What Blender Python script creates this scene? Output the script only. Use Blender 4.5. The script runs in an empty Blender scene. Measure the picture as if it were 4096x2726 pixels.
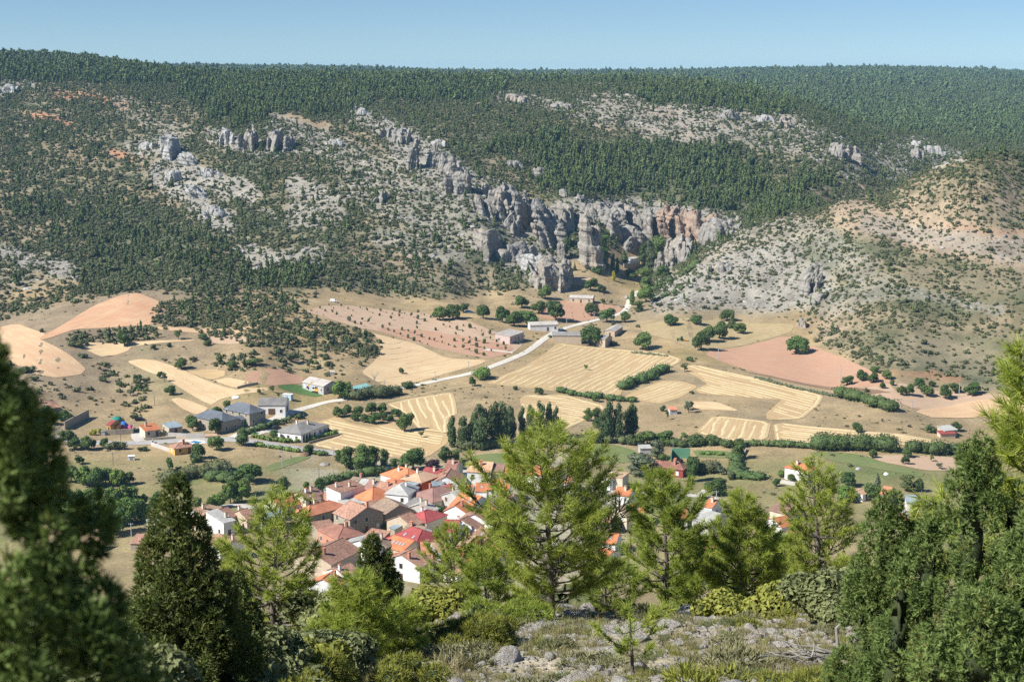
import bpy, math, random
import numpy as np
from mathutils import Vector, Matrix
from mathutils.geometry import delaunay_2d_cdt

SC = bpy.context.scene
COL = SC.collection
R = math.radians
random.seed(7)
RNG = np.random.default_rng(11)

# ------------------------------------------------------------------ camera
HCAM = 150.0                      # metres above the valley floor
FPX = 5948.0                      # focal length in photograph pixels (4096 wide)
PITCH = R(10.3)
cam_d = bpy.data.cameras.new('camera')
cam_d.sensor_width = 36.0
cam_d.lens = 36.0 * FPX / 4096.0
cam_d.clip_start = 0.2
cam_d.clip_end = 40000
cam_d.dof.use_dof = True
cam_d.dof.focus_distance = 75.0
cam_d.dof.aperture_fstop = 5.6
cam = bpy.data.objects.new('camera', cam_d)
COL.objects.link(cam)
cam.location = (0, 0, HCAM)
cam.rotation_euler = (R(90) - PITCH, 0, 0)
SC.camera = cam

# ------------------------------------------------------------------ sky, sun, exposure
SUN_EL, SUN_SIDE = R(43), R(24)   # sun stands to the left, a little behind the viewer
sun_to = Vector((-math.cos(SUN_EL) * math.cos(SUN_SIDE), -math.cos(SUN_EL) * math.sin(SUN_SIDE), math.sin(SUN_EL)))
wd = bpy.data.worlds.new('World'); SC.world = wd; wd.use_nodes = True
wn = wd.node_tree.nodes; wl = wd.node_tree.links
bg = wn['Background']
sky = wn.new('ShaderNodeTexSky'); sky.sky_type = 'NISHITA'; sky.sun_disc = False
sky.sun_elevation = SUN_EL
sky.sun_rotation = math.atan2(sun_to.x, sun_to.y)
sky.altitude = 1200; sky.air_density = 1.0; sky.dust_density = 0.0; sky.ozone_density = 4.0
hs = wn.new('ShaderNodeHueSaturation'); hs.inputs['Saturation'].default_value = 1.12
_tc = wn.new('ShaderNodeTexCoord'); _va = wn.new('ShaderNodeVectorMath'); _va.operation = 'ADD'; _va.inputs[1].default_value = (0, 0, .045)
wl.new(_tc.outputs['Generated'], _va.inputs[0]); wl.new(_va.outputs[0], sky.inputs[0])
wl.new(sky.outputs[0], hs.inputs['Color']); wl.new(hs.outputs[0], bg.inputs['Color'])
bg.inputs['Strength'].default_value = 0.07
sl = bpy.data.lights.new('sun', 'SUN'); sl.energy = 5.0; sl.angle = R(0.5); sl.color = (1.0, 0.955, 0.88)
so = bpy.data.objects.new('sun', sl); COL.objects.link(so)
so.location = (-300, -100, 600)
so.rotation_euler = sun_to.to_track_quat('Z', 'Y').to_euler()
SC.view_settings.view_transform = 'Standard'
SC.view_settings.look = 'None'
SC.view_settings.exposure = 0.66
SC.view_settings.gamma = 1.0
SC.view_settings.use_curve_mapping = False
SC.cycles.max_bounces = 6
SC.cycles.diffuse_bounces = 3
SC.cycles.glossy_bounces = 2
SC.cycles.transmission_bounces = 4
SC.cycles.transparent_max_bounces = 6
SC.cycles.volume_bounces = 1
SC.cycles.caustics_reflective = False
SC.cycles.caustics_refractive = False
SC.cycles.sample_clamp_indirect = 4.0
SC.cycles.use_denoising = False

# ------------------------------------------------------------------ number noise
def _h(ix, iy, iz, seed):
    h = (ix.astype(np.int64) * 374761393 + iy.astype(np.int64) * 668265263 + iz.astype(np.int64) * 2147483647 + seed * 144665) & 0xFFFFFFFF
    h = ((h ^ (h >> 13)) * 1274126177) & 0xFFFFFFFF
    h = ((h ^ (h >> 16)) * 2246822519) & 0xFFFFFFFF
    h = h ^ (h >> 15)
    return (h & 0xFFFFFF) / float(0xFFFFFF) * 2 - 1
def vnoise(x, y, z, seed=0):
    x, y, z = np.broadcast_arrays(np.asarray(x, float), np.asarray(y, float), np.asarray(z, float))
    ix, iy, iz = np.floor(x), np.floor(y), np.floor(z)
    fx, fy, fz = x - ix, y - iy, z - iz
    fx = fx * fx * (3 - 2 * fx); fy = fy * fy * (3 - 2 * fy); fz = fz * fz * (3 - 2 * fz)
    out = 0
    for dx in (0, 1):
        for dy in (0, 1):
            for dz in (0, 1):
                w = (fx if dx else 1 - fx) * (fy if dy else 1 - fy) * (fz if dz else 1 - fz)
                out = out + w * _h(ix + dx, iy + dy, iz + dz, seed)
    return out
def n2(x, y, seed=0):
    x, y = np.broadcast_arrays(np.asarray(x, float), np.asarray(y, float))
    ix, iy = np.floor(x), np.floor(y)
    fx, fy = x - ix, y - iy
    fx = fx * fx * (3 - 2 * fx); fy = fy * fy * (3 - 2 * fy)
    z0 = np.zeros_like(ix); out = 0
    for dx in (0, 1):
        for dy in (0, 1):
            out = out + (fx if dx else 1 - fx) * (fy if dy else 1 - fy) * _h(ix + dx, iy + dy, z0, seed)
    return out
def fbm2(x, y, o=4, seed=0, gain=.5):
    a, s, t = 1.0, 0, 0
    for k in range(o):
        s = s + a * n2(x * 2 ** k + 17.3 * k, y * 2 ** k - 9.1 * k, seed + k); t += a; a *= gain
    return s / t
def fbm3(x, y, z, o=4, seed=0, gain=.5, ridged=False):
    a, s, t = 1.0, 0, 0
    for k in range(o):
        n = vnoise(x * 2 ** k + 17.3 * k, y * 2 ** k - 9.1 * k, z * 2 ** k + 3.7 * k, seed + k)
        s = s + a * (1 - 2 * np.abs(n) if ridged else n); t += a; a *= gain
    return s / t
def sstep(a, b, x):
    t = np.clip((x - a) / (b - a), 0, 1); return t * t * (3 - 2 * t)

# ------------------------------------------------------------------ survey: photograph pixels <-> rays
CP, SP = math.cos(PITCH), math.sin(PITCH)
def ray(px, py):
    a = (px - 2048.0) / FPX; b = (1362.0 - py) / FPX
    return a, CP + b * SP, -SP + b * CP            # direction, not unit
def proj(x, y, z):
    zc = z - HCAM
    d = y * CP - zc * SP
    d = np.where(np.abs(d) < 1e-6, 1e-6, d)
    return 2048 + FPX * x / d, 1362 - FPX * (y * SP + zc * CP) / d
FS = 4096 / 2356.0
def F(x, y): return x * FS, y * FS                 # whole-photo survey sheet
def sheet(x0, y0, s): return lambda x, y: (x0 + x * s, y0 + y * s)
C5 = sheet(0, 900, .46689); C6 = sheet(1000, 900, .46689); C7 = sheet(2000, 900, .46689); C8 = sheet(2996, 900, .46689)
L1 = sheet(0, 1500, .29724); L2 = sheet(700, 1500, .29724); K3 = sheet(700, 1850, .29724)
K4 = sheet(1150, 1850, .2124); K5 = sheet(1600, 1850, .2124); K6 = sheet(1150, 2050, .2124); K7 = sheet(1600, 2050, .2124)
K8 = sheet(2000, 1850, .29724); R1 = sheet(2600, 1700, .29724); R2 = sheet(3200, 1700, .3803)
M2 = sheet(1700, 1580, 1300 / 1347.); M3 = sheet(1200, 1600, 1000 / 1347.); MG = sheet(1600, 700, 1500 / 1347.)

# ------------------------------------------------------------------ terrain heights
def zY(fx, fy, Y):                                  # photo point at distance Y -> (X, Y, Z)
    a, b, c = ray(*F(fx, fy)); k = Y / b
    return a * k, Y, HCAM + c * k
def zZ(fx, fy, Z):
    a, b, c = ray(*F(fx, fy)); k = (Z - HCAM) / c
    return a * k, b * k, Z
CT = []
for q in [(700,1290,6),(1000,1200,1),(1250,1070,0),(600,1000,2),(900,900,1),(1300,830,0),(1700,900,0),(2100,1000,0),(2330,1080,0),
          (1450,650,3),(1000,740,6),(800,690,13),(1300,700,3),(300,950,3),(60,1000,4),(250,850,7),(60,870,10),(100,760,15),(300,690,22),
          (200,745,17),(450,800,12),(600,780,15),(720,720,14),(620,680,18),(480,900,5),(780,830,7),(1600,780,1),(1850,760,3),(1200,1000,0),
          (1700,1150,2),(2200,1200,3),(1500,1330,5),(400,1150,2),(100,1150,2),(1800,830,0),(2150,880,2),(2356,900,3),(1500,720,2),(1650,720,4),(1830,740,5),
          (700,880,3),(560,720,16),(420,690,20),(1480,612,5)]: CT.append(zZ(*q))
for q in [(0,720,850),(0,600,1000),(0,400,1280),(0,250,1550),(0,170,1750),(300,600,1010),(300,400,1260),(300,250,1540),(300,176,1780),
          (600,600,1000),(600,450,1150),(600,340,1290),(600,260,1470),(600,180,1900),(900,640,980),(900,500,1080),(900,380,1240),(900,280,1410),(900,195,1800),
          (1100,640,1000),(1100,560,1030),(1150,480,1120),(1150,400,1240),(1150,300,1410),(1150,215,1650),(1150,196,1780),
          (1290,610,1040),(1350,480,1160),(1350,400,1290),(1350,300,1430),(1400,222,1600),(1450,206,1690),
          (1600,475,1210),(1600,400,1310),(1600,300,1440),(1650,235,1600),(1800,450,1240),(1800,350,1390),(1820,268,1530),
          (1950,400,1330),(1950,340,1430),(1950,292,1600),(1700,500,1190),
          (1300,188,3500),(1300,168,5200),(1700,200,2800),(1700,164,5200),(2000,280,2000),(2000,220,2700),(2000,162,4600),
          (2300,300,2000),(2300,230,2800),(2300,168,4900),(2150,340,1650),(2300,345,1700),(2100,385,1480),(2000,375,1430),
          (700,158,5200),(300,158,5200),(0,160,5200),(2356,166,7000),(1200,168,7300),(0,160,7300),
          (2356,355,1090),(2280,366,1088),(2200,375,1085),(2100,405,1075),(1950,455,1060),(1800,500,1050),(1700,545,1030),(1640,590,1010),
          (2200,600,880),(2000,600,900),(1800,620,960),(1690,655,950),(2356,600,870),(2356,750,770),(2100,750,775),(1900,690,880),(2356,480,960),(2100,500,980),
          ]: CT.append(zY(*q))
for q in [(1560,692,8),(900,715,9),(1100,715,6),(1040,690,8),(1200,715,4),(1380,690,3)]: CT.append(zZ(*q))
for X, Y, Z in [(0,-20,152),(0,-2,149.2),(6,8,144.4),(-6,8,145.2),(0,20,141.2),(12,20,141),(-9,17,142),(0,36,136.4),(14,36,136.2),(-14,34,136.8),(26,42,133.6),(8,30,138.4),
                (-26,42,132.6),(0,44,133.3),(0,52,128.5),(20,54,127.4),(0,100,104),(60,100,102),(-60,100,106),(0,200,54),(120,200,52),(-120,200,56),(0,300,21),(160,300,20),(-160,300,21),
                (0,390,7),(200,400,7),(-200,400,7),(60,2500,128),(-500,2500,136),(350,1150,34),(420,1240,40),(270,1185,24),(560,1320,52),(500,2200,84)]:
    CT.append((X, Y, Z))
CT = np.array(CT)
ROWS = np.concatenate([np.arange(-24, 14, 1.6), np.arange(14, 62, .45), np.arange(62, 430, 6), np.arange(430, 1060, 2.6), np.arange(1060, 1900, 3.6),
                       np.arange(1900, 2800, 10), np.geomspace(2800, 7600, 90)])
TC = np.linspace(-.46, .46, 341)
APEX = 60.0
def warp(x, y): return np.stack([x / (y + APEX) * 5.0, np.log(y + APEX) * 1.15], -1)
_W = warp(CT[:, 0], CT[:, 1])
def _U(d2): return np.where(d2 > 1e-12, .5 * d2 * np.log(d2 + 1e-12), 0)
_n = len(CT)
_K = _U(((_W[:, None] - _W[None]) ** 2).sum(-1)) + np.eye(_n) * 2e-4
_P = np.c_[np.ones(_n), _W]
_A = np.zeros((_n + 3, _n + 3)); _A[:_n, :_n] = _K; _A[:_n, _n:] = _P; _A[_n:, :_n] = _P.T
_S = np.linalg.solve(_A, np.r_[CT[:, 2], 0, 0, 0])
def tps(x, y):
    q = warp(x, y); out = np.empty(len(q))
    for i in range(0, len(q), 20000):
        c = q[i:i + 20000]
        d2 = ((c[:, None] - _W[None]) ** 2).sum(-1)
        out[i:i + 20000] = _U(d2) @ _S[:_n] + _S[_n] + c @ _S[_n + 1:]
    return out
GX = TC[None, :] * (ROWS[:, None] + APEX); GY = np.broadcast_to(ROWS[:, None], GX.shape)
# smooth part on a coarser net, then enlarged
_cr = np.unique(np.r_[np.arange(0, len(ROWS), 4), len(ROWS) - 1]); _cc = np.arange(0, len(TC), 4)
_cz = tps(GX[np.ix_(_cr, _cc)].ravel(), GY[np.ix_(_cr, _cc)].ravel()).reshape(len(_cr), len(_cc))
_tmp = np.stack([np.interp(np.arange(len(ROWS)), _cr, _cz[:, j]) for j in range(len(_cc))], 1)
GZ = np.stack([np.interp(np.arange(len(TC)), _cc, _tmp[i]) for i in range(len(ROWS))], 0)
_px, _py = proj(GX, GY, GZ)
# relief: only on the hills, none in the worked valley
def valley_mask(fx, fy, Y):
    base = np.interp(fx, [0, 150, 350, 480, 760, 1000, 1250, 1320, 1480, 1500, 1640, 1830, 1880, 2000, 2150, 2356], [735, 700, 665, 700, 668, 690, 660, 600, 560, 720, 715, 735, 790, 850, 885, 905])
    return sstep(-25, 10, fy - base) * (Y < 1250) * (Y > 380)
HILL = (1 - valley_mask(_px / FS, _py / FS, GY)) * sstep(600, 800, GY)
_amp = HILL * sstep(640, 1000, GY)
GZ = GZ + _amp * (4.5 * fbm2(GX / 130, GY / 170, 3, 3) + 1.6 * fbm2(GX / 34, GY / 34, 3, 9)) * (1 - .75 * sstep(1600, 2200, GY)) * (1 - .85 * sstep(1500, 1650, _px / FS) * sstep(1180, 1080, GY))
# near shelf: stony unevenness
_near = sstep(75, 50, GY)
GZ = GZ + _near * (.22 * fbm2(GX / 2.2, GY / 2.2, 4, 21) + .28 * fbm2(GX / 7, GY / 7, 2, 5))
def zt(x, y):
    x = np.asarray(x, float); y = np.asarray(y, float)
    r = np.clip(np.interp(y, ROWS, np.arange(len(ROWS))), 0, len(ROWS) - 1.001)
    c = np.clip((x / (y + APEX) - TC[0]) / (TC[1] - TC[0]), 0, len(TC) - 1.001)
    i = r.astype(int); j = c.astype(int); fr = r - i; fc = c - j
    return (GZ[i, j] * (1 - fr) * (1 - fc) + GZ[i + 1, j] * fr * (1 - fc) + GZ[i, j + 1] * (1 - fr) * fc + GZ[i + 1, j + 1] * fr * fc)
def Z(x, y): return float(zt(np.array([x]), np.array([y]))[0])
_TY = np.concatenate([np.geomspace(4, 420, 500), np.arange(420, 1100, .8), np.geomspace(1100, 7500, 1400)])
def ground(px, py, start=330.0, lift=0.0):
    """first point of the terrain seen at a photo pixel, no nearer than start"""
    a, b, c = ray(px, py)
    Y = _TY[_TY > start]; x = a / b * Y; z = HCAM + c / b * Y
    d = z - zt(x, Y) - lift
    k = np.argmax(d < 0) if (d < 0).any() else len(d) - 1
    if k > 0:
        t = d[k - 1] / (d[k - 1] - d[k] + 1e-9); yy = Y[k - 1] + t * (Y[k] - Y[k - 1])
    else: yy = Y[0]
    return Vector((a / b * yy, yy, Z(a / b * yy, yy)))
def at_height(px, py, h, start=330.0):
    """point h metres above the terrain seen at a photo pixel"""
    a, b, c = ray(px, py)
    Y = _TY[_TY > start]; x = a / b * Y; z = HCAM + c / b * Y
    d = z - zt(x, Y) - h
    k = np.argmax(d < 0) if (d < 0).any() else len(d) - 1
    t = d[k - 1] / (d[k - 1] - d[k] + 1e-9) if k > 0 else 0
    yy = Y[k - 1] + t * (Y[k] - Y[k - 1]) if k > 0 else Y[0]
    return Vector((a / b * yy, yy, HCAM + c / b * yy))
# what the hills hide from the viewpoint (to leave it out)
_ang = (GZ - HCAM) / (GY + 1e-6); _ang[ROWS < 400] = -9
_cmax = np.maximum.accumulate(_ang, axis=0)
def hidden(x, y, z, lift=4.0):
    r = np.clip(np.interp(y, ROWS, np.arange(len(ROWS))).astype(int) - 2, 0, len(ROWS) - 1)
    c = np.clip(((x / (y + APEX) - TC[0]) / (TC[1] - TC[0])).astype(int), 0, len(TC) - 1)
    return (z + lift - HCAM) / y < _cmax[r, c] - .003

# ------------------------------------------------------------------ saying where a thing stands
HILL_MARKS = [(60,200,'the white outcrop at the mountain top'),(160,225,'the red earth streak on the mountain'),(280,360,'the small red scar'),(390,340,'the pale peak'),(500,420,'the pale diagonal rock band'),(470,500,'the second rock band'),(590,325,'the organ pipe crags'),(700,280,'the bare tan brow'),
 (100,600,'the white slope on the left'),(250,480,'the even scrub of the left slope'),(330,590,'the scrub under the rock bands'),(720,445,'the upper pale patch'),(730,500,'the lower pale patch'),(640,590,'the low grey slab field'),(470,640,'the pines over the orange field'),(640,670,'the grass clearing over the orchard'),(880,280,'the rib top'),(960,340,'the grey rock finger'),
 (900,460,'the stony flank of the rib'),(1060,430,'the big grey slab'),(1150,480,'the leaning buttress'),(950,580,'the grey streak on the lower slope'),(1080,640,'the rib foot slope'),(1230,240,'the small red cliff'),(1480,265,'the upper stone slope'),(1700,275,'the flat cliff edge'),(1810,280,'the mushroom rock'),(1930,345,'the dark cave rock'),(2100,360,'the far bare slope'),
 (1350,330,'the scrub above the pine belt'),(1450,400,'the pine belt'),(1650,400,'the right end of the pine belt'),(1500,460,'the scrub over the gorge cliff'),(1800,430,'the gully behind the spur'),(1620,660,'the scree'),(1760,600,'the upper scree'),(1880,640,'the smooth rock face on the spur'),(1950,520,'the spur shoulder'),(2130,530,'the pink band of the spur'),
 (2300,560,'the right end of the pink band'),(2050,650,'the middle of the spur'),(2280,680,'the right flank of the spur'),(1950,740,'the spur foot above the red field'),(2120,800,'the olive slope over the pinkish field'),(2300,820,'the lowest right slope'),(2250,400,'the spur crest'),(600,770,'the scrub knoll'),(800,790,'the knoll tip'),(420,720,'the bank beside the orange field'),(560,710,'the top of the knoll'),(250,770,'the stubble bank')]
SHELF_MARKS = [(760,1540,'the tall bottom grass'),(920,1490,'the bright broom'),(1030,1430,'the small open pine'),(1120,1500,'the yellow broom'),(1270,1490,'the tallest pine'),(1400,1480,'the right foot of the tallest pine'),(1460,1540,'the knee high pine'),(1550,1450,'the rounded pine'),(1620,1420,'the bare stone step'),(1710,1470,'the broad pine'),(1800,1500,'the pale stone slab ground'),(1890,1460,'the thin wide pine'),(1910,1510,'the dead branch heap'),(1980,1500,'the right hand junipers'),(1000,1530,'the gravelly bottom'),(1300,1545,'the stony bottom middle'),(1700,1545,'the stony bottom right'),(640,1480,'the slender pine')]
def place(x, y, z, marks):
    px, py = proj(np.array([x]), np.array([y]), np.array([z])); fx, fy = float(px[0]) / FS, float(py[0]) / FS
    mx, my, nm = min(marks, key=lambda m: (m[0] - fx) ** 2 + (1.8 * (m[1] - fy)) ** 2); dx, dy = fx - mx, 1.8 * (fy - my)
    far = 'just ' if math.hypot(dx, dy) < 32 else ''
    return far + (('right of ' if dx > 0 else 'left of ') if abs(dx) > abs(dy) else ('below ' if dy > 0 else 'above ')) + nm
# ------------------------------------------------------------------ object helpers
def link(o, parent=None):
    COL.objects.link(o)
    if parent is not None: o.parent = parent
    return o
def mesh_np(name, V, Fc, mat, smooth=False):
    V = np.asarray(V, np.float32); Fc = np.asarray(Fc, np.int32)
    me = bpy.data.meshes.new(name); n, k = Fc.shape
    me.vertices.add(len(V)); me.vertices.foreach_set('co', V.ravel())
    me.loops.add(n * k); me.loops.foreach_set('vertex_index', Fc.ravel())
    me.polygons.add(n); me.polygons.foreach_set('loop_start', np.arange(0, n * k, k, dtype=np.int32))
    me.polygons.foreach_set('loop_total', np.full(n, k, np.int32))
    if smooth: me.polygons.foreach_set('use_smooth', np.ones(n, bool))
    if mat is not None: me.materials.append(mat)
    me.update(calc_edges=True)
    return me
def obj(name, me, parent=None, loc=None, rz=0.0):
    o = bpy.data.objects.new(name, me); link(o, parent)
    if loc is not None: o.location = loc
    o.rotation_euler.z = rz
    return o
def tag(o, label=None, cat=None, group=None, kind=None):
    if label: o['label'] = label
    if cat: o['category'] = cat
    if group: o['group'] = group
    if kind: o['kind'] = kind
    return o
def empty(name, loc=(0, 0, 0), rz=0.0, label=None, cat=None, group=None):
    o = bpy.data.objects.new(name, None); COL.objects.link(o)
    o.empty_display_size = .5; o.location = loc; o.rotation_euler.z = rz
    return tag(o, label, cat, group)
class MB:
    """collects boxes, prisms and tubes and links them as one mesh object"""
    def __init__(s): s.v = []; s.f = []
    def add(s, v, f):
        b = len(s.v); s.v += [tuple(p) for p in v]; s.f += [tuple(i + b for i in q) for q in f]; return s
    def box(s, x0, x1, y0, y1, z0, z1):
        return s.add([(x0, y0, z0), (x1, y0, z0), (x1, y1, z0), (x0, y1, z0), (x0, y0, z1), (x1, y0, z1), (x1, y1, z1), (x0, y1, z1)],
                     [(0, 3, 2, 1), (4, 5, 6, 7), (0, 1, 5, 4), (1, 2, 6, 5), (2, 3, 7, 6), (3, 0, 4, 7)])
    def prism(s, poly, axis, a0, a1):
        n = len(poly)
        put = {'x': lambda p, a: (a, p[0], p[1]), 'y': lambda p, a: (p[0], a, p[1]), 'z': lambda p, a: (p[0], p[1], a)}[axis]
        return s.add([put(p, a0) for p in poly] + [put(p, a1) for p in poly],
                     [tuple(range(n))[::-1], tuple(range(n, 2 * n))] + [(i, (i + 1) % n, n + (i + 1) % n, n + i) for i in range(n)])
    def slab(s, quad, t):
        """a sheet of thickness t under the given corner loop"""
        n = len(quad); q = [Vector(p) for p in quad]
        nn = (q[1] - q[0]).cross(q[2] - q[0]).normalized()
        if nn.z < 0: nn = -nn
        return s.add([tuple(p) for p in q] + [tuple(p - nn * t) for p in q],
                     [tuple(range(n)), tuple(range(n, 2 * n))[::-1]] + [(i, n + i, n + (i + 1) % n, (i + 1) % n) for i in range(n)])
    def tube(s, pts, rad, sides=6):
        pts = [Vector(p) for p in pts]; n = len(pts)
        if not hasattr(rad, '__len__'): rad = [rad] * n
        b = len(s.v)
        for i, p in enumerate(pts):
            d = (pts[min(i + 1, n - 1)] - pts[max(i - 1, 0)]).normalized()
            u = d.orthogonal().normalized(); w = d.cross(u)
            for k in range(sides):
                a = 2 * math.pi * k / sides
                s.v.append(tuple(p + (u * math.cos(a) + w * math.sin(a)) * rad[i]))
        for i in range(n - 1):
            for k in range(sides):
                s.f.append((b + i * sides + k, b + i * sides + (k + 1) % sides, b + (i + 1) * sides + (k + 1) % sides, b + (i + 1) * sides + k))
        s.f.append(tuple(range(b, b + sides))[::-1]); s.f.append(tuple(range(b + (n - 1) * sides, b + n * sides)))
        return s
    def mesh(s, name, mat, smooth=False):
        me = bpy.data.meshes.new(name); me.from_pydata(s.v, [], s.f)
        bm_fix(me)
        if mat: me.materials.append(mat)
        if smooth: me.polygons.foreach_set('use_smooth', np.ones(len(me.polygons), bool))
        return me
    def build(s, name, mat, parent=None, loc=None, rz=0.0, smooth=False):
        return obj(name, s.mesh(name, mat, smooth), parent, loc, rz)
import bmesh
def bm_fix(me):
    bm = bmesh.new(); bm.from_mesh(me); bmesh.ops.recalc_face_normals(bm, faces=bm.faces[:]); bm.to_mesh(me); bm.free()
def copy_tree(o, parent=None):
    c = o.copy(); COL.objects.link(c); c.parent = parent
    for ch in [k for k in o.children]: copy_tree(ch, c)
    return c

# ------------------------------------------------------------------ materials
def new_mat(name):
    m = bpy.data.materials.new(name); m.use_nodes = True
    nt = m.node_tree; b = nt.nodes['Principled BSDF']
    b.inputs['Roughness'].default_value = .85
    b.inputs['Specular IOR Level'].default_value = .25
    return m, nt, b
def c4(c): return (c[0], c[1], c[2], 1)
def noise_node(nt, scale, detail=4, vec=None, rough=.6, stretch=None):
    t = nt.nodes.new('ShaderNodeTexNoise'); t.inputs['Scale'].default_value = scale
    t.inputs['Detail'].default_value = detail; t.inputs['Roughness'].default_value = rough
    if vec is not None:
        if stretch:
            mp = nt.nodes.new('ShaderNodeMapping'); mp.inputs['Scale'].default_value = stretch
            nt.links.new(vec, mp.inputs['Vector']); vec = mp.outputs[0]
        nt.links.new(vec, t.inputs['Vector'])
    return t
def ramp(nt, fac, stops):
    r = nt.nodes.new('ShaderNodeValToRGB'); e = r.color_ramp.elements
    while len(e) < len(stops): e.new(.5)
    for k, (p, c) in enumerate(stops): e[k].position = p; e[k].color = c4(c)
    nt.links.new(fac, r.inputs[0]); return r
def mixc(nt, a, b, fac, mode='MIX'):
    m = nt.nodes.new('ShaderNodeMix'); m.data_type = 'RGBA'; m.blend_type = mode
    for s, v in ((m.inputs[0], fac), (m.inputs[6], a), (m.inputs[7], b)):
        if hasattr(v, 'is_output'): nt.links.new(v, s)
        elif isinstance(v, (int, float)): s.default_value = v
        else: s.default_value = c4(v)
    return m.outputs[2]
def vec_of(nt, kind='Object'):
    if kind == 'Position': return nt.nodes.new('ShaderNodeNewGeometry').outputs['Position']
    return nt.nodes.new('ShaderNodeTexCoord').outputs[kind]
def bump(nt, b, h, strength, dist):
    bp = nt.nodes.new('ShaderNodeBump'); bp.inputs['Strength'].default_value = strength; bp.inputs['Distance'].default_value = dist
    nt.links.new(h, bp.inputs['Height']); nt.links.new(bp.outputs[0], b.inputs['Normal'])
def mat_noise(name, ca, cb, scale=1.0, rough=.85, bmp=0, bdist=.1, vec='Object', detail=5, lo=.3, hi=.7, stretch=None, vary=0):
    m, nt, b = new_mat(name); v = vec_of(nt, vec)
    t = noise_node(nt, scale, detail, v, stretch=stretch)
    r = ramp(nt, t.outputs['Fac'], [(lo, ca), (hi, cb)]); out = r.outputs[0]
    if vary:
        oi = nt.nodes.new('ShaderNodeObjectInfo'); h = nt.nodes.new('ShaderNodeHueSaturation')
        mr = nt.nodes.new('ShaderNodeMapRange'); mr.inputs[3].default_value = 1 - vary; mr.inputs[4].default_value = 1 + vary
        nt.links.new(oi.outputs['Random'], mr.inputs[0]); nt.links.new(mr.outputs[0], h.inputs['Value'])
        mr2 = nt.nodes.new('ShaderNodeMapRange'); mr2.inputs[3].default_value = .5 - vary * .06; mr2.inputs[4].default_value = .5 + vary * .06
        mo = nt.nodes.new('ShaderNodeMath'); mo.operation = 'MULTIPLY'; mo.inputs[1].default_value = 7.31
        fr = nt.nodes.new('ShaderNodeMath'); fr.operation = 'FRACT'
        nt.links.new(oi.outputs['Random'], mo.inputs[0]); nt.links.new(mo.outputs[0], fr.inputs[0]); nt.links.new(fr.outputs[0], mr2.inputs[0])
        nt.links.new(mr2.outputs[0], h.inputs['Hue'])
        nt.links.new(out, h.inputs['Color']); out = h.outputs[0]
    nt.links.new(out, b.inputs['Base Color']); b.inputs['Roughness'].default_value = rough
    if bmp: bump(nt, b, t.outputs['Fac'], bmp, bdist)
    return m
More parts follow.
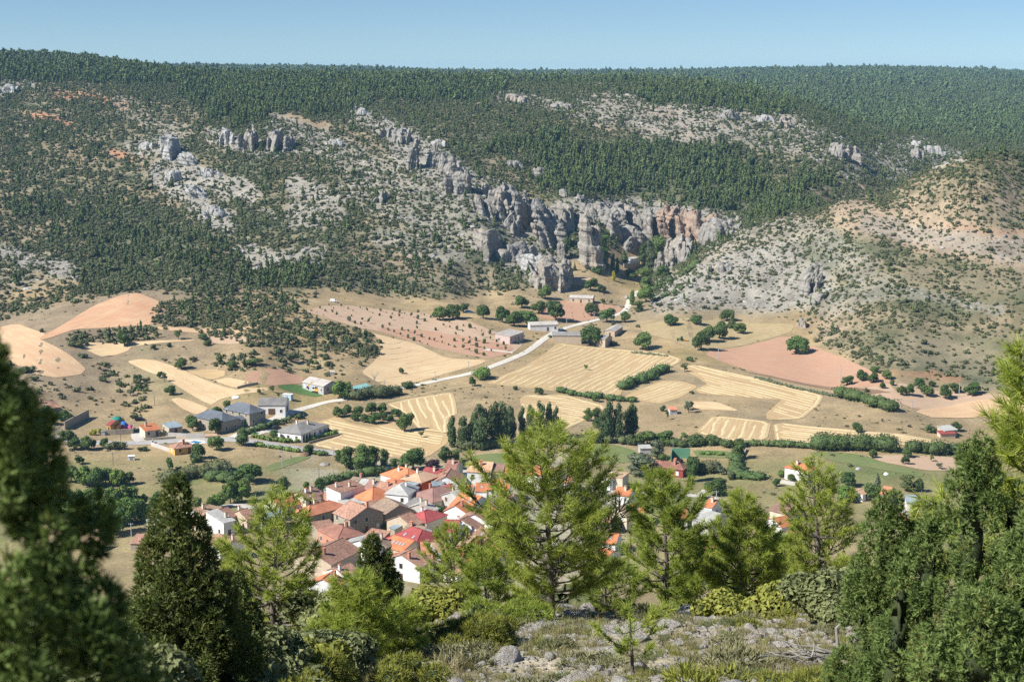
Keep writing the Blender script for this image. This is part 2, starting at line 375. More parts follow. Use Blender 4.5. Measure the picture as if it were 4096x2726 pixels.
# ------------------------------------------------------------------ land cover of the hills (kind of ground, not light)
STROKES = {
 'rock': [
  (22,.9,[(0,200),(70,190)]),(24,.9,[(305,338),(390,345)]),(30,1,[(380,330),(430,395),(500,425),(575,440)]),(30,1,[(365,400),(430,440),(480,490),(525,512)]),(26,.4,[(270,235),(420,315)]),
  (20,1,[(10,578),(80,600),(165,625)]),(40,.35,[(0,640),(120,610)]),(22,.9,[(490,315),(600,340),(690,335)]),(30,.9,[(690,430),(770,455)]),(34,.9,[(690,495),(770,490)]),(26,.9,[(560,575),(640,600),(730,585)]),(8,1,[(610,483),(665,512)]),
  (30,1,[(820,250),(880,285),(930,330)]),(48,1,[(930,335),(1000,370),(1060,425),(1150,470),(1210,530),(1280,610),(1290,665)]),(36,.75,[(640,290),(760,335),(860,390),(960,430),(1060,470),(1120,560),(1220,610)]),
  (42,.7,[(830,430),(930,480),(1050,520)]),(26,.7,[(880,545),(980,570),(1050,590)]),(16,.9,[(1145,218),(1250,232),(1340,262)]),(42,.75,[(1370,240),(1560,275),(1690,262),(1790,290)]),(36,.7,[(1500,300),(1700,300),(1900,345)]),
  (26,.9,[(1800,280),(1930,340),(1980,375)]),(36,.8,[(1990,365),(2100,350),(2190,362)]),(24,.7,[(1950,390),(2080,400)]),(28,1,[(1290,485),(1450,480),(1690,515)]),(60,1,[(1500,715),(1600,665),(1700,620),(1800,600)]),(46,1,[(1640,705),(1760,690),(1880,650)]),
  (44,.9,[(1800,640),(1880,640)]),(40,.55,[(1640,580),(1800,520),(1900,560),(1980,620)]),(30,.5,[(1900,700),(2040,660)]),(30,.35,[(2150,330),(2250,300)]),(20,.6,[(2020,300),(2160,310)]),(26,.5,[(2000,515),(2150,545),(2356,580)]),(14,.5,[(2080,670),(2200,690),(2300,720)])],
 'soil': [(48,1,[(1950,490),(2100,530),(2356,575)]),(40,.3,[(1900,470),(2100,450),(2356,470)]),(34,.4,[(2000,620),(2200,650),(2356,640)]),(40,.4,[(2100,800),(2356,850)]),(40,.45,[(100,230),(300,240),(450,290)]),
  (26,.8,[(690,430),(780,470)]),(40,.45,[(800,590),(950,620),(1100,640)]),(50,.4,[(1400,260),(1560,280),(1700,290)]),(26,.6,[(330,380),(400,470)]),(14,.9,[(625,268),(700,272),(760,300)]),(12,.8,[(640,262),(735,292)]),(26,.6,[(820,310),(890,350)]),
  (30,.6,[(1850,790),(1880,760)]),(45,.35,[(0,660),(150,690)]),(30,.5,[(540,690),(640,690)])],
 'red': [(9,.9,[(130,222),(190,214),(290,245)]),(8,.8,[(60,262),(170,285)]),(9,.9,[(250,352),(300,368)]),(12,.5,[(1480,250),(1560,275),(1580,300)]),(8,.3,[(2150,520),(2356,535)]),(10,.6,[(2050,860),(2200,870)]),(6,.6,[(470,560),(480,590)]),(14,.6,[(380,700),(450,720)])],
 'pine': [(18,1,[(0,168),(300,172),(600,178),(900,190),(1150,196)]),(40,.95,[(460,205),(640,215),(820,225)]),(26,.9,[(500,260),(640,250)]),(24,.7,[(900,210),(1100,205)]),(60,.9,[(1290,390),(1450,395),(1650,390),(1720,420)]),(26,.7,[(1150,340),(1300,330)]),
  (38,.8,[(1500,455),(1700,450)]),(22,.9,[(1480,215),(1650,225),(1800,255)]),(40,.22,[(380,560),(560,620),(720,640)]),(40,.12,[(60,480),(300,560)]),(40,.45,[(1750,470),(1900,430)])],
 'bare': [(9,1,[(625,266),(690,270),(755,298)]),(26,.8,[(150,700),(220,700)]),(40,.7,[(0,690),(140,640)]),(30,.8,[(560,690),(640,680)]),(20,1,[(760,690),(900,700),(1000,710)]),(30,.7,[(1740,690),(1860,745)]),(16,.6,[(380,330),(560,440)]),(16,.6,[(380,400),(520,510)]),(18,.5,[(580,580),(720,590)]),(30,.5,[(1500,715),(1640,650)])],
}
def seg_d(px, py, pts):
    d = np.full(px.shape, 1e9)
    for (x0, y0), (x1, y1) in zip(pts[:-1], pts[1:]):
        dx, dy = x1 - x0, y1 - y0; L = dx * dx + dy * dy + 1e-9
        t = np.clip(((px - x0) * dx + (py - y0) * dy) / L, 0, 1)
        d = np.minimum(d, np.hypot(px - x0 - t * dx, py - y0 - t * dy))
    return d
def cover(x, y, z):
    fx, fy = proj(x, y, z); fx = fx / FS; fy = fy / FS
    wx = fx + 16 * fbm2(fx / 42, fy / 26, 3, 40) + 5 * fbm2(fx / 9, fy / 6, 2, 46)
    wy = fy + 10 * fbm2(fx / 42, fy / 26, 3, 50) + 4 * fbm2(fx / 9, fy / 6, 2, 56)
    out = {}
    for kname, L in STROKES.items():
        m = np.zeros(fx.shape)
        for r, s, pts in L:
            p = np.array(pts); k = (fx > p[:, 0].min() - r * 2 - 20) & (fx < p[:, 0].max() + r * 2 + 20) & (fy > p[:, 1].min() - r * 2 - 15) & (fy < p[:, 1].max() + r * 2 + 15)
            if k.any(): m[k] = np.maximum(m[k], s * sstep(r * 1.25, r * .55, seg_d(wx[k], wy[k], pts)))
        out[kname] = m
    ridge = np.interp(fx, [1480, 1540, 1640, 1700, 1800, 1950, 2100, 2200, 2356], [730, 665, 582, 545, 500, 455, 405, 375, 355])
    out['right'] = ((fx > 1490) & (fy > ridge - 1) & (y < 1100)).astype(float)
    out['rock'] = np.where((out['right'] > .5) & (fy < 430), 0, out['rock'])
    out['far'] = sstep(1750, 2000, y)
    out['valley'] = valley_mask(fx, fy, y)
    out['near'] = sstep(420, 300, y)
    out['fx'], out['fy'] = fx, fy
    return out

def ground_colour(x, y, z):
    c = cover(x, y, z); fx, fy = c['fx'], c['fy']
    A = lambda *v: np.array(v)[None, :]
    n1 = fbm2(x / 45, y / 60, 4, 71)[:, None]; nb = fbm2(x / 9, y / 13, 3, 77)[:, None]
    scrub = A(.135, .135, .07) * (1 + .35 * nb) + A(.05, .02, 0) * n1
    soil = A(.33, .255, .18) * (1 + .35 * nb); red = A(.43, .22, .13) * (1 + .2 * nb)
    rock = A(.30, .28, .24) * (1 + .35 * nb + .2 * n1); dry = A(.33, .25, .14) * (1 + .30 * nb) + A(.05, .02, -.01) * n1
    green = A(.14, .17, .06) * (1 + .2 * nb); forest = A(.075, .09, .045) * (1 + .2 * nb)
    g = lambda m: m[:, None]
    col = scrub + (soil - scrub) * np.clip(.26 + .5 * n1 + .35 * nb, 0, .75)
    mx = np.clip(.42 + .9 * n1 + .25 * nb - .35 * sstep(520, 400, fy)[:, None] - .25 * sstep(600, 700, fy)[:, None] * sstep(1900, 2000, fx)[:, None], .05, .9); hillsoil = soil * mx + scrub * (1 - mx)
    col = col + (hillsoil - col) * g(c['right']) * .8
    col = col + (soil - col) * g(c['soil'])
    col = col + (red - col) * g(c['red'])
    col = col + (rock - col) * g(np.clip(c['rock'], 0, 1))
    col = col + (dry * .9 - col) * g(c['bare']) * (.9 - .9 * g(np.clip(c['rock'] * 1.2, 0, 1)))
    col = col + (forest - col) * g(np.clip(c['pine'] * (1 - c['rock']), 0, 1)) * .8
    col = col + (forest - col) * g(c['far'] * (1 - .8 * c['rock']))
    # worked valley: dry grass with greener low ground near the stream
    low = sstep(1030, 1080, fy) * sstep(1700, 1000, fy) * .75 + .45 * sstep(985, 1040, fy) * sstep(1900, 2356, fx)
    gm = np.clip(low * (.5 + 1.3 * n1[:, 0] + .5 * nb[:, 0]), 0, .8) + np.clip(.8 * (n1[:, 0] - .28), 0, .3)
    lft = sstep(700, 300, fx) * sstep(1000, 850, fy)
    vcol = dry + (A(.24, .19, .13) * (1 + .3 * nb + .25 * n1) - dry) * g(lft) * .8
    vcol = vcol + (green - vcol) * g(np.clip(gm, 0, 1))
    lane = A(.42, .385, .33)                      # beaten village ground
    vill = sstep(1050, 1085, fy + .12 * np.abs(fx - 1050)) * sstep(560, 800, fx) * sstep(1520, 1300, fx) * sstep(1420, 1330, fy)
    vcol = vcol + (lane - vcol) * g(vill * np.clip(.5 + 1.5 * nb[:, 0] + n1[:, 0], 0, 1)) * .6
    col = col + (vcol - col) * g(c['valley'])
    slope = A(.20, .18, .10) * (1 + .3 * nb)
    col = col + (slope - col) * g(c['near'])
    nn = np.clip(sstep(70, 50, y), 0, 1)
    stone = A(.42, .37, .29) * (1 + .2 * fbm2(x / .7, y / .7, 3, 5)[:, None]); grs = A(.19, .17, .085)
    mix = np.clip(.5 + 1.4 * fbm2(x / 2.4, y / 1.6, 3, 83), 0, 1)[:, None]
    col = col + (stone + (grs - stone) * mix - col) * nn[:, None]
    return np.clip(col, .01, .9), c

_nr, _nc = GZ.shape
_V = np.stack([GX, GY, GZ], -1).reshape(-1, 3)
_i = (np.arange(_nr - 1)[:, None] * _nc + np.arange(_nc - 1)[None]).ravel()
_Fq = np.stack([_i, _i + 1, _i + _nc + 1, _i + _nc], 1)
gm_, gnt, gb = new_mat('ground_soil')
_at = gnt.nodes.new('ShaderNodeAttribute'); _at.attribute_name = 'soil_kind'
_pv = vec_of(gnt, 'Position')
_t1 = noise_node(gnt, .9, 6, _pv, .7); _t2 = noise_node(gnt, .11, 5, _pv, .65)
_r1 = ramp(gnt, _t1.outputs['Fac'], [(.28, (.62, .62, .60)), (.72, (1.34, 1.32, 1.28))])
_r2 = ramp(gnt, _t2.outputs['Fac'], [(.3, (.84, .85, .86)), (.7, (1.15, 1.14, 1.12))])
_c = mixc(gnt, _at.outputs['Color'], _r1.outputs[0], 1.0, 'MULTIPLY'); _c = mixc(gnt, _c, _r2.outputs[0], 1.0, 'MULTIPLY')
gnt.links.new(_c, gb.inputs['Base Color']); bump(gnt, gb, _t1.outputs['Fac'], .6, .5); gb.inputs['Roughness'].default_value = .95
me = mesh_np('terrain', _V, _Fq, gm_, smooth=True)
_col, _cv = ground_colour(_V[:, 0], _V[:, 1], _V[:, 2])
ca = me.color_attributes.new('soil_kind', 'FLOAT_COLOR', 'POINT')
ca.data.foreach_set('color', np.c_[_col, np.ones(len(_col))].astype(np.float32).ravel())
terrain = obj('terrain', me); tag(terrain, 'dry valley floor and scrubby limestone hills', kind='structure')

# ------------------------------------------------------------------ air
hm = bpy.data.materials.new('haze_air'); hm.use_nodes = True
hm.node_tree.nodes.clear()
_ho = hm.node_tree.nodes.new('ShaderNodeOutputMaterial'); _hv = hm.node_tree.nodes.new('ShaderNodeVolumePrincipled')
_hv.inputs['Color'].default_value = (.34, .64, 1.0, 1); _hv.inputs['Density'].default_value = HAZE_DENSITY = .00005
hm.node_tree.links.new(_hv.outputs[0], _ho.inputs['Volume'])
if HAZE_DENSITY > 0:
    hz = MB().box(-4200, 4200, -70, 7900, float(GZ.min()) - 1.0, float(max(GZ.max(), 160)) + 14).build('haze', hm)
    tag(hz, 'thin blue summer haze over the valley', kind='stuff')

# ------------------------------------------------------------------ vegetation forms
def leaf_mat(name, ca, cb, vary=.18, scale=1.2, rough=.75, trans=0.0):
    m = mat_noise(name, ca, cb, scale, rough, vary=vary, detail=3)
    if trans:
        nt = m.node_tree; b = nt.nodes['Principled BSDF']; o = nt.nodes['Material Output']
        tr = nt.nodes.new('ShaderNodeBsdfTranslucent'); mx = nt.nodes.new('ShaderNodeMixShader'); mx.inputs[0].default_value = trans
        nt.links.new(b.inputs['Base Color'].links[0].from_socket, tr.inputs['Color'])
        nt.links.new(b.outputs[0], mx.inputs[1]); nt.links.new(tr.outputs[0], mx.inputs[2]); nt.links.new(mx.outputs[0], o.inputs['Surface'])
    return m
M_SHRUB = leaf_mat('juniper_scrub_leaf', (.068, .084, .033), (.125, .142, .06), .35)
M_SCRUB2 = leaf_mat('olive_scrub_leaf', (.085, .088, .04), (.13, .128, .06), .25)
M_PINE = leaf_mat('hill_pine_needle', (.075, .112, .035), (.145, .188, .062), .3)
M_FARPINE = leaf_mat('far_pine_needle', (.068, .102, .038), (.13, .172, .062), .28)
M_WALNUT = leaf_mat('walnut_leaf', (.068, .118, .03), (.14, .205, .058), .25, trans=.25)
M_POPLAR = leaf_mat('poplar_leaf', (.065, .105, .038), (.13, .18, .07), .22, trans=.25)
M_LIME = leaf_mat('pale_green_leaf', (.10, .17, .035), (.19, .28, .06), .12, trans=.2)
M_YELLOW = leaf_mat('yellow_leaf', (.33, .32, .04), (.48, .45, .07), .1, trans=.2)
M_OLIVE = leaf_mat('grey_green_leaf', (.10, .125, .07), (.165, .19, .105), .1, trans=.1)
M_PURPLE = leaf_mat('purple_plum_leaf', (.035, .018, .025), (.07, .03, .045), .1)
M_HEDGE = leaf_mat('bramble_leaf', (.055, .09, .028), (.105, .155, .048), .2, trans=.15)
M_BARK = mat_noise('bark', (.07, .055, .04), (.16, .13, .10), 6, bmp=.5, bdist=.03, stretch=(1, 1, .25))
M_DEADWOOD = mat_noise('grey_dead_wood', (.20, .185, .165), (.36, .34, .31), 8, bmp=.4, bdist=.01)

def ico(sub):
    bm = bmesh.new(); bmesh.ops.create_icosphere(bm, subdivisions=sub, radius=1.0)
    V = np.array([v.co[:] for v in bm.verts]); Fc = np.array([[v.index for v in f.verts] for f in bm.faces]); bm.free(); return V, Fc
ICO = {k: ico(k) for k in (1, 2, 3, 4, 5)}
def unit(v): return v / (np.linalg.norm(v, axis=-1, keepdims=True) + 1e-9)
def leaf_quads(P, N, size, rng, jit=.55, aspect=.6):
    """one pointed leaf cluster (2 triangles) per point, facing roughly along N"""
    n = len(P); N = unit(N + rng.normal(0, jit, (n, 3)))
    a = unit(np.cross(N, unit(rng.normal(0, 1, (n, 3))))); b = np.cross(N, a)
    s = (np.asarray(size) * rng.uniform(.65, 1.35, n))[:, None]
    up = N * s * .18
    V = np.stack([P + a * s, P + b * s * aspect + up, P - a * s, P - b * s * aspect + up], 1).reshape(-1, 3)
    return V, np.arange(4 * n).reshape(n, 4)
def lobes_points(lobes, n, rng, inner=.25):
    """points on the skin of a union of ellipsoids (c, r)"""
    C = np.array([l[0] for l in lobes], float); Rr = np.array([l[1] for l in lobes], float)
    w = (Rr[:, 0] * Rr[:, 1] + Rr[:, 1] * Rr[:, 2] + Rr[:, 0] * Rr[:, 2]); w = w / w.sum()
    k = rng.choice(len(C), n * 2, p=w); d = unit(rng.normal(0, 1, (n * 2, 3)))
    rr = 1 - inner * rng.random(n * 2) ** 2
    P = C[k] + d * Rr[k] * rr[:, None]
    ins = np.zeros(n * 2, bool)
    for j in range(len(C)):
        ins |= ((((P - C[j]) / Rr[j]) ** 2).sum(1) < .62) & (k != j)
    P, d, k = P[~ins][:n], (d / Rr[k])[~ins][:n], k[~ins][:n]
    return P, unit(d)
def tri(q):  # quads -> tris
    return np.r_[q[:, [0, 1, 2]], q[:, [0, 2, 3]]]
def core(lobes, f=.78, sub=1, rng=None):  # solid ellipsoids added inside the leaves to block light
    V0, F0 = ICO[sub]; Vs, Fs_ = [], []
    for c, r in lobes:
        Vs.append(np.array(c) + V0 * np.array(r) * f * (1 if rng is None else rng.uniform(.85, 1.12, (len(V0), 1)))); Fs_.append(F0 + len(V0) * (len(Vs) - 1))
    return np.concatenate(Vs), np.concatenate(Fs_)
def foliage(name, lobes, n, size, mat, rng, f=.8, jit=.55, sub=1, aspect=.6, inner=.25, trunk=None, trunk_mat=None):
    P, N = lobes_points(lobes, n, rng, inner); V, Q = leaf_quads(P, N, size, rng, jit, aspect)
    T = tri(Q)
    if f > 0:
        Vc, Fc = core(lobes, f, sub, rng); T = np.r_[T, Fc + len(V)]; V = np.r_[V, Vc]
    nt_ = len(T)
    if trunk is not None:
        mb = MB(); mb.tube(trunk[0], trunk[1], 5); me2 = mb.mesh('t', None); me2.calc_loop_triangles()
        tv = np.array([v.co[:] for v in me2.vertices]); tf = np.array([t.vertices[:] for t in me2.loop_triangles])
        bpy.data.meshes.remove(me2)
        T = np.r_[T, tf + len(V)]; V = np.r_[V, tv]
    me = mesh_np(name, V, T, mat)
    if trunk is not None:
        me.materials.append(trunk_mat or M_BARK)
        mi = np.zeros(len(T), np.int32); mi[nt_:] = 1; me.polygons.foreach_set('material_index', mi)
    return me
def bush_lobes(rng, n=4, flat=.75):
    return [((rng.normal(0, .38), rng.normal(0, .38), .42 + rng.uniform(-.1, .25)), (rng.uniform(.45, .7),) * 2 + (rng.uniform(.4, .62) * flat / .75,)) for _ in range(n)]
def pine_lobes(rng, h=8.0, r=2.2):
    L = []
    for k in range(9):
        f = .2 + .75 * k / 8; rr = r * (1.02 - f) ** .55 * (1.0 if f > .25 else .85)
        a = rng.uniform(0, 6.28); off = rr * .33
        L.append(((math.cos(a) * off, math.sin(a) * off, h * f), (rr * rng.uniform(.6, .85), rr * rng.uniform(.6, .85), h * .1 * rng.uniform(.9, 1.3))))
    return L
rg = np.random.default_rng(5)
SHRUB_MESH = [foliage('shrub', bush_lobes(rg, 4), 46, .27, M_SHRUB, rg, .86) for _ in range(6)]
SCRUB_MESH = [foliage('low_scrub', bush_lobes(rg, 3, .5), 26, .26, M_SCRUB2, rg, .85) for _ in range(3)]
PINE_MESH = [foliage('hill_pine', pine_lobes(rg, 8, rg.uniform(1.9, 2.6)), 150, .62, M_PINE, rg, .8, trunk=([(0, 0, -.6), (0, 0, 5)], [.16, .08])) for _ in range(5)]
FARPINE_MESH = [foliage('far_pine', [((0, 0, 4.6), (2.3, 2.3, 2.0)), ((.6, .4, 6.4), (1.6, 1.5, 1.6)), ((-.7, -.3, 3.2), (2.2, 2.2, 1.8))], 34, 1.15, M_FARPINE, rg, .88) for _ in range(5)]
# ------------------------------------------------------------------ plants of the hills
def scatter_points(y0, y1, per_m2, rng, tmax=.385):
    """random ground points between two distances"""
    area = tmax * ((y1 + APEX) ** 2 - (y0 + APEX) ** 2); n = int(area * per_m2)
    y = np.sqrt(rng.random(n) * ((y1 + APEX) ** 2 - (y0 + APEX) ** 2) + (y0 + APEX) ** 2) - APEX
    t = rng.uniform(-tmax, tmax, n); x = t * (y + APEX)
    return x, y, zt(x, y)
def instancer(name, protos, P, scale, rot, idx, mat, label):
    """one object of kind stuff: a mass of plants nobody could count"""
    pc = bpy.data.collections.new(name + '_forms')
    for k, m in enumerate(protos):
        pc.objects.link(bpy.data.objects.new('%s_form.%03d' % (name, k), m))
    me = bpy.data.meshes.new(name); me.vertices.add(len(P)); me.vertices.foreach_set('co', np.asarray(P, np.float32).ravel())
    for an, ty, dat in (('sc', 'FLOAT_VECTOR', scale), ('ro', 'FLOAT', rot), ('ix', 'INT', idx)):
        a = me.attributes.new(an, ty, 'POINT'); a.data.foreach_set('vector' if ty == 'FLOAT_VECTOR' else 'value', np.asarray(dat, np.int32 if ty == 'INT' else np.float32).ravel())
    me.materials.append(mat)
    o = obj(name, me); tag(o, label, kind='stuff')
    g = bpy.data.node_groups.new(name, 'GeometryNodeTree')
    g.interface.new_socket('Geometry', in_out='INPUT', socket_type='NodeSocketGeometry'); g.interface.new_socket('Geometry', in_out='OUTPUT', socket_type='NodeSocketGeometry')
    gi = g.nodes.new('NodeGroupInput'); go = g.nodes.new('NodeGroupOutput'); ip = g.nodes.new('GeometryNodeInstanceOnPoints'); ci = g.nodes.new('GeometryNodeCollectionInfo')
    ci.inputs['Collection'].default_value = pc; ci.inputs['Separate Children'].default_value = True; ci.inputs['Reset Children'].default_value = True
    def at(n, ty):
        a = g.nodes.new('GeometryNodeInputNamedAttribute'); a.data_type = ty; a.inputs[0].default_value = n
        return next(s for s in a.outputs if s.enabled and s.name == 'Attribute')
    cx = g.nodes.new('ShaderNodeCombineXYZ')
    L = g.links.new
    L(at('ro', 'FLOAT'), cx.inputs[2]); L(gi.outputs[0], ip.inputs['Points']); L(ci.outputs[0], ip.inputs['Instance'])
    ip.inputs['Pick Instance'].default_value = True
    L(at('ix', 'INT'), ip.inputs['Instance Index']); L(cx.outputs[0], ip.inputs['Rotation']); L(at('sc', 'FLOAT_VECTOR'), ip.inputs['Scale'])
    L(ip.outputs[0], go.inputs[0])
    mod = o.modifiers.new('plants', 'NODES'); mod.node_group = g
    return o
FIELD_PX = []   # filled by the fields: photo polygons kept clear of scrub
def in_poly(px, py, poly):
    p = np.asarray(poly); ins = np.zeros(px.shape, bool); j = len(p) - 1
    for i in range(len(p)):
        xi, yi, xj, yj = p[i, 0], p[i, 1], p[j, 0], p[j, 1]
        ins ^= ((yi > py) != (yj > py)) & (px < (xj - xi) * (py - yi) / (yj - yi + 1e-12) + xi); j = i
    return ins
KEEP = {}
def plant_hills():
    rng = np.random.default_rng(23)
    x, y, z = scatter_points(560, 1950, .30, rng)
    c = cover(x, y, z); fx, fy = c['fx'], c['fy']
    clump = fbm2(x / 14, y / 18, 3, 91); big = fbm2(x / 70, y / 90, 2, 95)
    dens = .66 + .55 * clump + .35 * big
    dens = np.where(c['right'] > .5, (.46 + .5 * clump + .35 * big + .3 * sstep(520, 400, fy)), dens)
    dens *= 1 - np.where(c['right'] > .5, .38, .62) * c['rock']; dens *= 1 - .55 * c['soil']; dens *= 1 - .6 * c['red']; dens *= 1 - .85 * c['bare']
    dens = np.maximum(dens, .07 * (1 - c['bare']))
    dens *= 1 - c['valley']
    dens *= sstep(1990, 1800, y)
    for poly in FIELD_PX: dens[in_poly(fx * FS, fy * FS, poly)] = 0
    # knoll of scrub among the left fields
    for r, s, pts in KNOLLS: dens = np.maximum(dens, s * (.75 + .5 * clump) * sstep(r * 1.2, r * .7, seg_d(fx + 8 * clump, fy + 6 * big, pts)))
    keep = (rng.random(len(x)) < dens) & ~hidden(x, y, z) & (fx > -120) & (fx < 2480)
    x, y, z, fx, fy = x[keep], y[keep], z[keep], fx[keep], fy[keep]
    pine = c['pine'][keep]; right = c['right'][keep]; rock = c['rock'][keep]; cl = clump[keep]
    u = rng.random(len(x))
    ispine = u < np.clip(.035 + .36 * pine, 0, .5) * (1 - right * .85)
    low = (~ispine) & (rng.random(len(x)) < np.where(right > .5, .6, .42))
    s = rng.lognormal(0, .28, len(x)) * np.where(ispine, .62 + .2 * pine, np.where(low, .85, 1.28))
    s *= np.where(right > .5, .9, 1.0)
    P = np.c_[x, y, z - .1]; rot = rng.uniform(0, 6.28, len(x))
    size_px = np.where(ispine, 8, 1.9) * s / y
    seen = (fx > 0) & (fx < 2356) & ~hidden(x, y, z, .5)
    def split(mask, n):
        ids = np.where(mask & seen)[0]; top = ids[np.argsort(-size_px[ids])][:n]
        rest = mask.copy(); rest[top] = False
        return top, np.where(rest)[0]
    for nm, mask, protos, mat, grp, lab, lab_stuff, cat in (
        ('shrub', (~ispine) & (~low), SHRUB_MESH, M_SHRUB, 'scattered junipers on the hillsides', None, 'dense mass of dark juniper scrub over the far hillsides', 'shrub'),
        ('hill_pine', ispine, PINE_MESH, M_PINE, 'pines standing among the hill scrub', None, 'pine wood covering the upper hillsides', 'pine tree')):
        top, rest = split(mask, 295)
        for i in top:
            big = ('tall' if nm == 'hill_pine' else 'large') if s[i] > np.median(s[top]) else 'small'
            g = grp; lab = '%s %s %s' % (big, 'green pine' if nm == 'hill_pine' else 'dark juniper bush', place(P[i][0], P[i][1], P[i][2], HILL_MARKS))
            o = bpy.data.objects.new(nm, protos[int(u[i] * 997) % len(protos)]); COL.objects.link(o)
            o.location = P[i]; o.rotation_euler.z = rot[i]; o.scale = (s[i], s[i], s[i] * (1 + .25 * (u[i] - .5)))
            tag(o, lab, cat, g)
        instancer(nm + '_mass', protos, P[rest], np.c_[s[rest], s[rest], s[rest] * rng.uniform(.8, 1.2, len(rest))], rot[rest], rng.integers(0, len(protos), len(rest)), mat, lab_stuff)
    k = np.where(low)[0]
    instancer('low_scrub', SCRUB_MESH, P[k], np.c_[s[k], s[k], s[k]], rot[k], rng.integers(0, 3, len(k)), M_SCRUB2, 'low olive coloured scrub between the bushes')
    # weeds and small bushes of the dry pastures
    X, Y, Zz = scatter_points(440, 1050, .05, rng); cc = cover(X, Y, Zz); cl = fbm2(X / 22, Y / 30, 3, 131); dn = cc['valley'] * np.clip(.18 + 1.1 * cl, 0, 1)
    for poly in FIELD_PX: dn[in_poly(cc['fx'] * FS, cc['fy'] * FS, poly)] = 0
    for hx, hy, hr in HOUSES: dn[np.hypot(X - hx, Y - hy) < hr * .75] = 0
    kp = rng.random(len(X)) < dn; n_ = kp.sum(); sw = rng.lognormal(-.7, .45, n_)
    instancer('weeds', SCRUB_MESH, np.c_[X[kp], Y[kp], Zz[kp] - .1], np.c_[sw, sw, sw * .8], rng.uniform(0, 6.28, n_), rng.integers(0, 3, n_), M_SCRUB2, 'weeds and thistles dotted over the dry pastures')
    # woods of the plateau
    xs = []
    for a, b, d, sc in ((1500, 2050, 1 / 25., .66), (2050, 3000, 1 / 27., .74), (3000, 5350, 1 / 62., 1.0)):
        X, Y, Zz = scatter_points(a, b, d, rng, .375)
        cc = cover(X, Y, Zz); cl = fbm2(X / 60, Y / 90, 3, 61)
        dn = np.where(Y < 1950, cc['pine'] * 1.0, 1.0); dn = np.maximum(dn, cc['far']) * (1 - .85 * cc['rock']) * np.clip(.82 + .75 * cl + .4 * fbm2(X / 260, Y / 420, 2, 63), .15, 1) * (1 - cc['right'])
        kp = (rng.random(len(X)) < dn) & ~hidden(X, Y, Zz, 7)
        xs.append(np.c_[X[kp], Y[kp], Zz[kp] - .5, sc * rng.lognormal(0, .27, kp.sum())])
    Q = np.concatenate(xs)
    instancer('plateau_forest', FARPINE_MESH, Q[:, :3], np.c_[Q[:, 3], Q[:, 3], Q[:, 3] * rng.uniform(.8, 1.25, len(Q))], rng.uniform(0, 6.28, len(Q)), rng.integers(0, 5, len(Q)), M_FARPINE, 'unbroken pine forest covering the plateau to the skyline')
    print('SCATTER', len(x), ispine.sum(), low.sum(), len(Q))
KNOLLS = [(34, .7, [(470, 730), (600, 770), (720, 770), (840, 800)]), (30, .75, [(380, 725), (520, 715), (640, 705)]), (16, .6, [(170, 775), (250, 770), (350, 765)]), (18, .45, [(500, 835), (580, 835)]), (26, .25, [(640, 830), (780, 850)]),
          (14, .35, [(240, 850), (330, 900)]), (40, .12, [(60, 900), (300, 930)]), (30, .35, [(540, 660), (700, 670)]), (26, .3, [(640, 720), (700, 740)])]
# ------------------------------------------------------------------ fields and roads, laid on the ground
def straw_mat(name, ca, cb, cc, along=.05, across=1.1, rough=.95):
    m, nt, b = new_mat(name); v = vec_of(nt, 'Object')
    t = noise_node(nt, 1.0, 4, v, .6, (along, across, 1)); t2 = noise_node(nt, .06, 4, v, .6); t3 = noise_node(nt, 1.6, 4, v, .7)
    r = ramp(nt, t.outputs['Fac'], [(.32, ca), (.66, cb)]); r2 = ramp(nt, t2.outputs['Fac'], [(.35, (0, 0, 0)), (.7, (.75, .75, .75))])
    c = mixc(nt, r.outputs[0], cc, r2.outputs[0]); r3 = ramp(nt, t3.outputs['Fac'], [(.3, (.82, .82, .82)), (.7, (1.16, 1.15, 1.13))])
    c = mixc(nt, c, r3.outputs[0], 1.0, 'MULTIPLY'); nt.links.new(c, b.inputs['Base Color']); b.inputs['Roughness'].default_value = rough
    bump(nt, b, t3.outputs['Fac'], .5, .15); return m
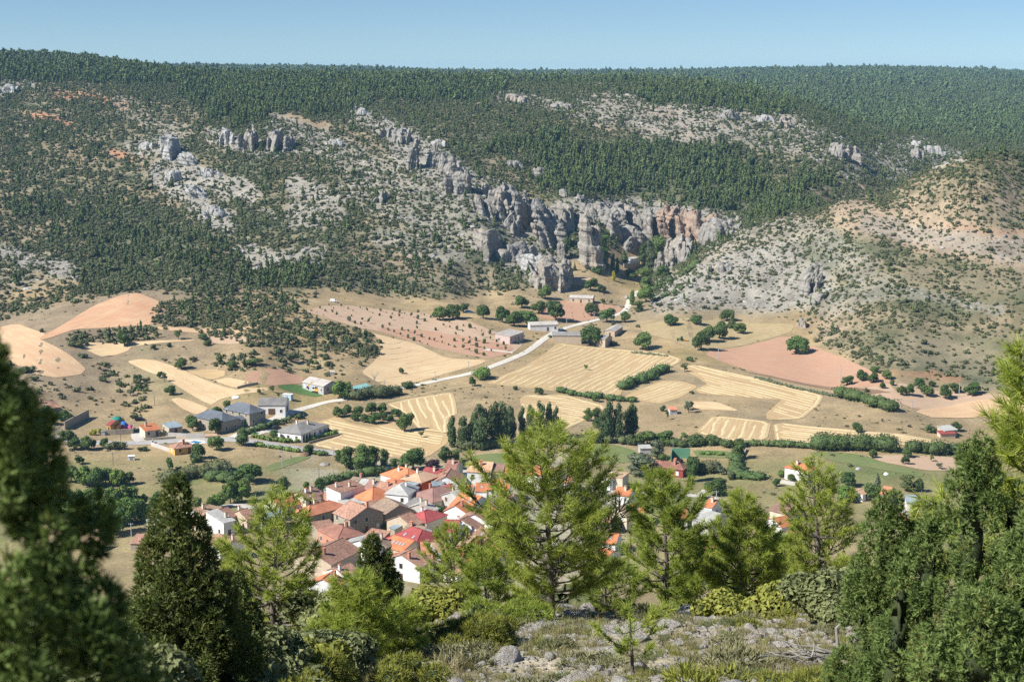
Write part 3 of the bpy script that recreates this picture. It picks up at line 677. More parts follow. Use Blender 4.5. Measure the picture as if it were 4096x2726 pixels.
FM = dict(
 straw=straw_mat('stubble', (.385, .27, .14), (.54, .405, .215), (.45, .315, .165), .03, .8),
 pale=straw_mat('pale_stubble', (.52, .385, .22), (.64, .50, .30), (.50, .34, .19)),
 ochre=straw_mat('ochre_stubble', (.48, .335, .195), (.60, .44, .265), (.53, .315, .19), .04, .5),
 orange=straw_mat('orange_stubble', (.47, .29, .165), (.58, .40, .25), (.49, .255, .145), .05, .4),
 red=straw_mat('red_ploughland', (.40, .225, .145), (.47, .285, .19), (.42, .27, .175), .08, .7),
 brown=straw_mat('brown_ploughland', (.19, .115, .075), (.27, .17, .11), (.23, .145, .095), .05, .8),
 pink=straw_mat('pink_soil', (.42, .28, .19), (.50, .36, .25), (.44, .33, .22), .1, .5),
 tan=straw_mat('dry_grass', (.33, .25, .135), (.44, .345, .20), (.30, .25, .12), .3, .5),
 brush=straw_mat('trampled_grass', (.24, .195, .12), (.33, .265, .165), (.29, .20, .13), .3, .5),
 green=straw_mat('green_grass', (.10, .15, .045), (.17, .215, .075), (.20, .20, .09), .3, .5),
 lawn=straw_mat('mown_lawn', (.05, .12, .03), (.085, .17, .045), (.10, .17, .05), .4, .5),
 road=straw_mat('white_gravel', (.56, .52, .45), (.68, .64, .56), (.52, .48, .41), .3, .6),
 asphalt=straw_mat('worn_asphalt', (.34, .33, .31), (.41, .395, .375), (.37, .36, .335), .2, .5),
 lane=straw_mat('concrete_lane', (.42, .40, .365), (.52, .50, .455), (.46, .43, .39), .3, .5),
 row=straw_mat('straw_swath', (.53, .42, .235), (.68, .56, .345), (.53, .41, .225), .5, .9))
def densify(P, step):
    out = []
    for a, b in zip(P, P[1:] + P[:1]):
        n = max(1, int(math.dist(a, b) / step))
        out += [(a[0] + (b[0] - a[0]) * k / n, a[1] + (b[1] - a[1]) * k / n) for k in range(n)]
    return out
def chaikin(P, closed=True, it=2, w=.25):
    for _ in range(it):
        Q = []
        rng_ = range(len(P)) if closed else range(len(P) - 1)
        if not closed: Q.append(P[0])
        for i in rng_:
            a, b = P[i], P[(i + 1) % len(P)]
            Q.append((a[0] * (1 - w) + b[0] * w, a[1] * (1 - w) + b[1] * w)); Q.append((a[0] * w + b[0] * (1 - w), a[1] * w + b[1] * (1 - w)))
        if not closed: Q.append(P[-1])
        P = Q
    return P
WPOLY = {}
def world_poly(pts): return [tuple(ground(x, y)[:2]) for x, y in pts]
def sheet_mesh(name, W, mat, lift, ang, step=6.0):
    """a sheet draped on the ground inside the world outline W; its local x axis runs along ang"""
    B = densify(W, 3.5)
    P = np.array(W); cx, cy = P.mean(0)
    gx, gy = np.meshgrid(np.arange(P[:, 0].min(), P[:, 0].max(), step), np.arange(P[:, 1].min(), P[:, 1].max(), step))
    gx = gx.ravel() + RNG.uniform(-1, 1, gx.size); gy = gy.ravel() + RNG.uniform(-1, 1, gy.size)
    k = in_poly(gx, gy, P); I = list(zip(gx[k], gy[k]))
    vs = [Vector(p) for p in B] + [Vector(p) for p in I]
    r = delaunay_2d_cdt(vs, [], [list(range(len(B)))], 1, 1e-4)
    V = np.array([v[:] for v in r[0]]); Fc = [f for f in r[2] if len(f) == 3]
    zz = zt(V[:, 0], V[:, 1]) + lift
    ca, sa = math.cos(ang), math.sin(ang); dx, dy = V[:, 0] - cx, V[:, 1] - cy; z0 = float(zt(np.array([cx]), np.array([cy]))[0])
    L = np.c_[dx * ca + dy * sa, -dx * sa + dy * ca, zz - z0]
    me = mesh_np(name, L, np.array(Fc), mat, True)
    bm = bmesh.new(); bm.from_mesh(me); bmesh.ops.recalc_face_normals(bm, faces=bm.faces[:])
    if sum(f.normal.z for f in bm.faces) < 0: bmesh.ops.reverse_faces(bm, faces=bm.faces[:])
    bm.to_mesh(me); bm.free()
    return me, (cx, cy, z0)
def inset_hit(x, y, P, m):
    return in_poly(x, y, P) & in_poly(x + m, y, P) & in_poly(x - m, y, P) & in_poly(x, y + m, P) & in_poly(x, y - m, P)
def field(name, label, pts, mat, lift=.10, along=None, rows=None, smooth=1, clear=True, headland=True, rowmat=None, cut=.0, seed=1):
    pts = chaikin(pts, True, smooth, .12 if smooth < 2 else .25) if smooth else pts
    if clear: FIELD_PX.append(pts)
    W = world_poly(pts); ang = 0.0
    if along:
        a, b = ground(*along[0]), ground(*along[1]); ang = math.atan2(b.y - a.y, b.x - a.x)
    me, o3 = sheet_mesh(name, W, FM[mat], lift, ang)
    o = obj(name, me, None, o3, ang); tag(o, label, kind='structure'); WPOLY[name + label] = W
    if rows:
        P = np.array(W); d = np.array([math.cos(ang), math.sin(ang)]); nrm = np.array([-d[1], d[0]]); c = P.mean(0)
        s = (P - c) @ nrm; t = (P - c) @ d; rr = np.random.default_rng(seed)
        segs = []
        k = s.min() + rows * .6
        while k < s.max() - rows * .4:
            tt = np.arange(t.min(), t.max(), 2.2)
            wob = (.9 * fbm2(tt / 34, k * .02 + 0 * tt, 2, 31 + seed) + .35 * fbm2(tt / 9, k * .4 + 0 * tt, 2, 37 + seed)) * rows * .5
            X = c[0] + d[0] * tt + nrm[0] * (k + wob); Y = c[1] + d[1] * tt + nrm[1] * (k + wob)
            ok = inset_hit(X, Y, P, 1.6) & (fbm2(X / 16, Y / 16 + k, 2, 57 + seed) > -.36)
            i = 0
            while i < len(ok):
                if ok[i]:
                    j = i
                    while j < len(ok) and ok[j]: j += 1
                    if j - i > 4: segs.append((X[i:j], Y[i:j]))
                    i = j
                else: i += 1
            k += rows * rr.uniform(.85, 1.15)
        if headland:       # swaths that follow the edge of the field
            Q = np.array(densify(W, 2.5))
            for m in (rows * .38,):
                X, Y = Q[:, 0], Q[:, 1]; cc = Q.mean(0)
                tg = np.roll(Q, -1, 0) - np.roll(Q, 1, 0); tg /= np.linalg.norm(tg, axis=1, keepdims=True) + 1e-9
                area = np.sum(X * np.roll(Y, -1) - np.roll(X, -1) * Y)
                nn = np.c_[-tg[:, 1], tg[:, 0]] * (1 if area > 0 else -1)
                E = Q + nn * m; ok = in_poly(E[:, 0], E[:, 1], P)
                i = 0
                while i < len(E):
                    if ok[i]:
                        j = i
                        while j < len(E) and ok[j] and j - i < 60: j += 1
                        if j - i > 6 and rr.random() < .6: segs.append((E[i:j, 0], E[i:j, 1]))
                        i = j
                    else: i += 1
        for X, Y in segs: straw_row(X, Y, o, o3, ang, lift, rr, rowmat or FM['row'])
    return o
def straw_row(X, Y, par, o3, ang, lift, rr, mat, half=.72, hh=.16):
    n = len(X); tx = np.gradient(X); ty = np.gradient(Y); L = np.hypot(tx, ty) + 1e-9; nx, ny = -ty / L, tx / L
    w = half * (1 + .5 * fbm2(X / 3.1, Y / 3.1, 2, 7)) ; w[0] *= .5; w[-1] *= .5
    h = hh * (1 + .6 * fbm2(X / 2.3, Y / 2.3, 2, 8)); z = zt(X, Y) + lift
    V = []
    for k, (f, g) in enumerate(((-1, -.02), (-.45, .9), (.4, 1.0), (1, -.02))): V.append(np.c_[X + nx * w * f, Y + ny * w * f, z + h * g])
    V = np.stack(V, 1).reshape(-1, 3)
    ca, sa = math.cos(ang), math.sin(ang); dx, dy = V[:, 0] - o3[0], V[:, 1] - o3[1]
    V = np.c_[dx * ca + dy * sa, -dx * sa + dy * ca, V[:, 2] - o3[2]]
    q = [(i * 4 + k, i * 4 + k + 1, i * 4 + 5 + k, i * 4 + 4 + k) for i in range(n - 1) for k in range(3)]
    return obj('straw_row', mesh_np('straw_row', V, q, mat), par)
def road(name, label, pts, width, mat, lift=.2, smooth=2, wob=.12):
    P = chaikin([tuple(ground(x, y)[:2]) for x, y in pts], False, smooth)
    D = [P[0]]
    for p in P[1:]:
        n = max(1, int(math.dist(D[-1], p) / 3)); a = D[-1]
        D += [(a[0] + (p[0] - a[0]) * k / n, a[1] + (p[1] - a[1]) * k / n) for k in range(1, n + 1)]
    D = np.array(D); tg = np.gradient(D, axis=0); tg /= np.linalg.norm(tg, axis=1, keepdims=True) + 1e-9; nn = np.c_[-tg[:, 1], tg[:, 0]]
    cols = np.linspace(-.5, .5, 4); V = []
    for c in cols:
        e = D + nn * (c * width * (1 + wob * fbm2(D[:, 0] / 6 + c * 9, D[:, 1] / 6, 2, 4)))[:, None]
        V.append(np.c_[e, zt(e[:, 0], e[:, 1]) + lift - (.10 if abs(c) > .4 else 0)])
    V = np.stack(V, 1); o3 = V.mean((0, 1)); V = (V - o3).reshape(-1, 3)
    q = [(i * 4 + k, i * 4 + 4 + k, i * 4 + 5 + k, i * 4 + k + 1) for i in range(len(D) - 1) for k in range(3)]
    o = obj(name, mesh_np(name, V, q, FM[mat], True), None, tuple(o3)); return tag(o, label, kind='structure')
def S(sh, *pts): return [sh(x, y) for x, y in pts]

# left hillside fields
field('field', 'ochre stubble field curving round the foot of the hill', S(C5, (-60,885),(90,850),(170,848),(260,885),(390,930),(340,975),(420,1010),(600,1110),(740,1230),(690,1278),(480,1305),(330,1280),(130,1190),(-60,1120)), 'ochre', along=S(C5, (100,950), (600,1250)))
field('field', 'orange tinted field on the rise below the scrub', S(C5, (385,935),(560,840),(800,690),(1030,602),(1180,580),(1290,622),(1430,680),(1390,750),(1300,855),(900,880),(640,890),(430,965),(335,985)), 'orange', .16, along=S(C5, (450,920), (1250,650)))
field('field', 'thin stubble strip running along the scrub bank', S(C5, (1290,872),(1420,868),(2050,880),(2310,845),(2310,865),(2040,922),(1500,905),(1330,890)), 'ochre', smooth=0, along=S(C5, (1300,880), (2000,900)))
field('field', 'small round ended stubble field with a single tree', S(C5, (700,1000),(1060,1008),(1640,978),(1690,985),(1130,1035),(1095,1075),(1000,1110),(860,1125),(710,1050)), 'pale', along=S(C5, (720,1040), (1500,990)))
field('field', 'long stubble field sloping down to the slate roofed mansion', S(C5, (1085,1165),(1200,1145),(1330,1155),(1500,1210),(1990,1410),(2290,1385),(2300,1420),(1900,1480),(1800,1545),(1380,1290),(1250,1250)), 'pale', along=S(C5, (1150,1180), (1850,1480)), rows=7, rowmat=FM['pale'], headland=False)
field('field', 'rounded stubble terrace beside the long sloping field', S(C5, (1590,1250),(1800,1230),(1930,1245),(1925,1290),(1810,1325)), 'straw', along=S(C5, (1600,1260), (1900,1260)))
field('field', 'stubble terrace above the low stone bank', S(C5, (1830,1330),(1950,1302),(2150,1345),(2010,1395)), 'pale', along=S(C5, (1850,1330), (2100,1350)))
field('field', 'stubble field left of the slate roofed mansion', S(L2, (-61,322),(30,298),(180,330),(450,440),(400,480),(290,530),(100,450)), 'pale', along=S(L2, (0,320), (300,500)))
field('field', 'red ploughed plot behind the barns', S(C6, (-50,1290),(0,1255),(260,1225),(460,1305),(440,1355),(180,1375),(-30,1340)), 'red', along=S(C6, (0,1280), (400,1330)))
field('field', 'bare pinkish mound among the scrub', S(C5, (1780,960),(1950,905),(2050,930),(2150,990),(2050,1020),(1830,1015)), 'pink', smooth=2)
field('field', 'tan plot with one young tree under the scrub bank', S(C6, (310,1180),(640,1130),(665,1205),(560,1240),(340,1225)), 'tan')
field('field', 'straw field between the knoll and the white road', S(C6, (930,890),(1100,935),(1440,1020),(1690,1140),(2040,1155),(1960,1195),(1500,1320),(1250,1390),(1140,1370),(950,1260),(1060,1170),(1125,1080),(1095,960)), 'pale', along=S(C6, (1180,1330), (1900,1170)), rows=9, rowmat=FM['pale'], headland=False)
orch = field('field', 'red soil orchard planted with rows of young trees', S(C6, (470,735),(620,690),(850,685),(1540,760),(1900,830),(2060,900),(2290,975),(2340,1020),(2260,1090),(2050,1145),(1800,1100),(1440,1010),(1100,905),(930,880),(680,800)), 'pink', along=S(C6, (900,700), (2100,1100)))
field('field', 'redder lower half of the young orchard', S(C6, (1080,880),(1500,900),(1900,960),(2250,1040),(2240,1095),(2050,1138),(1800,1095),(1440,1005),(1110,905)), 'red', .18, along=S(C6, (900,700), (2100,1100)), clear=False)
# valley floor
field('field', 'big straw striped field in the middle of the valley', S(C7, (490,1010),(700,1035),(1000,1060),(1400,1095),(1555,1145),(1540,1175),(1450,1215),(1250,1290),(1060,1390),(1030,1455),(870,1460),(480,1420),(200,1390),(-130,1355),(-60,1320),(200,1215),(380,1100)), 'straw', along=S(C7, (270,1370), (900,1090)), rows=3.7, seed=2)
field('field', 'wedge shaped straw field below the bramble hedge', S(C7, (1050,1465),(1380,1330),(1560,1335),(1700,1380),(1560,1470),(1370,1530),(1180,1500)), 'straw', along=S(C7, (1100,1480), (1500,1350)), rows=3.5, seed=3)
field('field', 'long straw striped field running off to the right', S(F, (1560,845),(1600,838),(1700,860),(1850,895),(1895,910),(1885,930),(1845,963),(1765,965),(1762,950),(1800,918),(1760,918),(1610,905),(1600,895),(1628,883),(1605,868)), 'straw', along=S(F, (1610,850), (1880,915)), rows=3.6, seed=4)
field('field', 'short stubble strip beside the tin garden hut', S(F, (1585,922),(1650,924),(1705,945),(1600,941)), 'pale', along=S(F, (1590,930), (1690,940)), rows=4.5, headland=False)
field('field', 'straw field behind the poplars', S(F, (1195,908),(1300,908),(1400,935),(1350,965),(1290,992),(1205,985)), 'straw', along=S(F, (1200,925), (1380,945)), rows=3.6, seed=5)
field('field', 'straw field with broad swaths beyond the brook', S(F, (1600,995),(1640,955),(1775,970),(1765,1010),(1690,1014)), 'straw', along=S(R1, (700,100), (760,-20)), rows=4.2, seed=6)
field('field', 'straw strip along the hedge at the edge of the valley', S(F, (1778,970),(1960,988),(2195,1018),(2190,1028),(2060,1022),(1890,1020),(1785,1018)), 'straw', along=S(F, (1790,985), (2100,1018)), rows=3.7, seed=7)
field('field', 'straw field in front of the grey roofed bungalow', S(M3, (80,120),(200,85),(260,120),(390,145),(520,115),(560,160),(640,160),(800,180),(800,225),(690,305),(540,310),(200,272),(60,240),(225,185)), 'straw', along=S(M3, (120,140), (640,250)), rows=3.5, seed=8)
field('field', 'straw field with curving swaths left of the poplars', S(M3, (460,20),(600,-10),(820,-45),(838,0),(850,75),(800,95),(800,178),(640,158),(600,110),(540,55)), 'straw', .14, along=S(M3, (760,90), (700,-20)), rows=3.7, seed=9)
field('field', 'red field with a single walnut at the foot of the spur', S(F, (1610,810),(1820,770),(1880,800),(2000,850),(2060,875),(2010,890),(1890,892),(1720,852)), 'red', along=S(F, (1650,820), (1950,880)))
field('field', 'dark brown ploughed strip beside the red field', S(F, (1690,850),(1890,888),(2060,902),(1985,908),(1850,885)), 'brown', .17, along=S(F, (1690,850), (1980,905)))
field('field', 'pinkish bare field with round walnut trees', S(F, (1985,893),(2060,878),(2200,905),(2375,905),(2375,915),(2230,925),(2120,945),(2000,908)), 'pink', .13, along=S(F, (2000,900), (2300,915)))
field('field', 'pale tan field under the far right slope', S(F, (2100,945),(2230,922),(2375,905),(2375,948),(2150,962)), 'ochre', .19, along=S(F, (2110,945), (2370,920)))
field('field', 'dry meadow at the foot of the grey scree', S(F, (1470,745),(1640,735),(1830,745),(1818,766),(1610,808),(1560,788),(1480,765)), 'tan')
field('field', 'red plot of seedlings beside the sheep shed', S(C7, (350,690),(560,642),(1020,690),(1060,740),(840,795),(640,835),(330,790)), 'red')
field('field', 'brown fenced plot with small fruit trees', S(R2, (690,312),(1690,335),(1690,470),(1330,475),(850,380)), 'pink')
field('field', 'green meadow beside the white house', S(R2, (0,275),(500,285),(700,320),(860,390),(1300,490),(1290,560),(900,470),(400,390)), 'green', smooth=2, clear=False)
field('lawn', 'green lawn in front of the excavator shed', S(L2, (1330,150),(1500,120),(1720,130),(1850,205),(1990,240),(1960,295),(1700,262)), 'lawn', smooth=2)
field('field', 'green kitchen garden strip on the dry slope', S(L2, (1220,1235),(1300,1195),(1650,1085),(1850,1095),(1600,1190),(1290,1295)), 'green')
field('field', 'green vegetable plot behind the ball court', S(R1, (560,330),(1080,345),(1080,440),(640,430)), 'green')
field('field', 'green plot around the ball court', S(M2, (600,215),(760,195),(900,235),(860,280),(700,290)), 'green', smooth=2)
field('field', 'green rough grass below the poplars', S(M3, (880,320),(1000,280),(1340,290),(1330,345),(900,350)), 'green', smooth=2)
# roads
road('road', 'asphalt road crossing below the stone houses', S(L1, (150,755),(550,812),(820,852),(1300,908),(1700,912),(2050,905)) + S(L2, (100,868),(400,866),(640,850),(1030,892),(1500,955),(2000,1022),(2300,1060)), 6.2, 'asphalt')
road('road', 'white gravel road winding through the fields to the gorge', S(L2, (760,835),(930,760),(1150,680),(1400,560),(1700,450),(2000,360)) + S(C6, (860,1490),(1250,1402),(1600,1330),(1900,1270),(2080,1210),(2356,1100)) + S(C7, (330,1010),(430,935),(520,890),(700,840),(850,805),(990,770),(1065,742),(1100,690),(1110,640),(1170,580),(1195,560)), 4.0, 'road', .24)
road('path', 'short drive to the grey roofed bungalow', S(L2, (1010,825),(1150,770),(1330,730)), 3.2, 'road', .22)
road('path', 'pale dirt track along the edge of the straw field', S(C6, (1060,1520),(1450,1450),(1890,1365),(2100,1372),(2356,1380)), 2.4, 'tan', .16)
road('path', 'white chalky turning place in the orchard', S(C6, (2010,1060),(2100,1075),(2250,1088)), 5, 'road', .22, wob=.5)
road('path', 'drive between the orange garage and the road', S(L1, (1840,780),(1830,830),(1900,890)), 4.5, 'lane', .22)
road('street', 'concrete street behind the village', S(K3, (520,612),(700,575),(860,555),(1050,610)), 4, 'lane', .15)
road('street', 'pale street beside the white tower', S(K8, (880,330),(1050,310),(1300,350),(1480,395),(1880,380),(2000,430)), 5, 'lane', .15)
road('street', 'narrow street below the tall tiled house', S(K5, (1150,60),(1200,200),(1230,380),(1330,420),(2100,430)), 4, 'lane', .15)
road('street', 'street at the lower edge of the village', S(R1, (500,930),(760,960),(1000,1010)), 4, 'lane', .15)
# ------------------------------------------------------------------ houses
def roof_tile(name, stops, sx=2.2, sy=.9):
    m, nt, b = new_mat(name); v = vec_of(nt, 'Object')
    t = noise_node(nt, 1.0, 3, v, .75, (sx, sy, sx)); t2 = noise_node(nt, .25, 3, v); r = ramp(nt, t.outputs['Fac'], stops)
    r2 = ramp(nt, t2.outputs['Fac'], [(.3, (.78, .77, .76)), (.7, (1.18, 1.17, 1.15))]); c = mixc(nt, r.outputs[0], r2.outputs[0], 1.0, 'MULTIPLY')
    oi = nt.nodes.new('ShaderNodeObjectInfo'); h = nt.nodes.new('ShaderNodeHueSaturation'); mr = nt.nodes.new('ShaderNodeMapRange'); mr.inputs[3].default_value = .85; mr.inputs[4].default_value = 1.14
    nt.links.new(oi.outputs['Random'], mr.inputs[0]); nt.links.new(mr.outputs[0], h.inputs['Value']); nt.links.new(c, h.inputs['Color'])
    nt.links.new(h.outputs[0], b.inputs['Base Color']); bump(nt, b, t.outputs['Fac'], .5, .12); return m
RM = dict(
 old=roof_tile('old_clay_tile', [(.28, (.17, .095, .07)), (.45, (.30, .165, .115)), (.6, (.42, .25, .18)), (.75, (.56, .42, .32))], 2.6, 1.4),
 brownold=roof_tile('weathered_clay_tile', [(.3, (.15, .11, .085)), (.5, (.25, .185, .135)), (.7, (.40, .31, .23))], 2.6, 1.4),
 mottled=roof_tile('mixed_clay_tile', [(.3, (.42, .17, .08)), (.5, (.52, .30, .18)), (.68, (.62, .47, .34))], 2.4, .6),
 orange=roof_tile('new_orange_tile', [(.3, (.46, .155, .07)), (.7, (.58, .225, .11))], 3, .5),
 salmon=roof_tile('salmon_tile', [(.3, (.54, .21, .12)), (.7, (.63, .27, .16))], 3, .5),
 red=roof_tile('crimson_sheet', [(.3, (.29, .06, .06)), (.7, (.37, .09, .085))], 2, .3),
 brown=roof_tile('brown_sheet', [(.3, (.26, .15, .125)), (.7, (.32, .19, .16))], 2, .3),
 maroon=roof_tile('maroon_tile', [(.3, (.24, .115, .085)), (.7, (.31, .155, .115))], 2, .4),
 tanroof=roof_tile('tan_tile', [(.3, (.42, .26, .16)), (.7, (.55, .38, .26))], 2.4, 1),
 grey=roof_tile('fibre_cement_sheet', [(.3, (.33, .33, .31)), (.7, (.44, .44, .42))], 1.2, .25),
 warm=roof_tile('stained_cement_sheet', [(.3, (.36, .335, .30)), (.7, (.47, .44, .40))], 1.2, .25),
 dark=roof_tile('dark_cement_sheet', [(.3, (.20, .195, .185)), (.7, (.28, .27, .255))], 1.2, .25),
 slate=roof_tile('blue_slate', [(.3, (.115, .135, .16)), (.7, (.17, .19, .22))], 2, .8),
 blue=roof_tile('blue_grey_sheet', [(.3, (.22, .28, .32)), (.7, (.30, .36, .40))], 1.5, .3),
 teal=roof_tile('teal_sheet', [(.3, (.16, .33, .33)), (.7, (.23, .42, .41))], 1.5, .3))
WM = dict(
 white=mat_noise('whitewash', (.70, .69, .67), (.84, .83, .81), .8), cream=mat_noise('cream_render', (.55, .48, .36), (.66, .585, .45), .8), stone=mat_noise('rubble_stone', (.25, .215, .165), (.43, .375, .29), 2.2, bmp=.6, bdist=.1),
 brick=mat_noise('raw_brick', (.42, .20, .135), (.52, .27, .19), 1.5), grey=mat_noise('grey_render', (.38, .38, .385), (.47, .47, .475), .6), orange=mat_noise('orange_paint', (.44, .13, .045), (.50, .16, .06), .5),
 tan=mat_noise('tan_render', (.46, .37, .27), (.56, .465, .35), .8), red=mat_noise('dark_red_paint', (.25, .05, .045), (.31, .07, .06), .6), yellow=mat_noise('ochre_paint', (.55, .33, .09), (.62, .39, .12), .5),
 concrete=mat_noise('bare_concrete', (.42, .40, .37), (.53, .51, .48), .5), pink=mat_noise('pink_render', (.50, .40, .36), (.58, .47, .42), .6))
M_PANE = mat_noise('window_glass', (.02, .025, .03), (.05, .055, .06), .5, rough=.15)
M_FRAME = mat_noise('pale_window_surround', (.62, .59, .52), (.72, .69, .62), 1)
M_WOOD = mat_noise('brown_woodwork', (.10, .055, .035), (.17, .095, .06), 2)
M_SHUT = mat_noise('white_shutter', (.68, .68, .66), (.76, .76, .74), 1)
M_METAL = mat_noise('grey_metal', (.28, .29, .30), (.38, .39, .40), 1, rough=.5)
_wf = MB().box(-.62, .62, -.09, .02, -.12, .0).box(-.62, .62, -.09, .02, 1.35, 1.47).box(-.62, -.5, -.09, .02, 0, 1.35).box(.5, .62, -.09, .02, 0, 1.35).mesh('window', M_FRAME)
_wp = MB().box(-.497, .497, -.05, .0, .003, 1.347).mesh('pane', M_PANE)
_wps = MB().box(-.497, .497, -.05, .0, .003, 1.347).mesh('shutter', M_SHUT)
_wpw = MB().box(-.497, .497, -.05, .0, .003, 1.347).mesh('shutter', M_WOOD)
_dr = MB().box(-.55, .55, -.06, .02, 0, 2.2).mesh('door', M_WOOD)
_gr = MB().box(-1.5, 1.5, -.06, .02, 0, 2.7).mesh('garage_door', M_WOOD)
def chim_mesh(nm, wall, cap, w=.42, h=1.5):
    mb = MB().box(-w, w, -w * .8, w * .8, -1.2, h); a = mb.mesh(nm, wall)
    return a, MB().box(-w - .12, w + .12, -w - .02, w + .02, h + .18, h + .3).box(-w + .06, w - .06, -w * .5, w * .5, h, h + .18).mesh('chimney_cap', cap)
CHIM = [chim_mesh('chimney', WM['brick'], RM['salmon']), chim_mesh('chimney', WM['cream'], RM['old']), chim_mesh('chimney', WM['white'], RM['orange'], .36, 1.3)]
_sky = MB().box(-.4, .4, -.6, .6, 0, .10).mesh('skylight', M_METAL); _skyp = MB().box(-.32, .32, -.52, .52, .10, .125).mesh('pane', M_PANE)
HOUSES = []
HR = random.Random(3)
def opening(par, me, pane, x, y, z, rz, nm='window', sc=1.0):
    o = bpy.data.objects.new(nm, me); link(o, par); o.location = (x, y, z); o.rotation_euler.z = rz; o.scale = (sc, 1, sc)
    if pane is not None: link(bpy.data.objects.new('pane' if pane is _wp else 'shutter', pane), o)
    return o
def house(name, label, A, B, depth, h, r, kind, roof, wall, cat='house', win=True, chim=1, over=.32, sky=0, group=None, frame=True, door=True, garage=False, ext=0.0, away=False, hipf=.5, wmat=None):
    a, b = at_height(*A, h + r), at_height(*B, h + r)
    m = (a + b) / 2; L = (b - a).xy.length; ang = math.atan2(b.y - a.y, b.x - a.x); m.z = Z(m.x, m.y)
    ux, uy = Vector((math.cos(ang), math.sin(ang), 0)), Vector((-math.sin(ang), math.cos(ang), 0))
    if kind == 'shed':                                   # A-B is the high edge; the sheet falls towards -y
        if (uy.y < 0) != away: ang += math.pi; ux, uy = -ux, -uy
        m = m - uy * depth / 2
    t = empty(name, (m.x, m.y, m.z), ang, label, cat, group); HOUSES.append((m.x, m.y, max(L, depth)))
    D2 = depth / 2; hl = L / 2 + ext
    if kind == 'hip': hl = L / 2 + depth * hipf
    W = WM[wall]; Rf = RM[roof]; o = over; s = r / D2
    mb = MB(); rb = MB()
    if kind == 'gable':
        mb.prism([(-D2, -2.5), (D2, -2.5), (D2, h), (0, h + r - .02), (-D2, h)], 'x', -hl + o * .8, hl - o * .8)
        for sg in (-1, 1): rb.slab([(-hl, 0, h + r + .16), (hl, 0, h + r + .16), (hl, sg * (D2 + o), h - s * o + .16), (-hl, sg * (D2 + o), h - s * o + .16)], .14)
    elif kind == 'hip':
        mb.box(-hl, hl, -D2, D2, -2.5, h); e = h - s * o + .14; x1, y1 = hl + o, D2 + o; zr = h + r + .14; rl = L / 2
        rb.add([(-rl, 0, zr), (rl, 0, zr), (x1, -y1, e), (x1, y1, e), (-x1, y1, e), (-x1, -y1, e), (x1, -y1, e - .15), (x1, y1, e - .15), (-x1, y1, e - .15), (-x1, -y1, e - .15)],
               [(0, 5, 2, 1), (1, 2, 3), (1, 3, 4, 0), (0, 4, 5), (5, 9, 6, 2), (2, 6, 7, 3), (3, 7, 8, 4), (4, 8, 9, 5), (9, 8, 7, 6)])
    elif kind == 'shed':
        mb.prism([(-D2, -2.5), (D2, -2.5), (D2, h + r), (-D2, h)], 'x', -hl + o * .6, hl - o * .6); k = r / depth
        rb.slab([(-hl, D2 + o, h + r + k * o + .15), (hl, D2 + o, h + r + k * o + .15), (hl, -D2 - o, h - k * o + .15), (-hl, -D2 - o, h - k * o + .15)], .13)
    else:
        mb.box(-hl, hl, -D2, D2, -2.5, h); rb.box(-hl - .15, hl + .15, -D2 - .15, D2 + .15, h + .004, h + .28)
    mb.build('wall', W, t); ro = rb.build('roof', Rf, t)
    if kind in ('gable', 'hip') and roof in ('old', 'orange', 'mottled', 'brownold', 'salmon', 'maroon', 'brown', 'tanroof', 'red'):
        xr = hl if kind == 'gable' else L / 2
        MB().tube([(-xr, 0, h + r + .16), (xr, 0, h + r + .16)], .14, 6).build('ridge_cap', Rf, ro)
        if kind == 'hip':
            for sx in (-1, 1):
                for sy in (-1, 1): MB().tube([(sx * L / 2, 0, zr), (sx * x1, sy * y1, e)], .12, 5).build('hip_cap', Rf, ro)
    rnd = HR.random
    for k in range(chim):
        cm, cc = CHIM[int(rnd() * 3)]; cx = (rnd() - .5) * 1.5 * min(hl, L / 2); cy = -(D2 * .35) * (1 if rnd() < .6 else -1)
        zc = h + r * (1 - abs(cy) / D2) if kind in ('gable', 'hip') else (h + r * (cy + D2) / depth if kind == 'shed' else h + .3)
        c = bpy.data.objects.new('chimney', cm); link(c, ro); c.location = (cx, cy, zc + .2)
        # the cap is a second piece of the chimney, one level down would be too deep: part of the roof
        k2 = bpy.data.objects.new('chimney_cap', cc); link(k2, ro); k2.location = (cx, cy, zc + .2)
    tocam = Vector((-m.x, -m.y, 0)).normalized()
    for k in range(sky):
        sy = -1 if (-uy).dot(tocam) > 0 else 1
        cx = -hl * .55 + (k + .5) * 1.2 * hl / sky; cy = sy * D2 * .5; q = bpy.data.objects.new('skylight', _sky); link(q, ro)
        q.location = (cx, cy, h + r * .5 + .17 if kind != 'shed' else h + r * .25 + .17); q.rotation_euler = (-sy * math.atan2(r, D2) if kind != 'shed' else math.atan2(r, depth), 0, 0)
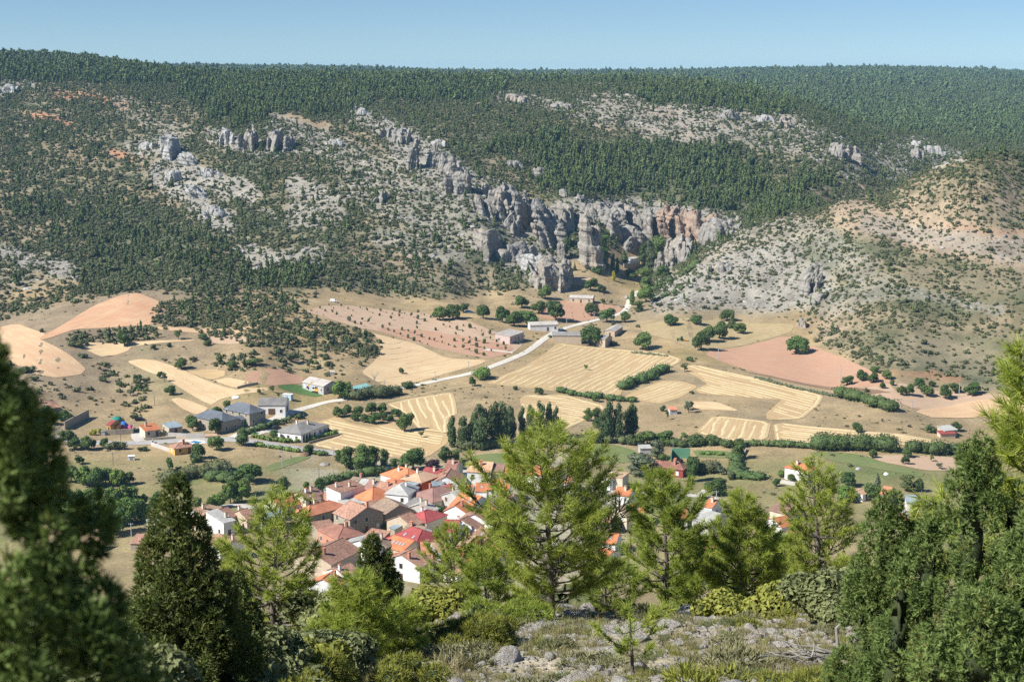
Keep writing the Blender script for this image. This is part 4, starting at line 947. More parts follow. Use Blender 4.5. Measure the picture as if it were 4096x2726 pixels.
    if win:
        rows = [1.0] if h < 4.3 else ([.95, 3.75] if h < 7 else [.95, 3.7, 6.2])
        for side, nrm, length, off in (('s', -uy, 2 * hl, D2), ('n', uy, 2 * hl, D2), ('e', ux, depth, hl), ('w', -ux, depth, hl)):
            if nrm.dot(tocam) < .12: continue
            if kind == 'gable' and side in 'ew': off = hl - o * .8
            if kind == 'shed' and side in 'ew': off = hl - o * .6
            n = max(1, int(length / (3.3 + rnd()))); rz = {'s': 0, 'n': math.pi, 'e': math.pi / 2, 'w': -math.pi / 2}[side]
            for ri, z in enumerate(rows):
                if z + 1.5 > h + .1: continue
                for i in range(n):
                    p = (i + .5) / n * length - length / 2 + (rnd() - .5) * .3
                    x, y = {'s': (p, -off), 'n': (p, off), 'e': (off, p), 'w': (-off, p)}[side]
                    if ri == 0 and door and i == n // 2 and (side in 'sn' or kind == 'gable'):
                        opening(t, _gr if garage and 2 * hl > 8 else _dr, None, x, y, 0.0, rz, 'garage_door' if garage else 'door'); continue
                    if rnd() < .22: continue
                    opening(t, _wf, (_wp if rnd() < .72 else (_wps if rnd() < .5 else _wpw)), x, y, z, rz, sc=.9 + .25 * rnd())
    return t
H = house
# --- rear row of the village
H('house', 'tall white house with mottled tile roof and stone ground floor', K5(1300,-25), K5(1765,-20), 11, 6.2, 2.4, 'gable', 'mottled', 'white')
H('house', 'narrow house with flat brown roof joined to the tall tiled house', K5(1780,20), K5(1985,24), 9, 6.0, 1.5, 'gable', 'brown', 'tan', chim=0)
H('house', 'stone terrace house with yellow shutters and orange roof', K5(1992,45), K5(2255,55), 9, 5.2, 1.9, 'gable', 'orange', 'stone', chim=0)
H('house', 'white terrace house with long orange roof behind the big pine', K8(272,28), K8(545,45), 9, 5.4, 2.0, 'gable', 'orange', 'white')
H('house', 'white end house of the terrace with shaded gable', K8(550,46), K8(825,82), 9, 5.4, 2.0, 'gable', 'orange', 'white')
H('house', 'pale house with ribbed maroon roof at the top of the street', K5(900,-50), K5(1120,-42), 10, 4.6, 2.2, 'gable', 'maroon', 'cream')
H('house', 'house with crimson sheet roof and one steel flue', K5(480,85), K5(800,120), 8.5, 4.8, 1.8, 'gable', 'red', 'tan')
H('house', 'white house with hipped orange roof at the back of the village', K4(2135,78), K4(2270,108), 10.5, 5.6, 2.6, 'hip', 'orange', 'white', chim=2)
H('house', 'low orange roofed house in front of the hipped white one', K4(2150,262), K4(2290,252), 9, 4.6, 2.0, 'hip', 'orange', 'white')
H('house', 'bright orange painted house with pale hipped roof', K5(330,192), K5(425,158), 9.5, 6.2, 1.8, 'hip', 'tanroof', 'orange', hipf=.42)
H('house', 'white house with tiled roof and small dormer on the street corner', K5(862,240), K5(955,115), 9, 5.2, 2.2, 'gable', 'old', 'white', ext=.8)
H('house', 'white house with grey hipped cement roof and red brick chimney', K4(2115,410), K4(2195,360), 8.5, 6.3, 2.4, 'hip', 'grey', 'white', hipf=.4)
H('shed', 'small shed with blue grey sheet roof beside the orange house', K5(180,322), K5(355,388), 6, 4.4, 1.4, 'shed', 'blue', 'tan', cat='shed', chim=0)
H('house', 'end house of the white row with old tile roof', K4(1235,258), K4(1395,290), 9, 4.8, 2.1, 'gable', 'brownold', 'white')
H('house', 'white row house with grey cement roof', K4(1400,292), K4(1545,312), 9, 4.8, 2.1, 'gable', 'grey', 'white', chim=0)
H('house', 'white row house with brown sheet roof', K4(1555,312), K4(1705,340), 9, 4.8, 2.2, 'gable', 'brown', 'white')
H('house', 'row house with dark red tiles and two brick chimneys', K4(1755,346), K4(2095,406), 9, 5.0, 2.2, 'gable', 'old', 'white', chim=2)
H('house', 'tall block with blank grey side wall and white end', K4(725,425), K4(1190,330), 7, 6.8, 1.0, 'shed', 'old', 'white', chim=2, win=False)
H('house', 'unfinished bare brick house against the grey blank wall', K4(790,545), K4(1040,500), 6, 5.2, .3, 'flat', 'warm', 'brick', chim=0, win=False)
H('shed', 'row of sheds under pale grey sheets in the village', K4(915,640), K4(1530,572), 6.5, 3.4, 1.2, 'shed', 'grey', 'concrete', cat='shed', chim=0, win=False)
H('house', 'house with steep pyramid roof of orange tiles', K4(1605,462), K4(1650,452), 9.5, 4.6, 3.2, 'hip', 'orange', 'cream', chim=0)
H('house', 'low orange hipped house beside the pyramid roof', K4(1275,497), K4(1400,505), 7.5, 3.8, 1.8, 'hip', 'orange', 'cream', chim=0)
H('house', 'brown roofed bungalow at the left edge of the village', K4(165,540), K4(515,465), 8.5, 3.4, 1.6, 'gable', 'brown', 'cream', chim=2)
H('house', 'brown roofed wing stepping down from the bungalow', K4(400,588), K4(520,566), 6.5, 3.0, 1.3, 'gable', 'brown', 'cream', chim=0)
H('house', 'house with bright orange roof and crimson lean-to', K3(1295,478), K3(1590,428), 9, 4.6, 2.4, 'gable', 'orange', 'white')
H('shed', 'crimson sheet lean-to under the bright orange roof', K3(1440,560), K3(1640,538), 4, 2.8, .8, 'shed', 'red', 'grey', cat='shed', chim=0, win=False)
H('house', 'long stone house with salmon tile hips and framed windows', K4(420,785), K4(790,722), 8.5, 3.6, 1.9, 'hip', 'salmon', 'stone')
H('house', 'large old stone house with balcony door and dark gable', K4(1170,712), K4(1500,828), 13, 5.6, 2.9, 'gable', 'old', 'stone', over=.4)
H('barn', 'stone barn with weathered roof and dark gable beside the old stone house', K4(1840,650), K4(2110,785), 11, 4.6, 2.6, 'gable', 'brownold', 'stone', cat='barn', chim=0)
H('outbuilding', 'low tiled outbuilding squeezed between two stone gables', K4(1470,722), K4(1680,705), 5, 3.4, 1.2, 'shed', 'old', 'stone', cat='outbuilding', chim=0, win=False)
H('house', 'brick house with brown hipped roof and a steel flue', K6(955,214), K6(1055,258), 9.5, 4.0, 2.0, 'hip', 'maroon', 'brick', chim=2)
H('barn', 'low stone barn with sagging tile roof next to the brick house', K6(445,165), K6(805,140), 6, 3.6, 1.3, 'shed', 'old', 'stone', cat='barn', chim=0, win=False)
H('house', 'long cream house under a wide old tile roof at the village bottom', K6(455,690), K6(1045,523), 13, 5.0, 2.6, 'gable', 'old', 'tan')
H('shed', 'white walled workshop with pale grey sheet roof', K6(1330,495), K6(1528,413), 12, 4.6, 2.2, 'gable', 'grey', 'white', cat='workshop', chim=2, win=False)
H('shed', 'low shed with blue grey roof beside the workshop', K6(1190,592), K6(1290,580), 7, 3.2, .9, 'shed', 'blue', 'white', cat='shed', chim=0, win=False)
H('house', 'narrow house of mottled old tiles beside the grey workshop', K6(1590,455), K6(1712,408), 11, 4.6, 2.3, 'gable', 'brownold', 'stone')
H('house', 'house with orange roof and four skylights', K6(1990,430), K6(2390,522), 10, 4.4, 2.0, 'gable', 'orange', 'tan', sky=4, chim=0)
H('house', 'house with red painted wall and long low tile roof', K4(1575,1236), K4(1945,1292), 6, 3.2, 1.2, 'shed', 'old', 'red', chim=1, win=False)
H('barn', 'big barn with crimson sheet roof and two roof lights', K5(228,1212), K5(415,1262), 14, 4.6, 3.0, 'hip', 'red', 'cream', cat='barn', sky=2, chim=0, hipf=.3)
H('barn', 'old tiled barn with pale plaster gable in the middle of the village', K4(2095,988), K4(2320,927), 11, 4.4, 2.5, 'gable', 'old', 'tan', cat='barn', chim=0)
H('shed', 'tilted blue metal lean-to against the tiled barn', K4(2135,1097), K4(2245,1135), 4.5, 3.0, 1.2, 'shed', 'blue', 'stone', cat='shed', chim=0, win=False)
H('house', 'small low tiled house behind the crimson barn', K5(150,1140), K5(500,1205), 6, 3.4, 1.5, 'gable', 'brownold', 'white', chim=1)
H('house', 'orange tiled house with brick side wall near the pines', K7(-120,768), K7(30,760), 8, 4.6, 1.8, 'gable', 'orange', 'brick', chim=0, sky=1)
H('house', 'white house with broad old tile roof and a stovepipe', K7(5,768), K7(285,682), 13, 5.2, 2.6, 'gable', 'old', 'white')
H('house', 'orange ribbed roof lowest down by the foreground trees', K6(655,1215), K6(845,1130), 8.5, 3.6, 2.0, 'gable', 'orange', 'white', chim=2)
H('house', 'white walled house with thin tile roof beside the long cream house', K6(885,1012), K6(1185,962), 7, 4.0, 1.4, 'gable', 'old', 'white')
H('house', 'pinkish flat sheet roof with white party wall', K7(372,552), K7(545,550), 8, 4.2, 1.2, 'shed', 'salmon', 'white', chim=1, win=False)
H('house', 'pale tan tiled gable behind the young pine', K7(585,552), K7(800,532), 9.5, 4.2, 2.2, 'gable', 'tanroof', 'grey', chim=0)
H('house', 'small red tiled house joined to a grey roof', K7(520,812), K7(620,798), 7, 4.2, 1.6, 'gable', 'old', 'white', chim=1)
H('shed', 'grey cement roof shed behind the young pine', K7(640,805), K7(805,760), 7, 4.0, 1.2, 'shed', 'warm', 'white', cat='shed', chim=0, win=False)
# --- middle of the village
H('house', 'wide hipped house with pinkish brown sheet roof', K5(615,470), K5(748,433), 12.5, 4.4, 2.6, 'hip', 'brown', 'cream', chim=1)
H('house', 'small crimson roof behind an orange parapet', K5(915,398), K5(1040,455), 5.5, 4.4, 1.2, 'shed', 'red', 'cream', chim=0)
H('house', 'flat roofed orange block with a blue grey terrace', K5(600,385), K5(830,375), 6, 5.2, .3, 'flat', 'blue', 'orange', chim=1, win=False)
H('house', 'house with twin grey cement gables and pale front', K5(950,548), K5(1195,470), 8.5, 5.6, 1.8, 'gable', 'warm', 'concrete', chim=1)
H('house', 'large bright orange roof with two dark skylights', K5(1155,558), K5(1538,626), 13, 4.8, 3.0, 'gable', 'orange', 'white', sky=2, chim=1)
H('house', 'white gable house with ribbed orange roof in the village centre', K5(1062,774), K5(1145,722), 8, 5.0, 2.2, 'gable', 'orange', 'white', ext=1.6, sky=1)
H('house', 'low salmon roofed house on the narrow street', K5(1240,408), K5(1405,422), 6, 3.8, 1.2, 'shed', 'salmon', 'cream', chim=0)
H('house', 'small white house with orange roof on the narrow street', K5(1425,382), K5(1660,380), 8, 4.0, 1.8, 'gable', 'orange', 'white', chim=0, sky=1)
H('house', 'white house with orange roof and pale blue side wall', K5(1682,320), K5(2082,322), 9.5, 5.4, 2.2, 'gable', 'orange', 'white')
H('house', 'house with plain grey brown roof beside the big orange roof', K5(1560,662), K5(1805,680), 9, 4.2, 1.6, 'gable', 'dark', 'cream', chim=0)
H('house', 'brown roofed house half hidden by the big pine', K5(1895,556), K5(2165,590), 9, 4.2, 1.8, 'gable', 'brown', 'cream', chim=0)
H('house', 'white house with long old tile roof and two skylights', K5(1410,945), K5(1542,864), 11, 4.8, 2.4, 'gable', 'old', 'white', sky=2, ext=1)
H('house', 'orange tiled house end beside the long tiled white house', K5(1640,850), K5(1815,848), 9, 5.0, 1.8, 'gable', 'orange', 'tan')
H('house', 'grey sheet gable house with white shed doors', K5(355,768), K5(500,710), 9.5, 4.6, 2.0, 'gable', 'warm', 'concrete', chim=2)
H('house', 'flat dark grey roof behind the grey gable', K5(262,660), K5(480,682), 8, 4.2, .6, 'shed', 'dark', 'white', chim=0, win=False)
H('house', 'beige house with ribbed crimson hipped roof', K5(455,902), K5(525,880), 9, 4.8, 2.0, 'hip', 'red', 'cream', chim=1)
H('house', 'white gabled house between two crimson roofs', K5(828,1068), K5(1132,1078), 10, 5.4, 2.4, 'gable', 'red', 'white', chim=1)
H('house', 'old tile roof sloping down beside the crimson roofs', K5(1145,1065), K5(1285,1002), 11, 4.4, 2.2, 'gable', 'old', 'white', chim=0)
H('house', 'low house under a smooth grey roof by the big pine', K5(1700,1132), K5(1935,1097), 11, 4.0, 2.0, 'gable', 'grey', 'white', chim=0)
H('house', 'red tiled house with crimson wall under the big pine', K5(1515,1214), K5(1800,1292), 10, 4.2, 2.0, 'gable', 'old', 'red', chim=0, sky=1)
H('house', 'tan tiled roof above an orange painted wall', K7(1290,395), K7(1440,425), 11, 4.0, 2.0, 'gable', 'tanroof', 'orange', chim=0)
H('house', 'orange roof just showing between the small pines', K7(1450,720), K7(1700,790), 10, 4.0, 2.0, 'gable', 'orange', 'white', chim=1)
H('house', 'white wall and tile roof behind the small pines', K7(1050,900), K7(1330,1000), 9, 4.0, 2.0, 'gable', 'old', 'white', chim=0)
H('house', 'orange roof deep among the foreground pines', K8(20,1010), K8(130,1040), 9, 4.0, 2.0, 'gable', 'orange', 'white', chim=0)
# --- left cluster
H('house', 'tan roofed house at the left end of the village', K3(235,612), K3(385,578), 7.5, 4.2, 1.6, 'gable', 'tanroof', 'white')
H('house', 'hipped tan tiled house next to the white gable', K3(405,572), K3(450,560), 8, 4.0, 1.8, 'hip', 'tanroof', 'cream', chim=0)
H('house', 'low tan roofed house below the tan hip', K3(310,668), K3(400,690), 7, 3.6, 1.4, 'gable', 'tanroof', 'cream', chim=0)
H('house', 'white house with sloping grey sheet roof and black flue', K3(412,660), K3(580,626), 9.5, 4.8, 1.6, 'shed', 'grey', 'white', chim=1)
H('house', 'old tiled house behind the grey sheet roof', K3(592,624), K3(702,592), 9, 4.6, 2.0, 'gable', 'old', 'tan', chim=0)
H('house', 'tiled house partly behind the slender pine', K3(850,636), K3(985,612), 9, 4.6, 2.0, 'gable', 'old', 'tan')
H('house', 'white house with blue grey roof seen through the slender pine', K3(1100,622), K3(1440,602), 10, 4.6, 1.8, 'gable', 'blue', 'white', chim=0)
H('house', 'white two storey house below the left cluster', K3(565,962), K3(770,1040), 8, 4.6, 1.5, 'gable', 'old', 'white')
H('house', 'white box house at the lane on the far left', (590,2085), (640,2080), 7, 3.6, .4, 'flat', 'warm', 'white', chim=0)
H('outbuilding', 'low red tiled outbuilding beside the lane', (545,2136), (628,2136), 6, 2.6, 1.0, 'shed', 'old', 'stone', cat='outbuilding', chim=0, win=False)
H('outbuilding', 'low tan walled outbuilding under the walnut', (345,2146), (420,2146), 5, 2.6, .9, 'shed', 'tanroof', 'tan', cat='outbuilding', chim=0, win=False)
# --- right of the big pine
H('house', 'white cube house with orange roof on the raised street', K8(1580,323), K8(1800,348), 7.5, 5.8, 1.6, 'gable', 'orange', 'white', chim=1)
H('house', 'long flat roofed cream house under the willow', K8(1405,128), K8(1690,158), 7, 4.8, .3, 'flat', 'tanroof', 'cream', chim=2)
H('house', 'tiny white house with pink roof behind the big pine', K8(885,190), K8(985,200), 6, 3.4, 1.3, 'gable', 'salmon', 'white', chim=0)
H('shed', 'flat grey cement roof below the raised street', K8(1255,504), K8(1505,520), 10, 3.4, 1.2, 'shed', 'warm', 'stone', cat='shed', chim=0, win=False)
H('house', 'cream house with brown tile roof below the white cube', K8(1572,594), K8(1735,564), 10, 5.4, 1.8, 'gable', 'brownold', 'cream')
H('house', 'orange roofed house beside the cream tiled one', K8(1748,550), K8(1955,555), 9, 4.8, 1.8, 'gable', 'orange', 'white', sky=1)
H('house', 'long tiled roof behind the trunk of the big pine', K8(1090,650), K8(1515,662), 9, 4.4, 2.0, 'gable', 'old', 'stone')
H('house', 'orange roofed house low between the pines', K8(1405,942), K8(1605,957), 9, 4.2, 1.8, 'gable', 'orange', 'white', sky=1, chim=1)
H('house', 'lowest orange roof in the gap of the pines', K8(1320,1142), K8(1530,1175), 9, 4.0, 1.8, 'gable', 'orange', 'white', chim=0)
H('house', 'long dark red villa with maroon tiles by the ball court', R1(120,478), R1(400,502), 6.5, 3.4, 1.4, 'hip', 'maroon', 'red', chim=2, hipf=.4)
H('house', 'detached white villa with orange hipped roof and porch', R1(1985,502), R1(2085,520), 6.6, 4.5, 1.5, 'hip', 'orange', 'white')
H('house', 'small white house with orange roof at the bottom lane', R1(792,992), R1(912,1003), 8, 4.0, 1.6, 'gable', 'orange', 'white', chim=1)
H('shed', 'big grey cement roof behind the pines', R1(720,1135), R1(960,1175), 12, 4.0, 2.2, 'gable', 'grey', 'concrete', cat='shed', chim=0, win=False)
H('house', 'broad pinkish roof behind the right hand pine', R1(1745,1020), R1(1965,1062), 11, 4.0, 2.0, 'gable', 'brown', 'cream', chim=1)
H('house', 'orange roof behind the right hand pine', R1(1650,1250), R1(1850,1215), 9, 4.0, 1.8, 'gable', 'orange', 'white', chim=0)
H('house', 'orange roof low behind the spreading pine', R1(330,1130), R1(490,1120), 9, 4.0, 1.8, 'gable', 'orange', 'white', chim=0)
H('house', 'orange tiled roof deep behind the two right pines', R1(1840,1430), R1(1960,1420), 9, 4.0, 1.8, 'gable', 'orange', 'white', chim=0)
H('house', 'orange and white house low behind the middle pines', (2830,2160), (2900,2175), 9, 4.0, 1.8, 'gable', 'orange', 'white', chim=0)
H('house', 'white shed house with red tile edge beside the conifer', R2(590,690), R2(690,660), 5, 2.6, .8, 'gable', 'tanroof', 'white', chim=0)
H('house', 'house with red roof behind the blue conifer', R2(880,640), R2(975,655), 8, 3.6, 1.6, 'gable', 'salmon', 'cream', chim=0)
H('shed', 'white metal shed with blue grey roof on the right', R2(1100,728), R2(1280,742), 7, 3.4, .5, 'shed', 'blue', 'white', cat='shed', chim=0, win=False)
H('shed', 'narrow shed with red painted doors between the junipers', R2(1060,900), R2(1110,898), 5, 3.0, .8, 'shed', 'grey', 'red', cat='shed', chim=0, win=False)
# --- farm buildings of the valley
H('barn', 'large white barn with dark grey roof and brown door', L2(1135,270), L2(1515,336), 12, 4.2, 2.0, 'gable', 'dark', 'white', cat='barn', chim=0, garage=True)
H('barn', 'grey metal barn beside the yellow excavator', L2(1818,4), L2(2112,76), 10, 3.5, 1.8, 'gable', 'warm', 'grey', cat='barn', chim=0, garage=True)
H('shed', 'small stone shed with turquoise roof behind the lime green tree', C6(985,1347), C6(1040,1385), 7, 2.8, 1.0, 'shed', 'teal', 'stone', cat='shed', chim=0)
H('bungalow', 'modern bungalow with grey brown roof and white porch posts', L2(1640,652), L2(1760,618), 13, 3.4, 2.2, 'hip', 'dark', 'white', cat='bungalow', chim=2)
H('shed', 'long flat shed with blue grey roof by the mansion', L1(2180,645), L1(2370,618), 7, 2.8, .7, 'shed', 'blue', 'tan', cat='shed', chim=0)
H('garage', 'cream garage with bright orange roof at the roadside', L1(1870,672), L1(2090,642), 6.5, 2.7, 1.2, 'shed', 'orange', 'cream', cat='garage', chim=1)
H('house', 'stone villa with wide hipped tile roof behind the garden wall', L1(500,338), L1(560,335), 13, 3.6, 2.4, 'hip', 'old', 'stone', chim=2)
H('house', 'yellow pool house with hipped tile roof', L2(60,905), L2(115,897), 6.5, 2.7, 1.3, 'hip', 'old', 'yellow')
H('hut', 'small white changing hut beside the swimming pool', L2(405,802), L2(560,792), 4, 2.8, .3, 'flat', 'tanroof', 'white', cat='hut', chim=0)
H('shed', 'white livestock shed with long grey roof and square windows', C7(240,815), C7(488,832), 9, 3.6, 1.2, 'gable', 'warm', 'white', cat='livestock shed', chim=0)
H('barn', 'very long cement barn with grey roof beside the white road', C7(445,900), C7(700,920), 9, 4.2, 1.4, 'gable', 'dark', 'tan', cat='barn', chim=0, win=False)
H('barn', 'short cement barn end behind the big walnut', C7(850,935), C7(935,945), 9, 4.6, 1.4, 'gable', 'dark', 'tan', cat='barn', chim=0, win=False)
H('shed', 'narrow grey shed set askew above the long barn', C7(938,895), C7(1010,845), 6, 3.0, 1.0, 'gable', 'warm', 'tan', cat='shed', chim=0)
H('shed', 'sheep shed with grey roof below the gorge cliffs', C7(600,590), C7(805,610), 8, 3.0, 1.2, 'gable', 'warm', 'tan', cat='sheep shed', chim=0)
H('shed', 'pale block shed with flat grey roof above the orchard', C6(2100,925), C6(2225,893), 9, 3.6, .8, 'shed', 'warm', 'pink', cat='shed', chim=0)
H('house', 'small white house at the pool terrace in the gorge', C7(1112,276), C7(1160,274), 6, 4.6, .4, 'flat', 'warm', 'white', chim=0)
H('shed', 'small shed with red lean-to and grey roof at the field edge', R2(1440,4), R2(1580,4), 5, 2.6, .8, 'shed', 'grey', 'tan', cat='shed', chim=0, win=False)
H('shed', 'bright red lean-to roof joined to the field edge shed', R2(1440,50), R2(1605,58), 3, 1.8, .6, 'shed', 'red', 'tan', cat='shed', chim=0, win=False)
H('hut', 'tin garden hut with rusty red roof among the stubble', M2(1005,48), M2(1038,46), 4, 2.2, .5, 'shed', 'salmon', 'grey', cat='hut', chim=0, win=False)
H('hut', 'low green allotment hut with tin roof', M2(882,206), M2(932,204), 4, 2.2, .4, 'shed', 'grey', 'grey', cat='hut', chim=0, win=False)
H('hut', 'little white hut with pale roof in the kitchen garden', R1(695,872), R1(765,880), 3, 2.0, .6, 'shed', 'warm', 'white', cat='hut', chim=0, win=False)
# mansion with slate roofs
H('mansion', 'stone mansion wing with hipped slate roof behind the walnut trees', L2(460,458), L2(640,492), 9.5, 4.7, 2.7, 'hip', 'slate', 'stone', cat='mansion', chim=0)
H('mansion', 'taller stone wing with slate hip at the far end of the mansion', L2(850,355), L2(1010,395), 9, 5.2, 2.7, 'hip', 'slate', 'stone', cat='mansion', chim=0)
H('mansion', 'low slate roofed link with holed roof and green arched gate', L2(800,562), L2(1010,512), 5, 3.0, 1.2, 'gable', 'slate', 'stone', cat='mansion', chim=0)
# ------------------------------------------------------------------ cliffs and crags
def rock_mat(name, ca, cb, cc, ochre, lo=.45, hi=.62):
    m, nt, b = new_mat(name); v = vec_of(nt, 'Position')
    t = noise_node(nt, .5, 6, v, .7, (1, 1, .28)); t2 = noise_node(nt, .10, 4, v, .6, (1, 1, .4)); t3 = noise_node(nt, 1.4, 5, v, .7)
    r = ramp(nt, t.outputs['Fac'], [(.3, ca), (.5, cb), (.72, cc)]); f = ramp(nt, t2.outputs['Fac'], [(lo, (0, 0, 0)), (hi, (1, 1, 1))])
    c = mixc(nt, r.outputs[0], ochre, f.outputs[0]); r3 = ramp(nt, t3.outputs['Fac'], [(.3, (.75, .75, .75)), (.7, (1.2, 1.2, 1.2))])
    c = mixc(nt, c, r3.outputs[0], 1.0, 'MULTIPLY'); nt.links.new(c, b.inputs['Base Color']); bump(nt, b, t3.outputs['Fac'], .8, .6)
    b.inputs['Roughness'].default_value = .95; return m
MR = dict(grey=rock_mat('grey_limestone', (.14, .13, .115), (.275, .26, .23), (.385, .365, .325), (.40, .32, .235), .60, .74),
          ochre=rock_mat('ochre_stained_limestone', (.15, .14, .13), (.30, .275, .235), (.42, .37, .30), (.43, .33, .24), .56, .76),
          red=rock_mat('orange_cave_limestone', (.16, .12, .10), (.31, .235, .18), (.43, .34, .255), (.41, .265, .175), .50, .68),
          white=rock_mat('pale_limestone', (.26, .255, .245), (.38, .372, .35), (.50, .48, .44), (.46, .38, .29), .62, .74))
MR['grey'].node_tree  # shared by all crags
def facet_block(w, d, h, rng, sub=3):
    """an angular block: a ball cut by random, mostly upright planes"""
    V = ICO[sub][0]; N = rng.normal(0, 1, (17, 3)); N[:, 2] *= .45; N = unit(N); N[0] = (rng.normal(0, .15), rng.normal(0, .15), 1); N = unit(N); dk = rng.uniform(.58, .92, 17); dk[0] = .88
    with np.errstate(divide='ignore'): k = np.where(V @ N.T > 1e-3, dk / np.maximum(V @ N.T, 1e-3), 9).min(1)
    return V * np.minimum(1.25, k)[:, None] * np.array([w / 2, d / 2, h / 2]) * 1.22
def crag_blocks(w, d, h, seed, pillar, rng):
    """overlapping angular blocks filling w x d x h, later fused into one surface"""
    n = 5 if pillar else int(np.clip(7 + w * h / 110, 8, 18)); Vs, Fs_ = [], []; F0 = ICO[3][1]
    for i in range(n):
        if i == 0: x, y, bw, bd, bh = 0, 0, w * .62, d * .7, h * 2
        else:
            x = rng.uniform(-.46, .46) * w; y = rng.uniform(-.45, .3) * d; bw = w * rng.uniform(.2, .42) if not pillar else w * rng.uniform(.5, .8); bd = min(d, w * 1.2) * rng.uniform(.35, .7); f = 1 - .5 * (abs(x) / (.5 * w)) * rng.random() - .5 * rng.random() * (y < -.1 * d); bh = h * 2 * max(.3, f)
        V = facet_block(bw, bd, bh, rng); a = rng.normal(0, .35); t = rng.normal(0, .09); ca, sa = math.cos(a), math.sin(a)
        V = np.c_[V[:, 0] * ca - V[:, 1] * sa + t * V[:, 2], V[:, 0] * sa + V[:, 1] * ca + .05 * V[:, 2], V[:, 2]] + np.array([x, y, 0])
        Vs.append(V); Fs_.append(F0 + len(V) * i)
    return np.concatenate(Vs), np.concatenate(Fs_)
CRAG_N = [0]; CRAGS = []
def crag(label, top, base, wpx, mat='grey', depth=None, lump=.22, taper=.1, rz=None, boxy=.55, pillar=False, name='rock_crag', start=800):
    g = ground(*base, start=start); a, b, c = ray(*top); zt_ = HCAM + c / b * g.y
    w = wpx * math.hypot(g.y, 0) / FPX; h = max(2.0, zt_ - g.z); d = depth or (max(w * .8, h * .6) if pillar else max(w * 1.1, h * 1.9))
    CRAG_N[0] += 1; s = CRAG_N[0]
    rng = np.random.default_rng(900 + s); V, Fc = crag_blocks(w * (1.0 if pillar else 1.3), d, h, s, pillar, rng)
    x_t = a / b * g.y; lean = (x_t - g.x) / max(h, 1)
    V[:, 0] += lean * np.clip(V[:, 2], 0, None)
    o = obj(name, mesh_np(name, V, Fc, MR[mat]), None, (g.x, g.y + d * (.25 if pillar else .42), g.z), rz if rz is not None else random.uniform(-.3, .3))
    rm = o.modifiers.new('fuse', 'REMESH'); rm.mode = 'VOXEL'; rm.voxel_size = max(.55, (w * h) ** .5 / 24); CRAGS.append((o, s, h))
    return tag(o, label, 'rock crag', 'limestone crags of the gorge and mountain')
def CR(sh, s, label, tx, ty, bx, by, w, mat='grey', **k): crag(label, sh(tx, ty), sh(bx, by), w * s, mat, **k)
mg = 1500 / 1347.
CR(MG, mg, 'rounded grey rock knob at the very foot of the long rib', 530, 318, 552, 418, 100, 'ochre')
CR(MG, mg, 'dark rock head leaning out beside the foot of the rib', 590, 345, 592, 420, 44, 'grey')
CR(MG, mg, 'tall ochre pillar standing in the gorge mouth', 668, 150, 684, 330, 78, 'ochre', pillar=True)
CR(MG, mg, 'slim rock leaf left of the gorge pillar', 580, 245, 584, 306, 26, 'grey', pillar=True)
CR(MG, mg, 'long leaning slab above the gorge mouth', 500, 118, 560, 272, 84, 'grey', taper=.5)
CR(MG, mg, 'ochre streaked buttress high on the rib', 408, 66, 424, 148, 64, 'ochre')
CR(MG, mg, 'broad grey buttress in the upper part of the rib', 352, 55, 400, 195, 88, 'grey')
CR(MG, mg, 'pale orange rock wall between slab and pillar', 572, 112, 590, 200, 96, 'ochre')
CR(MG, mg, 'grey wall beside the dark cleft of the gorge', 735, 112, 745, 205, 84, 'grey')
CR(MG, mg, 'orange hollowed wall right of the dark cleft', 832, 130, 850, 228, 92, 'ochre')
CR(MG, mg, 'dark overhanging band below the orange wall', 815, 192, 822, 258, 128, 'grey')
CR(MG, mg, 'grey streaked wall above the gorge trees', 915, 130, 912, 244, 86, 'grey')
CR(MG, mg, 'orange cave wall in the middle of the long cliff', 985, 136, 990, 246, 84, 'red')
CR(MG, mg, 'reddish smooth wall of the long cliff', 1066, 146, 1066, 246, 104, 'red')
CR(MG, mg, 'shaded grey end of the long cliff', 1152, 168, 1150, 226, 112, 'grey')
CR(MG, mg, 'stout pale pillar right of the gorge trees', 990, 236, 986, 332, 62, 'ochre', start=950)
CR(MG, mg, 'small stump of rock at the foot of the pale pillar', 938, 305, 940, 350, 30, 'grey', start=950)
CR(MG, mg, 'jagged grey shoulder behind the pale pillar', 1042, 238, 1030, 300, 60, 'grey', start=950)
CR(MG, mg, 'overhanging grey head with pale underside', 305, 212, 312, 292, 104, 'ochre')
CR(MG, mg, 'low rock spine below the overhanging head', 420, 252, 432, 318, 90, 'grey', taper=.5)
CR(MG, mg, 'pale scarred rock beside the rib foot', 472, 292, 486, 356, 74, 'white', taper=.5)
CR(MG, mg, 'grey tooth at the top of the rib', 205, -4, 214, 74, 60, 'grey')
CR(MG, mg, 'grey ledge above the orange wall', 640, 148, 648, 190, 60, 'grey')
CR(MG, mg, 'rough block above the leaning slab', 470, 90, 480, 140, 50, 'grey')
CR(MG, mg, 'rock shelf over the gorge cleft', 690, 108, 700, 150, 70, 'grey')
s1 = .46689; C1t = sheet(0, 200, s1); C2t = sheet(1000, 200, s1); C3t = sheet(2000, 200, s1); C4t = sheet(2996, 200, s1)
